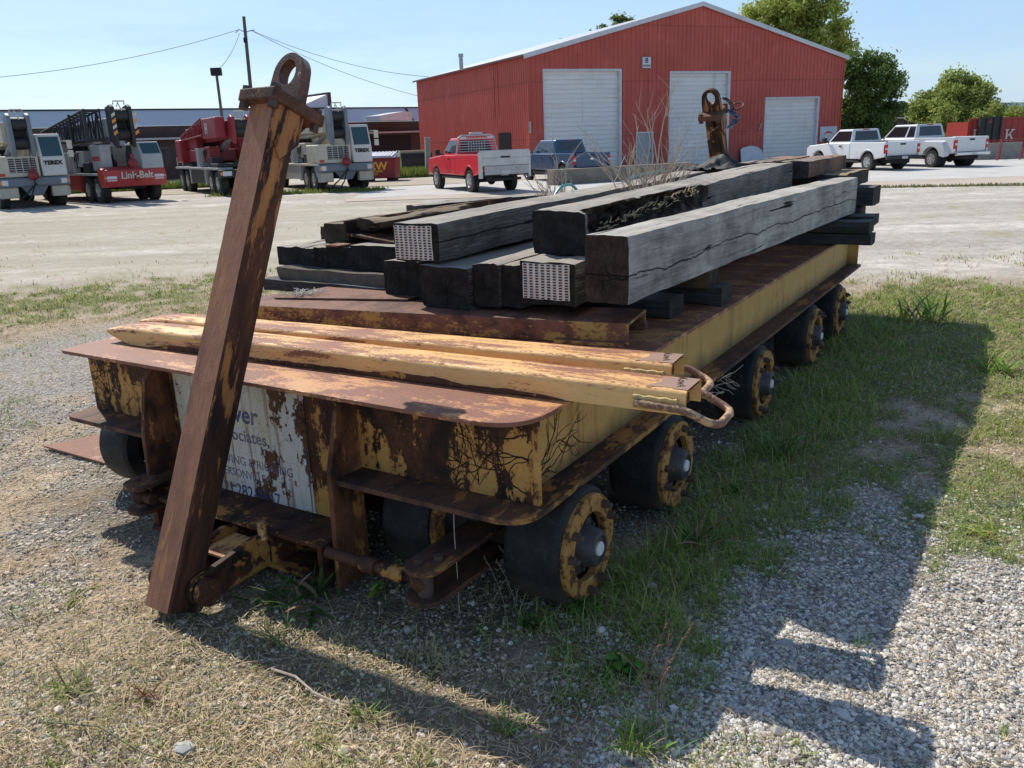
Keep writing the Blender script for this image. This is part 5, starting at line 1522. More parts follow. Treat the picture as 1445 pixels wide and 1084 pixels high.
M['alu'] = plain('aluminium', (.52,.525,.53), .35, .35, .4, 3, 0)
M['plate_white'] = plain('licence_plate', (.6,.6,.58), .5, 0, .3, 20, 0)

_wheelmesh = {}
def car_wheel(root, x, y, r, w, rim=.6, name='wheel', dual=False):
    s_ = 1 if y > 0 else -1
    key = (r, w, s_)
    if key not in _wheelmesh:
        mb = MB()
        mb.lathe([(r*rim,0),(r*.93,0),(r*.985,w*.10),(r,w*.2),(r,w*.8),(r*.985,w*.9),(r*.93,w),(r*rim,w)], (0,-s_*w/2,0), (0,s_,0), 32, closed=True)
        # tread blocks
        for k in range(28):
            a = 2*math.pi*k/28
            for oy in (-w*.30, w*.30):
                c_ = Vector(((r+.006)*math.cos(a), oy, (r+.006)*math.sin(a)))
                mb.bar(c_-Vector((0,w*.12,0)), c_+Vector((0,w*.12,0)), .05, .022, up=(math.cos(a),0,math.sin(a)))
        t = mb.build('tyre', M['rubber'])
        mb = MB()
        mb.lathe([(r*rim*1.01,w*.02),(r*rim*.93,w*.0),(r*rim*.86,-w*.10),(r*.30,-w*.14),(r*.20,w*.02),(r*.14,w*.06),(0,w*.06)], (0,s_*w/2,0), (0,s_,0), 28)
        for k in range(6):
            a = 2*math.pi*k/6
            mb.bar((r*.17*math.cos(a), s_*w*.50, r*.17*math.sin(a)), (r*rim*.88*math.cos(a), s_*w*.46, r*rim*.88*math.sin(a)), .085, .03, up=(0,1,0))
        rm = mb.build('rim', M['rim'])
        _wheelmesh[key] = (t.data, rm.data)
        bpy.data.objects.remove(t); bpy.data.objects.remove(rm)
    td, rd = _wheelmesh[key]
    e = empty(name, (x, y, r), 0, root)
    e.rotation_euler = (0, rng.random()*6, 0)
    for nm, d_ in (('tyre', td), ('rim', rd)):
        o = bpy.data.objects.new(nm, d_); COL.objects.link(o); o.parent = e
    return e
def arch(cx, r, z0, n=12, rev=False):
    """points of a wheel arch from rear to front over the wheel, above z0"""
    cz = r*.82
    a0 = math.asin(max(-1, min(1, (z0-cz)/r)))
    pts = [(cx - r*math.cos(a0+(math.pi-2*a0)*k/n), cz + r*math.sin(a0+(math.pi-2*a0)*k/n)) for k in range(n+1)]
    return pts[::-1] if rev else pts
def pickup(name, label, loc, yaw, paint, wb=3.6, cab=(1.25, 2.0), hood=1.2, wheel=.40, beltz=1.22, roofz=1.88, sill=.52, rear=1.22, ext=False, crew=False, dually=False, half=.97, bedz=1.26, bumper='black', lights='tall', lean=1.0):
    root = empty(name, loc, yaw, label=label, cat='pickup truck')
    cb, cl = cab                      # cab back x, cab length at belt
    cf = cb+cl                        # cowl x
    fr = wb+.92                       # front end
    ar = wheel+.11
    zb = sill
    # cab + hood body
    P = [(cb,zb)]+arch(wb,ar,zb)+[(fr-.05,zb-.02),(fr+.02,zb+.2),(fr,beltz-.22),(fr-.18,beltz-.10),(cf+.05,beltz-.005),(cf-.15,beltz+.02),(cb,beltz+.02)]
    mb = MB(); mb.prism(P, 'y', -half, half)
    mb.build('body', paint, root, bevel=.055, seg=3)
    # greenhouse
    bx0, bx1 = cb+.01, cf-.02
    tx0, tx1 = cb+.14, cf-.72*lean
    by, ty = half-.07, half-.24
    zb_, zt = beltz-.03, roofz
    c = [(bx0,-by,zb_),(bx1,-by,zb_),(bx1,by,zb_),(bx0,by,zb_),(tx0,-ty,zt),(tx1,-ty,zt),(tx1,ty,zt),(tx0,ty,zt)]
    mb = MB(); mb.hexa(c); cabo = mb.build('cab', paint, root, bevel=.06, seg=3)
    def pane(nm, A, B, C, D, m, ins=.0):
        A, B, C, D = [Vector(p) for p in (A,B,C,D)]
        nrm = (B-A).cross(D-A).normalized()
        m_ = MB(); off = nrm*.008
        m_.add([A+off,B+off,C+off,D+off,A-off,B-off,C-off,D-off], [(0,1,2,3),(0,4,5,1),(1,5,6,2),(2,6,7,3),(3,7,4,0)])
        return m_.build(nm, m, cabo)
    def lerp(a, b, t): return Vector(a)*(1-t)+Vector(b)*t
    def face(a, b, cc, d, s0, s1, t0, t1):
        """sub-rectangle of quad a(bl) b(br) cc(tr) d(tl)"""
        f_ = lambda s_, t_: lerp(lerp(a,b,s_), lerp(d,cc,s_), t_)
        return f_(s0,t0), f_(s1,t0), f_(s1,t1), f_(s0,t1)
    pane('rear_window', *face(c[3],c[0],c[4],c[7],.10,.90,.22,.86), M['tint'])
    pane('windshield', *face(c[1],c[2],c[6],c[5],.06,.94,.12,.92), M['tint'])
    segs = [(.05,.90)] if not (ext or crew) else ([(.06,.28),(.34,.92)] if ext else [(.05,.44),(.50,.92)])
    for s0, s1 in segs:
        pane('side_window', *face(c[0],c[1],c[5],c[4],s0,s1,.16,.86), M['tint'])
        pane('side_window', *[Vector((p.x,-p.y,p.z)) for p in reversed(face(c[0],c[1],c[5],c[4],s0,s1,.16,.86))], M['tint'])
    # doors (thin proud panels) with handles
    dsegs = [(cb+.50 if not crew else cb+1.06, cf-.02)] + ([(cb+.05, cb+1.0)] if crew else [])
    for x0, x1 in dsegs:
        for s_ in (-1, 1):
            mb = MB(); mb.box(x0, x1, s_*half, s_*(half+.006), sill+.09, beltz-.02)
            d_ = mb.build('door', paint, root, bevel=.004)
            mb = MB(); mb.box(x0+.08, x0+.26, s_*(half+.0065), s_*(half+.035), beltz-.17, beltz-.11); mb.build('door_handle', M['black_trim'], d_)
    # bed
    hb = half
    for s_ in (-1, 1):
        a_ = arch(0, ar, zb)
        Pb = [(-rear,zb+.10)]+[(-ar-.05,zb)]*0+a_+[(cb-.025,zb),(cb-.025,bedz),(-rear,bedz)]
        mb = MB(); mb.prism(Pb, 'y', s_*(hb-.10), s_*hb) if s_ > 0 else mb.prism(Pb, 'y', -hb, -hb+.10)
        bs = mb.build('bed_side', paint, root, bevel=.03, seg=2)
        # fender lip
        mb = MB(); aa = arch(0, ar+.012, zb)
        mb.tube([(x,s_*(hb-.005),z) for x,z in aa], .022, 6)
        if dually:
            pf = arch(0, ar+.02, zb-.02, 16); po = arch(0, ar+.30, zb-.02, 16)
            m2 = MB(); vs = []
            for (x,z),(x2,z2) in zip(pf, po):
                z2 = min(z2, bedz-.13)
                vs += [(x, s_*(hb+.20), z), (x2*.98, s_*(hb+.19), z2-.06), (x2*1.1, s_*(hb-.01), z2)]
            m2.add(vs, [(3*k,3*k+1,3*k+4,3*k+3) if s_ < 0 else (3*k,3*k+3,3*k+4,3*k+1) for k in range(16)]+[(3*k+1,3*k+2,3*k+5,3*k+4) if s_ < 0 else (3*k+1,3*k+4,3*k+5,3*k+2) for k in range(16)], 0, True)
            m2.build('rear_fender', paint, root)
        else: mb.build('fender_lip', paint, root)
    mb = MB(); mb.box(-rear+.05, cb-.03, -hb+.101, hb-.101, zb+.28, zb+.33); mb.box(cb-.09, cb-.03, -hb+.101, hb-.101, zb+.331, bedz-.01)
    mb.build('bed_floor', M['bed_dark'], root)
    mb = MB(); mb.box(-rear-.005, -rear+.055, -hb+.16, hb-.16, zb+.14, bedz-.01)
    tg = mb.build('tailgate', paint, root, bevel=.018)
    mb = MB(); mb.box(-rear-.016, -rear-.006, -.14, .14, bedz-.16, bedz-.08); mb.build('handle', M['black_trim'], tg)
    mb = MB(); mb.lathe([(0,0),(.05,0),(.05,.01)], (-rear-.016,0,bedz-.27), (1,0,0), 16); mb.v = [(x,y*1.9,z) for x,y,z in mb.v]; mb.build('oval_badge', M['chrome'], tg)
    for s_ in (-1, 1):
        mb = MB(); mb.box(-rear-.012, -rear+.09, s_*(hb-.155), s_*(hb+.004), bedz-.52, bedz-.12); tl = mb.build('tail_light', M['lens_red'], root, bevel=.02)
        mb = MB(); mb.box(-rear-.016, -rear-.0125, s_*(hb-.145), s_*(hb-.02), bedz-.36, bedz-.27); mb.build('reverse_lamp', M['lens_clear'], tl)
    # bumpers, chassis
    bm_ = M['chrome'] if bumper == 'chrome' else M['black_trim']
    mb = MB(); mb.prism([(-rear-.20,zb-.02),(-rear-.02,zb-.02),(-rear-.02,zb+.13),(-rear-.20,zb+.13)], 'y', -hb+.02, hb-.02); bq = mb.build('rear_bumper', bm_, root, bevel=.03)
    mb = MB(); mb.box(-rear-.206, -rear-.2005, -.16, .16, zb+.0, zb+.11); mb.build('licence_plate', M['plate_white'], bq)
    mb = MB(); mb.box(fr-.02, fr+.10, -half+.02, half-.02, zb-.04, zb+.18); mb.build('front_bumper', M['chrome'], root, bevel=.03)
    mb = MB(); mb.box(fr-.04, fr+.025, -.62, .62, zb+.2, beltz-.18); mb.build('grille', M['black_trim'], root)
    for s_ in (-1, 1):
        mb = MB(); mb.box(fr-.06, fr+.028, s_*.64, s_*(half-.04), zb+.3, beltz-.2); mb.build('headlight', M['lens_clear'], root)
        mb = MB(); mb.box(cf-.30, cf-.12, s_*(half+.10), s_*(half+.30), beltz+.02, beltz+.26); mb.bar((cf-.2,s_*(half-.08),beltz+.05),(cf-.2,s_*(half+.14),beltz+.08), .06)
        mb.build('side_mirror', M['black_trim'], root, bevel=.02)
        mb = MB(); mb.tube([(ar+.12,s_*(half-.08),zb-.10),(wb-ar-.12,s_*(half-.08),zb-.10)], .05, 8); mb.build('running_board', M['black_trim'], root)
    mb = MB(); mb.box(-rear, fr-.1, -.45, .45, zb-.20, zb+.02); mb.box(wb-.55, wb+.55, -half+.30, half-.30, zb-.1, beltz-.3)
    mb.box(-.6,.6,-half+.32,half-.32, zb-.02, zb+.26); mb.sphere((0,0,wheel-.03), .17, 7); mb.bar((0,-.8,wheel-.02),(0,.8,wheel-.02), .12)
    mb.build('chassis', M['shade'], root)
    yw = half-.15
    for x in (0, wb):
        for s_ in (-1, 1):
            car_wheel(root, x, s_*(yw+(.17 if dually and x == 0 else 0)), wheel, .27)
            if dually and x == 0: car_wheel(root, x, s_*(yw-.14), wheel, .25)
    mb = MB(); mb.box(tx0-.01, tx0+.05, -.18, .18, roofz-.055, roofz-.005); mb.build('brake_lamp', M['lens_red'], root)
    return root
trk = pickup('pickup_truck', 'red single-cab pickup with an aluminium lift gate and rack', (-.52,34.75,0), R(114), M['p_red'], wb=3.95, cab=(1.50,1.72), wheel=.46, beltz=1.44, roofz=2.13, sill=.66, bedz=1.48, rear=1.15, half=.99)
# headache rack behind the cab
mb = MB(); x = 1.42
mb.tube([(x,-.92,1.48),(x+.02,-.80,2.13),(x+.02,-.66,2.22),(x+.02,.66,2.22),(x+.02,.80,2.13),(x,.92,1.48)], .035, 8)
for k in range(5): mb.bar((x+.01,-.84+.0*k,1.58+.10*k),(x+.01,.84-.0*k,1.58+.10*k), .025)
for k in range(7): mb.bar((x+.012,-.36+.12*k,1.60),(x+.012,-.36+.12*k,2.0), .02)
mb.bar((x,-.8,2.09),(x,.8,2.09), .04)
hr = mb.build('headache_rack', M['alu'], trk)
for y in (-.60,.60):
    mb = MB(); mb.box(x-.06,x-.005,y-.13,y+.13,2.07,2.17); mb.build('work_light', M['lens_clear'], hr)
mb = MB(); mb.box(x-.05,x+.15,-.28,.28,2.24,2.34); mb.build('light_bar', M['alu'], hr, bevel=.03)
# lift gate
mb = MB(); X = -1.42
for k in range(2): mb.box(X-.05, X, -1.0, 1.0, 1.06+.275*k, 1.33+.275*k)
mb.box(X-.03, X+.02, -1.06, 1.06, 1.04, 1.62)
lg = mb.build('lift_gate', M['alu'], trk, bevel=.008)
mb = MB(); mb.box(X-.052-.002, X-.0505, -.20, .20, 1.33, 1.40); mb.build('maker_plate', M['black_trim'], lg)
mb = MB(); mb.box(X-.07, X+.0, -.98, .90, .70, 1.035); mb.build('lower_panel', M['galv'], lg, bevel=.01)
for y in (-1.03, 1.03):
    mb = MB(); mb.box(X-.06, X+.14, y-.05, y+.05, .58, 1.56); mb.build('gate_rail', M['alu'], lg)
mb = MB(); mb.box(X-.076, X-.071, -.18, .18, .72, .86); mb.build('licence_plate', M['plate_white'], lg)
mb = MB(); mb.bar((X+.1,-.7,.52),(X+.1,.7,.52), .10); mb.build('tow_bar', M['shade'], lg)
pickup('pickup_truck', 'blue crew-cab pickup parked in front of the left white door', (3.55,39.9,0), R(114), M['p_blue'], wb=3.75, cab=(.90,2.45), wheel=.40, beltz=1.27, roofz=1.90, sill=.53, bedz=1.30, rear=1.12, crew=True, bumper='chrome')
pickup('pickup_truck', 'white single-cab pickup parked by the right-hand door', (17.75,39.9,0), R(107), M['p_white'], wb=3.55, cab=(1.22,1.85), wheel=.39, beltz=1.24, roofz=1.87, sill=.52, bedz=1.28, rear=1.12)
pickup('pickup_truck', 'silver extended-cab pickup with double rear wheels', (21.15,40.5,0), R(107), M['p_silver'], wb=3.95, cab=(1.30,2.35), wheel=.40, beltz=1.32, roofz=1.98, sill=.56, bedz=1.36, rear=1.18, ext=True, dually=True, bumper='chrome')
# ------------------------------------------------------------------ truck cranes   local: x forward, y left, origin on the ground under the front axles
M['cream'] = plain('crane_cream', (.56,.52,.41), .5, 0, .5, 1.5, 0, (.25,.21,.15)); M['cabwhite'] = plain('crane_white', (.66,.65,.60), .4, 0, .3, 1.5, 0, (.35,.31,.25))
M['crane_grey'] = plain('crane_grey', (.17,.20,.235), .5, 0, .4, 1.5, 0); M['crane_red'] = plain('crane_red', (.46,.045,.04), .45, 0, .4, 1.5, 0)
M['maroon'] = plain('crane_maroon', (.30,.018,.028), .45, 0, .35, 1.5, 0); M['blackiron'] = plain('crane_black', (.022,.022,.025), .6, 0, .4, 3, 0, (.06,.05,.045))
M['lightgrey'] = plain('crane_lightgrey', (.42,.43,.44), .45, 0, .4, 1.5, 0); M['orange_lens'] = NT('orange_lens').out((.8,.25,.03), .2)
M['stripe_w'] = plain('stripe_pale', (.62,.58,.48), .5, 0, .3, 3, 0)
def truss(mb, a, b, up, w, h0, h1, n, r, m=0):
    """lattice boom of four chords between a and b; square section w x h"""
    a = Vector(a); b = Vector(b); d = (b-a).normalized(); s_ = d.cross(Vector(up)).normalized(); u = s_.cross(d)
    def P(t, i, j):
        h = h0+(h1-h0)*t
        return a+(b-a)*t + s_*(w/2*i) + u*(h*j)
    for i in (-1,1):
        for j in (0,1): mb.tube([P(0,i,j),P(1,i,j)], r*1.5, 6, m)
    for k in range(n+1):
        t = k/n
        for i in (-1,1): mb.tube([P(t,i,0),P(t,i,1)], r, 5, m)
        for j in (0,1): mb.tube([P(t,-1,j),P(t,1,j)], r*.8, 4, m)
        if k < n:
            t2 = (k+1)/n
            for i in (-1,1):
                mb.tube([P(t,i,0),P(t2,i,1)] if k % 2 else [P(t,i,1),P(t2,i,0)], r*.85, 4, m)
            for j in (0,1): mb.tube([P(t,-1,j),P(t2,1,j)], r*.7, 4, m)
def crane(label, loc, yaw, style):
    r = empty('truck_crane', loc, yaw, label=label, cat='crane')
    body, cabm, bump, boomm = {'terex': (M['cream'], M['cabwhite'], M['crane_grey'], M['cream']), 'link': (M['crane_red'], M['lightgrey'], M['crane_red'], M['blackiron']), 'red': (M['blackiron'], M['lightgrey'], M['blackiron'], M['maroon'])}[style]
    mb = MB(); mb.box(-8.2, 1.2, -.55, .55, .55, 1.12); mb.box(-7.8, .9, -.9, .9, .75, 1.0); mb.build('chassis', M['shade'], r)
    for s_ in (-1, 1):
        mb = MB(); mb.box(-8.0, 1.05, s_*.62, s_*1.30, 1.15, 1.24); mb.build('deck', M['lightgrey'] if style != 'terex' else M['cream'], r, bevel=.01)
        mb = MB(); mb.box(-4.6, -1.5, s_*.75, s_*1.27, .50, 1.149); mb.build('side_box', body if style != 'terex' else M['lightgrey'], r, bevel=.02)
        for x in (-4.55, -1.42):
            mb = MB(); mb.box(x-.10, x+.10, s_*.55, s_*1.31, .45, 1.148); mb.build('outrigger', body if style == 'link' else M['lightgrey'], r)
        mb = MB(); mb.prism([(.98,.95),(1.50,.45),(1.62,.45),(1.62,.78),(1.20,1.14),(.98,1.14)], 'y', s_*1.24, s_*1.30) if style == 'terex' else mb.prism([(1.0,.8),(1.06,.8),(1.06,1.14),(1.0,1.14)], 'y', s_*.7, s_*1.28)
        mb.build('fender', M['lightgrey'] if style != 'link' else body, r)
    for x in (.62, -.62, -5.6, -6.95):
        for s_ in (-1, 1): car_wheel(r, x, s_*1.08, .545, .36, rim=.52)
    # bumper
    bz0, bz1 = (.86, 1.22) if style == 'terex' else (.66, 1.32)
    mb = MB()
    if style == 'link':
        mb.prism([(.95,1.24),(.95,1.32),(1.2,1.50),(1.66,1.36),(1.72,.98),(1.62,.66),(1.2,.66)], 'y', -1.32, 1.32)
    elif style == 'red':
        mb.box(1.0,1.5,-1.3,1.3,.80,1.15)
    else: mb.prism([(1.1,bz0),(1.72,bz0),(1.76,bz0+.06),(1.76,bz1-.04),(1.70,bz1),(1.1,bz1)], 'y', -1.34, 1.34)
    bo = mb.build('front_bumper', bump, r, bevel=.03)
    fx = {'terex': 1.762, 'link': 1.71, 'red': 1.502}[style]
    for s_ in (-1, 1):
        zc = (bz0+bz1)/2 if style != 'link' else 1.02
        mb = MB(); mb.box(fx-.03, fx+.006, s_*(.80 if style != 'terex' else .98), s_*1.20, zc-.10, zc+.10); hl = mb.build('headlight', M['lens_clear'], bo)
        mb = MB(); mb.box(fx-.03, fx+.004, s_*1.205, s_*1.30, zc-.07, zc+.07); mb.build('indicator', M['orange_lens'], hl)
    if style == 'link':
        mb = MB(); add_text(mb, 'Link-Belt', .42, (1.713,-.62,.99), (0,1,0), (.12,0,1), extrude=.004, bold=.012, squash=.9); mb.build('lettering', M['stripe_w'], bo)
    if style == 'terex':
        for s_ in (-1, 1):
            mb = MB(); mb.box(1.25, 1.60, s_*.62, s_*1.28, .42, .855); mb.build('step_box', M['cream'], r, bevel=.04)
        mb = MB(); mb.prism([(-.5,.86),(.5,.86),(.25,.50),(-.25,.50)], 'x', 1.35, 1.6); mb.build('skid_plate', M['crane_grey'], r)
    # engine cover / front deck
    if style == 'terex':
        mb = MB(); mb.box(-.2, 1.62, -1.28, .30, 1.245, 2.08); hd_ = mb.build('engine_cover', M['cream'], r, bevel=.05)
        for k in range(4):
            mb = MB(); mb.box(1.621, 1.632, -.82+.26*k, -.60+.26*k, 1.42, 1.98); g_ = mb.build('grille_panel', M['blackiron'], hd_)
            mb = MB()
            for q in range(6): mb.box(1.633, 1.637, -.82+.26*k, -.60+.26*k, 1.45+.09*q, 1.475+.09*q)
            mb.build('grille_bars', M['lightgrey'], g_)
        mb = MB(); mb.box(1.621,1.626,-1.22,-1.0,1.30,1.42); mb.build('red_marker', M['lens_red'], hd_)
    elif style == 'link':
        mb = MB(); mb.box(-.5, .75, -.95, .40, 1.33, 2.42); hd_ = mb.build('operator_housing', M['lightgrey'], r, bevel=.05)
        mb = MB(); mb.box(.752, .762, -.55, .34, 1.42, 2.34); mb.build('housing_window', M['tint'], hd_)
        mb = MB(); mb.box(-.4,.5,-.953,-.951,1.75,1.95); mb.build('red_stripe', M['crane_red'], hd_)
    else:
        mb = MB(); mb.box(-.6, .7, -1.2, .2, 1.245, 1.42); mb.build('front_deck', M['blackiron'], r, bevel=.02)
        mb = MB(); mb.box(1.503,1.508,-.35,.35,.92,1.06); mb.build('number_plate', M['plate_white'], bo)
    # carrier cab (vehicle left)
    y0, y1 = .36, 1.30
    if style == 'terex': zt, xb, xf = 2.92, .15, 1.70
    elif style == 'link': zt, xb, xf = 2.48, .25, 1.66
    else: zt, xb, xf = 2.40, .2, 1.48
    z0 = 1.245 if style != 'link' else 1.37
    mb = MB(); zc = 1.95
    c = [(xb,y0,z0),(xf,y0,z0),(xf,y1,z0),(xb,y1,z0),(xb+.05,y0+.05,zt),(xf-.34,y0+.06,zt),(xf-.34,y1-.14,zt),(xb+.05,y1-.12,zt)]
    mb.prism([(xb,z0),(xf,z0),(xf-.02,zc),(xf-.33,zt),(xb+.05,zt)], 'y', y0, y1)
    cab = mb.build('cab', cabm, r, bevel=.05, seg=3)
    def V(x, y, z): return (x, y, z)
    d_ = Vector((-.31,0,zt-zc)); nrm = Vector((zt-zc,0,.31)).normalized()*.012
    def ws(t0, t1, ya, yb):
        a = Vector((xf-.02,ya,zc))+d_*t0; b = Vector((xf-.02,yb,zc))+d_*t0; cc = Vector((xf-.02,yb,zc))+d_*t1; dd = Vector((xf-.02,ya,zc))+d_*t1
        return [p+nrm for p in (a,b,cc,dd)]
    mb = MB(); mb.add(ws(.08,.88,y0+.10,y1-.08), [(0,1,2,3)]); mb.build('windshield', M['crane_glass'], cab)
    mb = MB(); mb.quad((xb+.25,y1+.004,zc+.03),(xb+.25,y1+.004,zt-.14),(xf-.36,y1+.004,zt-.14),(xf-.12,y1+.004,zc+.03)); mb.build('side_window', M['crane_glass'], cab)
    mb = MB(); mb.tube([(xf-.1,y1,zt-.30),(xf+.05,y1+.22,zt-.30)], .02, 6); mb.box(xf-.02,xf+.06,y1+.14,y1+.34,zt-.62,zt-.28); mb.box(xf-.02,xf+.06,y1+.14,y1+.34,zt-.95,zt-.68)
    mb.build('mirror', M['stripe_w'] if style == 'terex' else M['blackiron'], cab, bevel=.02)
    if style == 'terex':
        mb = MB(); add_text(mb, 'TEREX', .22, (xf+.001,(y0+y1)/2-.01,1.70), (0,1,0), (0,0,1), align='C', extrude=.003, bold=.014, squash=1.08); mb.build('lettering', M['ink'], cab)
        mb = MB(); mb.box(xb+.3, xb+.8, y0+.1, y1-.2, zt, zt+.05); mb.build('roof_marker', M['dump_red'], cab)
    # superstructure
    mb = MB(); mb.cyl((-4.0,0,1.24),(-4.0,0,1.5), .85, n=28); mb.build('turntable', M['shade'], r)
    upm = {'terex': M['cream'], 'link': M['lightgrey'], 'red': M['maroon']}[style]
    mb = MB(); mb.box(-6.4,-2.6,-.95,.60,1.5,2.05); mb.box(-6.3,-4.2,-.9,-.55,2.05,3.1); mb.box(-6.3,-4.2,.25,.55,2.05,3.1); mb.build('upper_frame', upm, r, bevel=.03)
    mb = MB(); mb.box(-7.4,-6.2,-1.28,1.28,1.45,2.6); mb.build('counterweight', upm if style != 'link' else M['blackiron'], r, bevel=.08)
    mb = MB(); mb.prism([(-3.9,1.5),(-2.3,1.5),(-2.2,2.2),(-2.6,3.0),(-3.9,3.0)], 'y', .66, 1.30); oc = mb.build('operator_cab', upm, r, bevel=.04)
    mb = MB(); mb.quad((-3.7,1.304,2.1),(-3.7,1.304,2.85),(-2.75,1.304,2.85),(-2.45,1.304,2.1)); mb.build('cab_window', M['tint'], oc)
    mb = MB(); mb.cyl((-5.4,-.42,2.4),(-5.4,.12,2.4), .34, n=20); mb.cyl((-4.6,-.42,2.35),(-4.6,.12,2.35), .30, n=20); mb.build('winch_drum', M['blackiron'], r)
    for (x, y, z, sx, sy, sz, m_) in ((-2.4,-.95,1.5,.9,.5,.7,upm),(-1.3,-1.1,1.25,.7,.5,.45,M['blackiron']),(-3.3,-1.2,1.25,.6,.45,.9,M['lightgrey']),(-1.9,.75,1.25,.8,.45,.5,M['blackiron'])):
        mb = MB(); mb.box(x, x+sx, y, y+sy, z, z+sz); mb.build('equipment_box', m_, r, bevel=.03)
    mb = MB(); mb.cyl((-2.3,-.16,2.0),(.2,-.16,2.78), .13, n=16); mb.build('lift_cylinder', M['lightgrey'], r)
    mb = MB()
    for k in range(5): mb.tube([(-3.2+.2*k,-.9,1.5),(-3.0+.25*k,-1.0,1.9+.05*k),(-2.7+.2*k,-.7,2.1)], .03, 6)
    mb.build('hydraulic_hoses', M['blackiron'], r)
    # boom
    p0 = Vector((-6.1,-.16,2.75)); tipz = {'terex': 3.0, 'link': 3.15, 'red': 2.95}[style]; p1 = Vector((1.15,-.16,tipz))
    mb = MB()
    for k, (t0, t1, w, h) in enumerate(((0,.80,.74,.86),(.78,.91,.64,.76),(.90,1.0,.54,.66))):
        mb.bar(p0+(p1-p0)*t0, p0+(p1-p0)*t1, w, h)
    bm_ = mb.build('boom', boomm if style != 'link' else M['lightgrey'], r, bevel=.03)
    # boom head
    hx0, hx1, hz0, hz1 = 1.02, 1.72, 2.02 if style == 'terex' else 2.25, {'terex': 3.74, 'link': 4.0, 'red': 3.5}[style]
    hm = {'terex': M['crane_grey'], 'link': M['blackiron'], 'red': M['maroon']}[style]
    for y in (-.60, .10):
        mb = MB(); mb.prism([(hx0,hz0+.35),(hx1-.1,hz0),(hx1,hz0+.25),(hx1,hz1-.1),(hx1-.2,hz1),(hx0,hz1-.1)], 'y', y, y+.16); mb.build('boom_head_plate', hm, bm_, bevel=.03)
    mb = MB(); mb.cyl((1.42,-.42,hz1-.42),(1.42,.08,hz1-.42), .26, n=20); mb.cyl((1.38,-.42,hz0+.55),(1.38,.08,hz0+.55), .24, n=20); mb.build('sheaves', M['blackiron'], bm_)
    mb = MB(); mb.box(1.1,1.18,-.44,.10,hz0+.3,hz1-.2); mb.build('head_back_plate', M['blackiron'], bm_)
    mb = MB(); mb.tube([(1.5,-.40,hz1),(1.55,-.40,hz1+.14),(1.55,.05,hz1+.14),(1.5,.05,hz1)], .03, 6); mb.tube([(1.6,-.3,hz1-.1),(1.62,-.25,hz1+.1),(1.6,-.12,hz1-.25)], .025, 6); mb.build('rope_guard', M['stripe_w'], bm_)
    if style == 'link':
        for y in (-.62, .262):
            for k in range(4):
                mb = MB(); z = 2.75+.24*k; mb.prism([(1.725,0)]*0 or [(y,z),(y+.0,z+.13),(y+.16,z+.24),(y+.16,z+.11)], 'x', 1.721, 1.727); mb.build('warning_stripe', M['stripe_w'] if k % 2 else M['orange_lens'], bm_)
    # side-stowed lattice jib
    if style in ('link', 'red'):
        mb = MB()
        jm = M['blackiron'] if style == 'link' else M['maroon']
        if style == 'link':
            truss(mb, (-5.6,-.98,2.55), (.6,-.98,2.62), (0,0,1), .62, .55, 1.22, 13, .035); mb.bar((.62,-1.3,2.6),(.62,-.66,2.6), .12); mb.bar((.62,-1.3,3.8),(.62,-.66,3.8), .12)
            mb.bar((-1.2,-1.34,2.55),(-1.2,-1.34,3.72), .10); mb.bar((.62,-1.33,2.55),(.62,-1.33,3.85), .12, .12)
        else:
            truss(mb, (-6.2,-.92,2.55), (-1.6,-.92,2.72), (0,0,1), .5, .18, .72, 11, .03)
        jb = mb.build('lattice_jib', jm, r)
        if style == 'red':
            mb = MB(); mb.box(-1.6,1.0,-1.15,-.70,2.55,3.45); hp_ = mb.build('jib_head_box', M['maroon'], r, bevel=.05)
            mb = MB(); add_text(mb, 'H', .62, (-.95,-1.156,2.78), (1,0,0), (0,0,1), extrude=.003, bold=.03); mb.build('white_letter', M['stripe_w'], hp_)
    else:
        mb = MB(); mb.box(-4.2,.9,-.72,-.53,2.62,3.42); jb = mb.build('boom_side_panel', M['cream'], r, bevel=.02)
        mb = MB(); mb.lathe([(0,0),(.34,0),(.34,.006)], (.30,-.7265,3.08), (0,1,0), 28); ds = mb.build('round_emblem', M['stripe_w'], jb)
        mb = MB(); mb.box(.18,.27,-.735,-.728,2.88,3.28); mb.box(.36,.42,-.735,-.728,2.88,3.16); mb.build('emblem_bars', M['blackiron'], ds)
        mb = MB()
        for k in range(7): mb.box(-3.6+.45*k,-3.32+.45*k,-.726,-.7215,2.86+.02*k,3.02+.02*k)
        mb.build('panel_markings', M['lightgrey'], jb)
    # hook ball
    if style != 'red':
        mb = MB()
        yb = -.05 if style == 'terex' else -.12
        mb.sphere((1.92,yb,1.30 if style == 'terex' else 1.62), .20, 9); mb.cyl((1.92,yb,1.42 if style == 'terex' else 1.74),(1.92,yb,1.62 if style == 'terex' else 2.0), .07, n=10)
        hb = mb.build('hook_ball', M['dump_red'], r)
        mb = MB(); mb.tube([(1.92,yb,1.6),(1.80,yb+.05,2.6),(1.62,-.12,hz1-.4)], .014, 5); mb.build('hoist_rope', M['shade'], hb)
        mb = MB(); mb.tube([(1.92,yb,1.12),(1.95,yb,.98),(1.90,yb+.08,.92),(1.84,yb+.04,.98)], .03, 6); mb.build('hook', M['shade'], hb)
        if style == 'terex':
            mb = MB(); mb.tube([(1.92,yb,.95),(2.1,yb-.5,.5),(2.4,yb-1.2,.05)], .03, 6); mb.tube([(1.92,yb,.95),(2.25,yb-.3,.45),(2.5,yb-.7,.05)], .03, 6); mb.build('sling', M['shade'], hb)
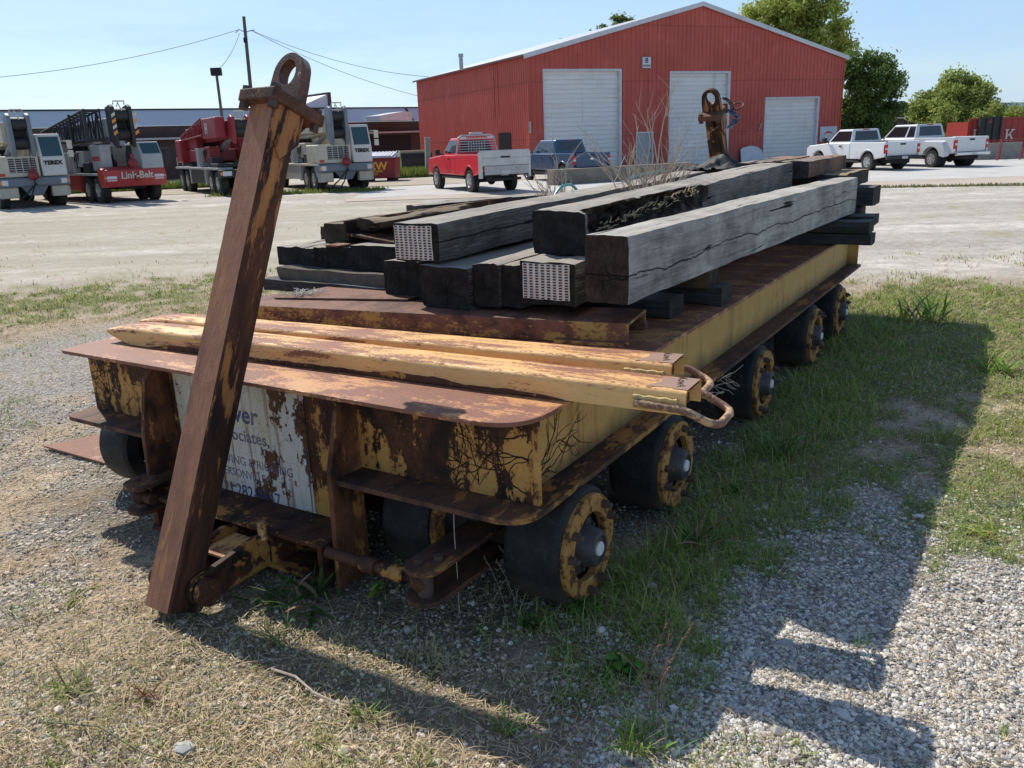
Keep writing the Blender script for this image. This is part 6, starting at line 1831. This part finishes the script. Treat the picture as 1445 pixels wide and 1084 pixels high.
    # handrail stubs
    for s_ in (-1,):
        for x in (-7.6,-6.3,-2.0):
            mb = MB(); mb.tube([(x,s_*1.25,1.24),(x,s_*1.25,1.72)], .03, 6); mb.build('stake', M['lightgrey'], r)
    return r
M['crane_glass'] = NT('crane_glass').out((.03,.075,.085), .08, 0, None, .8)
crane('cream and grey crane at the left edge with a red hook ball', (-20.4,36.6,0), R(-50), 'terex')
crane('red truck crane with a black lattice jib and grey cab', (-16.95,38.0,0), R(-46), 'link')
crane('maroon crane with a dark carrier half hidden by the tilted rusty post', (-12.35,40.3,0), R(-58), 'red')
crane('cream and grey crane between the tilted rusty post and the red dumpster', (-8.05,41.0,0), R(-61), 'terex')
# ------------------------------------------------------------------ trees and weeds
def bark(): return plain('bark', (.10,.075,.055), .95, 0, .6, 6, .4)
M['bark'] = bark()
M['leafm'] = attr_mat('leaf', .55, .4, .3)
def tree(name, label, loc, h, blobs, n, size, col, seed, trunk_r=.22, group='trees behind the red building', limbs=7, tocat='tree', clumps=26, fuzz=.30):
    """blobs: list of (x,y,z,rx,ry,rz) ellipsoids in the tree's own frame"""
    root = empty(name, loc, 0, label=label, cat=tocat, group=group)
    r_ = np.random.default_rng(seed); rr_ = random.Random(seed)
    mb = MB()
    top = max(b[2] for b in blobs)
    pts = [Vector((0,0,0))]
    for k in range(5): pts.append(pts[-1]+Vector((rr_.uniform(-.15,.15)*h*.06, rr_.uniform(-.15,.15)*h*.06, top*.75/5)))
    mb.tube(pts, trunk_r, 10, r_end=trunk_r*.35)
    for k in range(limbs):
        b = blobs[k % len(blobs)]; s_ = pts[rr_.randint(1,4)]
        e = Vector((b[0]+rr_.uniform(-.6,.6)*b[3], b[1]+rr_.uniform(-.6,.6)*b[4], b[2]+rr_.uniform(-.3,.6)*b[5]))
        mid = s_.lerp(e, .5)+Vector((0,0,.08*h))
        mb.tube([s_, s_.lerp(mid,.6), mid, mid.lerp(e,.6), e], trunk_r*.38, 6, r_end=.02)
    mb.build('trunk', M['bark'], root)
    # leaf clumps spread over the shells of the blobs
    vol = np.array([b[3]*b[4]*b[5] for b in blobs])**.67; pr = vol/vol.sum()
    C = []; 
    nc = clumps*len(blobs)
    bi = r_.choice(len(blobs), nc, p=pr); B = np.array(blobs)[bi]
    d = r_.normal(size=(nc,3)); d /= np.linalg.norm(d,axis=1)[:,None]
    rad = (.45+.60*r_.random(nc)**.55)
    cc = B[:,:3]+d*B[:,3:]*rad[:,None]
    cs = (.16+.22*r_.random(nc))*B[:,3:].mean(1)
    tone = .65+.7*r_.random(nc)
    ci = r_.choice(nc, n, p=cs**2/(cs**2).sum())
    q = r_.normal(size=(n,3)); ql = np.linalg.norm(q,axis=1)[:,None]; q = q/ql*np.minimum(ql,1.9)/1.5
    p = cc[ci]+q*cs[ci][:,None]*np.array([1,1,.75])
    # a share of loose sprays sticking out
    nl = int(n*fuzz*.25); li = r_.choice(n, nl, replace=False)
    out = (p[li]-B[ci[li],:3]); out /= np.linalg.norm(out,axis=1)[:,None]+1e-6
    p[li] += out*(r_.random(nl)*.35*B[ci[li],3:].mean(1))[:,None]
    p[:,2] = np.maximum(p[:,2], .15)
    a = r_.normal(size=(n,3)); a /= np.linalg.norm(a,axis=1)[:,None]
    b_ = np.cross(a, r_.normal(size=(n,3))); b_ /= np.linalg.norm(b_,axis=1)[:,None]
    L = size*(.6+.8*r_.random(n))[:,None]; Wd = L*.55
    V = np.stack([p-a*L*.5, p+b_*Wd*.5, p+a*L*.6, p-b_*Wd*.5], 1)
    c0 = np.array(col[0]); c1 = np.array(col[1]); t = np.clip(.5*tone[ci]-.1+.5*r_.random(n),0,1)[:,None]
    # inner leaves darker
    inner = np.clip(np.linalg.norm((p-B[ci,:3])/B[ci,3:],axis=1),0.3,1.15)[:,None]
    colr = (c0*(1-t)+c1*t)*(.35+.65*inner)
    F = np.arange(n*4).reshape(n,4)
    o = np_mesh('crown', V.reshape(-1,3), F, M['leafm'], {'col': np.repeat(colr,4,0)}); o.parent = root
    return root
YG = ((.18,.235,.04),(.52,.56,.14)); DG = ((.05,.09,.022),(.21,.29,.075)); MG = ((.13,.19,.035),(.42,.48,.13))
tree('tree', 'tall yellow-green tree rising behind the right slope of the red roof', (25.3,77,0), 14, [(-1.0,0,10.6,2.9,2.9,2.7),(1.0,0,12.4,2.7,2.7,2.4),(-3.1,.5,10.6,1.5,1.7,1.5),(2.8,0,9.2,2.2,2.4,2.2),(.3,0,8.0,3.2,3,2.2),(3.6,.3,7.3,1.6,1.8,1.2)], 42000, .30, YG, 1, .35)
tree('tree', 'dark dense tree against the right end of the red building', (26.0,63.5,0), 8, [(-1.2,0,4.7,1.7,1.8,2.0),(.6,0,5.3,1.8,1.8,1.7),(1.5,0,3.6,1.5,1.7,1.8),(-.6,0,2.3,2.0,1.9,1.6),(1.0,0,1.6,1.8,1.8,1.4),(-.2,0,6.2,1.3,1.3,1.1),(1.9,0,5.3,.9,1,.9)], 40000, .21, DG, 2, .2)
tree('tree', 'round bushy tree behind the silver pickup', (38.9,75,0), 6.2, [(0,0,3.7,3.0,2.6,1.9),(-1.8,0,2.5,2.1,2,1.7),(2.1,0,2.7,2.2,2,1.6),(.6,0,4.8,2.0,1.8,1.1),(-.2,0,1.6,3.0,2.4,1.3)], 34000, .26, MG, 3, .18)
tree('tree', 'sunlit treetop just showing over the left roof slope', (11.0,88,0), 13.4, [(0,0,11.7,1.6,1.6,1.3),(-1.6,0,10.7,1.4,1.4,1.0),(1.3,0,11.8,1.2,1.2,1.1),(0,0,9.6,2.2,2,1.5)], 9000, .32, ((.10,.15,.04),(.22,.26,.09)), 4, .2, clumps=14)
tree('tree', 'small treetop at the far left end of the red roof slope', (6.4,88,0), 11.6, [(0,0,10.2,1.2,1.2,.9),(1.3,0,10.2,1.0,1,.7),(-.3,0,9.3,1.3,1.3,1.0)], 5000, .30, ((.10,.15,.04),(.22,.26,.09)), 5, .18, clumps=12)
GS = 'shrubs behind the container'
tree('shrub', 'pale green shrub behind the top edge of the red container', (33.2,58,0), 3.2, [(0,0,1.9,1.6,1.2,1.1),(1.6,0,1.7,1.4,1.2,1.0),(-.9,0,1.4,1.0,1,.9)], 8000, .16, MG, 6, .06, group=GS, tocat='shrub', clumps=14, fuzz=1)
tree('shrub', 'loose tall weed shrub left of the red container', (29.0,57,0), 3.2, [(0,0,1.5,.9,.9,1.0),(.3,0,2.3,.7,.7,.8)], 2600, .15, MG, 7, .05, group=GS, tocat='shrub', clumps=10, fuzz=1)
# rough green verge along the foot of the warehouse
def verge(name, poly_fn, n, hmin, hmax, col, seed):
    r_ = np.random.default_rng(seed)
    x, y = poly_fn(r_, n); h = hmin+(hmax-hmin)*r_.random(n)**2; t = r_.random(n)*6.28
    dx, dy = np.cos(t)*.035, np.sin(t)*.035
    lx, ly = r_.normal(size=n)*.12*h, r_.normal(size=n)*.12*h
    V = np.stack([np.stack([x-dx,y-dy,0*x],-1), np.stack([x+dx,y+dy,0*x],-1), np.stack([x+lx,y+ly,h],-1)],1).reshape(-1,3)
    c = lerp3(col[0], col[1], r_.random(n)); C = np.repeat(c,3,0)
    return np_mesh(name, V, np.arange(n*3).reshape(n,3), M['blade'], {'col': C}, kind='stuff')
def strip_fn(p0, p1, w):
    def f(r_, n):
        t = r_.random(n); o = (r_.random(n)-.5)*w
        d = np.array(p1)-np.array(p0); d = d/np.linalg.norm(d); nn = np.array([-d[1], d[0]])
        return p0[0]+(p1[0]-p0[0])*t+nn[0]*o, p0[1]+(p1[1]-p0[1])*t+nn[1]*o
    return f
verge('verge_grass', strip_fn((-34,46),(-14,50.5),2.6), 26000, .10, .55, ((.11,.17,.03),(.25,.29,.07)), 1)
verge('verge_grass', strip_fn((-7.5,53.5),(-3.8,54.6),4.5), 12000, .10, .65, ((.11,.17,.03),(.27,.30,.08)), 2)
verge('verge_grass', strip_fn((9,29.6),(19,26.2),.35), 1600, .03, .12, ((.14,.17,.05),(.28,.26,.12)), 3)
verge('verge_grass', strip_fn((-13.5,39.6),(-5.5,38.9),2.2), 2600, .03, .22, ((.11,.16,.03),(.26,.27,.08)), 4)
# leafy weeds by the wheels and in the gravel
def leafstrip(V, F, C, p0, d, L, w, droop, cv, r_, tw=0):
    d = d.normalized(); s_ = d.cross(Vector((0,0,1)))
    s_ = s_.normalized() if s_.length > .01 else Vector((1,0,0))
    s_.rotate(Matrix.Rotation(tw, 3, d)); b = len(V); q = Vector(p0); dd = d.copy()
    for j in range(7):
        t = j/6; ww = w*.5*max(.03, math.sin(math.pi*min(1, .10+t*.90))**.85)
        up = s_.cross(dd)*.18*ww
        V += [q-s_*ww+up, q.copy(), q+s_*ww+up]; sh = .8+.35*t; C += [[c*sh for c in cv], [c*sh*1.12 for c in cv], [c*sh for c in cv]]
        dd = (dd+Vector((r_.uniform(-.05,.05), r_.uniform(-.05,.05), -droop/6))).normalized(); q = q+dd*(L/6)
    for j in range(6):
        i = b+3*j; F += [(i,i+1,i+4,i+3),(i+1,i+2,i+5,i+4)]
def weed(label, loc, n, l, w, col, seed, erect=.6, cat='weed', name='broadleaf_weed', group='weeds growing around the trailer', tuft=False):
    r_ = random.Random(seed); V = []; F = []; C = []
    if tuft:
        for k in range(n):
            a = r_.random()*6.28; e = erect*r_.uniform(.35,1.8); L = l*r_.uniform(.4,1.2)
            p0 = Vector((r_.gauss(0,.25*l), r_.gauss(0,.25*l), 0)); cv = [c*r_.uniform(.7,1.35) for c in col]
            if r_.random() < .25: cv = [.42*r_.uniform(.7,1.1), .34*r_.uniform(.7,1.1), .18]
            leafstrip(V, F, C, p0, Vector((math.cos(a), math.sin(a), e)), L, w*r_.uniform(.6,1.3), r_.uniform(.3,1.4), cv, r_, r_.uniform(-.6,.6))
    else:
        for k in range(n):
            a = r_.random()*6.28; tl = r_.uniform(.1,.8); H = l*r_.uniform(.7,1.5); d = Vector((math.cos(a)*tl, math.sin(a)*tl, 1)).normalized()
            p0 = Vector((r_.gauss(0,.12*l), r_.gauss(0,.12*l), 0)); m = r_.randint(5, 8); ph = r_.random()*6
            for q in range(m):
                t = (q+.5)/m; pt = p0+d*(H*t*erect)
                aa = ph+q*2.4+r_.uniform(-.4,.4); cv = [c*r_.uniform(.7,1.3)*(.75+.5*t) for c in col]
                leafstrip(V, F, C, pt, Vector((math.cos(aa), math.sin(aa), r_.uniform(.1,.9))), l*r_.uniform(.45,.9)*(1.1-.5*t), w*r_.uniform(.6,1.1), r_.uniform(.5,1.6), cv, r_, r_.uniform(-.5,.5))
            leafstrip(V, F, C, p0, d, H*erect, .004, .1, col, r_)
    return np_mesh(name, [tuple(v) for v in V], F, M['blade'], {'col': C}, smooth=True, loc=loc, label=label, cat=cat, group=group)
G = (.085,.17,.035)
def gl(u, v): p = W(u, v); return (p.x, p.y, float(gz(np.array(p.x), np.array(p.y))))
weed('broad-leaved weed in the shaded gravel in front of the near wheel', gl(-.178,.414), 4, .12, .045, (.09,.18,.035), 1, .5)
weed('leafy weed at the foot of the near right wheel', gl(.12,.10), 5, .10, .035, G, 2, .6)
weed('bushy low weed in front of the near tyre', gl(-.10,-.04), 9, .075, .022, (.07,.15,.035), 3, .7)
weed('grassy weed tuft right below the sign bracket', gl(-.40,-1.05), 40, .24, .016, (.06,.13,.025), 4, 1.2, name='weed_tuft', tuft=True)
weed('grassy weed tuft below the hinge arm', gl(-.50,-1.18), 26, .17, .014, (.06,.13,.03), 5, 1.1, name='weed_tuft', tuft=True)
weed('bright leaf sprout catching the light behind the tie rod', gl(-.16,-.82), 1, .12, .03, (.22,.38,.06), 6, .8)
weed('small leafy weed in the shade near the second wheel', gl(1.66,.30), 4, .10, .035, G, 7, .5)
weed('tall weed clump in bright grass at the far right end of the trailer', gl(6.9,.75), 60, .42, .022, (.16,.30,.05), 8, 1.3, name='weed_tuft', tuft=True)
weed('pale weed clump in the sunlit grass beyond the shadow edge', gl(5.1,1.45), 44, .32, .018, (.20,.33,.06), 9, 1.1, name='weed_tuft', tuft=True)
weed('low sprawling weed left of the front post', gl(-.89,-2.06), 46, .12, .010, (.20,.25,.06), 10, .4, name='weed_tuft', tuft=True)
weed('ragged green weed at the bottom edge beside the gravel', gl(-.54,.66), 34, .15, .009, (.17,.27,.06), 11, 1.6, name='weed_tuft', tuft=True)
weed('reddish dry weed in the straw at the lower left', gl(-1.208,-1.10), 30, .10, .006, (.26,.11,.06), 12, .9, name='weed_tuft', tuft=True)
weed('greenish tuft in the dry straw at the bottom left', gl(-1.325,-1.40), 46, .12, .007, (.22,.26,.08), 13, 1.0, name='weed_tuft', tuft=True)
weed('yellow-green tuft at the bottom edge of the shadow below the post', gl(-.87,-.30), 44, .10, .006, (.26,.32,.08), 14, 1.0, name='weed_tuft', tuft=True)
weed('thin green tuft in the middle of the front shadow', gl(-.70,-.93), 34, .15, .006, (.13,.22,.05), 15, 1.7, name='weed_tuft', tuft=True)
weed('wide yellow-green tuft at the bottom centre of the ground', gl(-.66,.20), 60, .10, .007, (.24,.33,.07), 16, .8, name='weed_tuft', tuft=True)
weed('spreading yellow-green weed at the edge of the long shadow', gl(1.75,1.55), 80, .16, .008, (.30,.36,.07), 17, .5, name='weed_tuft', tuft=True)
weed('small spreading weed right of the long shadow at the edge of the gravel', gl(1.25,1.95), 50, .13, .008, (.32,.36,.08), 18, .5, name='weed_tuft', tuft=True)
weed('dark bunch of grass beside the third wheel', gl(2.35,.35), 60, .26, .010, (.10,.20,.035), 19, 1.3, name='weed_tuft', tuft=True)
weed('dark bunch of grass beside the second wheel', gl(1.0,.30), 60, .24, .010, (.09,.18,.035), 20, 1.2, name='weed_tuft', tuft=True)
# seed-head grasses: tall thin stalks
def stalks(label, loc, n, h, col, seed, name='seed_grass', head=.03, group='seeding grass stalks'):
    r_ = random.Random(seed); mb = MB()
    for k in range(n):
        a = r_.random()*6.28; ln = r_.uniform(.1,.5); H = h*r_.uniform(.6,1.1); b = Vector((r_.uniform(-.06,.06), r_.uniform(-.06,.06), 0))
        pts = [b+Vector((math.cos(a)*ln*H*t**2, math.sin(a)*ln*H*t**2, H*t)) for t in (0,.3,.6,.85,1)]
        mb.tube(pts, .0016, 4, r_end=.0009)
        e = pts[-1]; d = (pts[-1]-pts[-2]).normalized()
        if head:
            for q in range(7):
                aa = r_.random()*6.28; s_ = d.orthogonal().normalized(); s_.rotate(Matrix.Rotation(aa,3,d))
                p = e-d*(head*q*.35); mb.tube([p, p+(d*.6+s_*.6)*head*.5], .002, 4, r_end=.0006)
    return mb.build(name, plain('stalk_'+name, col, .8, 0, .3, 30, 0), None, loc=loc, label=label, cat='grass stalks', group=group)
stalks('reddish seed stalks at the bottom edge left of the gravel', gl(-.33,.62), 9, .30, (.30,.15,.10), 1)
stalks('thin tan seed stalks in front of the near wheel', gl(-.05,-.20), 5, .30, (.32,.26,.17), 2)
stalks('fine green stalks in the shaded gravel', gl(-.08,.64), 6, .30, (.16,.22,.06), 3, head=.015)
stalks('foxtail grass by the second wheel', gl(1.15,.48), 9, .26, (.17,.22,.07), 4, head=.04)
stalks('foxtail grass in the shade past the second wheel', gl(2.1,.75), 9, .28, (.18,.22,.08), 5, head=.04)
stalks('fine stalks at the edge of the shadow below the sign', gl(-.70,-.53), 7, .28, (.22,.25,.10), 6, head=.012)
# a dead stick and a few single pale stones lying about
mb = MB(); mb.tube([(0,0,.015),(.12,.03,.02),(.26,.02,.018),(.40,.05,.012)], .006, 6, r_end=.003)
mb.build('dead_stick', M['twig'], None, loc=gl(-.845,-.80), rot=(0,0,-.75), label='pale dead stick lying across the shadow edge below the sign', cat='stick')
mb = MB(); mb.tube([(0,0,.02),(.25,.03,.035),(.50,-.02,.02),(.7,-.01,.012)], .0035, 5, r_end=.002)
mb.build('dead_stick', plain('greenish_stem', (.16,.17,.08), .8, 0, .3, 10, 0), None, loc=gl(-1.50,-1.30), rot=(0,0,-.35), label='long greenish stem lying in the straw at the bottom left', cat='stick')
def rock(label, loc, s, seed):
    r_ = random.Random(seed); mb = MB(); vs = []
    for v in ico_v:
        k = 1+r_.uniform(-.25,.25); vs.append((v[0]*s*k, v[1]*s*.8*k, v[2]*s*.5*k))
    mb.add(vs, [tuple(f) for f in ico_f.tolist()])
    mb.build('stone', plain('pale_rock', (.46,.44,.41), .9, 0, .4, 12, .3), None, loc=(loc[0],loc[1],loc[2]+s*.2), label=label, cat='stone')
rock('pale fist-sized stone at the shadow notch in the gravel', gl(.33,.918), .032, 1)
rock('flat tan stone in the straw at the bottom left', gl(-1.32,-.73), .045, 2)
rock('white stone chip in the shaded grass at the right', gl(1.36,.72), .025, 3)
# ------------------------------------------------------------------ light, sky, camera
to_sun = -(EU*-.40 + EV*.905 + Vector((0,0,-1)))
to_sun.normalize()
el = math.asin(to_sun.z); az = math.atan2(to_sun.x, to_sun.y)
sd = bpy.data.lights.new('sun', 'SUN'); sd.energy = 5.0; sd.angle = R(.5); sd.color = (1, .945, .84)
so = bpy.data.objects.new('sun', sd); COL.objects.link(so)
so.rotation_euler = to_sun.to_track_quat('Z', 'Y').to_euler(); so.location = (-20, 30, 40)
w = bpy.data.worlds.new('World'); scene.world = w; w.use_nodes = True
nt = w.node_tree; bg = nt.nodes['Background']
sky = nt.nodes.new('ShaderNodeTexSky'); sky.sky_type = 'NISHITA'; sky.sun_disc = False
sky.sun_elevation = el; sky.sun_rotation = az; sky.air_density = 1.0; sky.dust_density = .4; sky.ozone_density = 1.6; sky.altitude = 100
# haze tint with faint cloud, faded overhead to lower the fill light
tc = nt.nodes.new('ShaderNodeTexCoord'); mp = nt.nodes.new('ShaderNodeMapping'); mp.inputs['Scale'].default_value = (1.6, 1.6, 9)
nt.links.new(tc.outputs['Generated'], mp.inputs[0])
no = nt.nodes.new('ShaderNodeTexNoise'); no.inputs['Scale'].default_value = 2.2; no.inputs['Detail'].default_value = 7; no.inputs['Roughness'].default_value = .62
nt.links.new(mp.outputs[0], no.inputs['Vector'])
cr = nt.nodes.new('ShaderNodeMapRange'); cr.inputs[1].default_value = .48; cr.inputs[2].default_value = .80; cr.inputs[3].default_value = .50; cr.inputs[4].default_value = .80
nt.links.new(no.outputs[0], cr.inputs[0])
mx = nt.nodes.new('ShaderNodeMix'); mx.data_type = 'RGBA'
sz = nt.nodes.new('ShaderNodeSeparateXYZ'); nt.links.new(tc.outputs['Generated'], sz.inputs[0])
el_ = nt.nodes.new('ShaderNodeMapRange'); el_.inputs[1].default_value = .12; el_.inputs[2].default_value = .62; el_.inputs[3].default_value = 1.0; el_.inputs[4].default_value = .10
nt.links.new(sz.outputs[2], el_.inputs[0])
ml = nt.nodes.new('ShaderNodeMath'); ml.operation = 'MULTIPLY'
nt.links.new(cr.outputs[0], ml.inputs[0]); nt.links.new(el_.outputs[0], ml.inputs[1]); nt.links.new(ml.outputs[0], mx.inputs[0]); nt.links.new(sky.outputs[0], mx.inputs[6]); mx.inputs[7].default_value = (3.1, 4.9, 7.4, 1)
nt.links.new(mx.outputs[2], bg.inputs[0]); bg.inputs[1].default_value = .135
cd = bpy.data.cameras.new('camera'); cd.sensor_fit = 'HORIZONTAL'; cd.sensor_width = 36; cd.lens = 36*1170/1445
cd.clip_end = 9000; cd.clip_start = .05
co = bpy.data.objects.new('camera', cd); COL.objects.link(co)
pitch = math.atan(345/1170); roll = .038
fw = Vector((0, math.cos(pitch), -math.sin(pitch))); r0 = Vector((1,0,0)); u0 = r0.cross(fw)
rr = r0*math.cos(roll) - u0*math.sin(roll); uu_ = r0*math.sin(roll) + u0*math.cos(roll)
Mx = Matrix((rr, uu_, -fw)).transposed().to_4x4(); Mx.translation = (0, 0, 2.0)
co.matrix_world = Mx
scene.camera = co
scene.render.engine = 'CYCLES'
scene.cycles.max_bounces = 6; scene.cycles.diffuse_bounces = 3; scene.cycles.transparent_max_bounces = 8
scene.cycles.use_denoising = True
scene.view_settings.view_transform = 'Standard'; scene.view_settings.look = 'None'; scene.view_settings.exposure = 0
for bl_ in (bpy.data.meshes, bpy.data.materials):
    pass
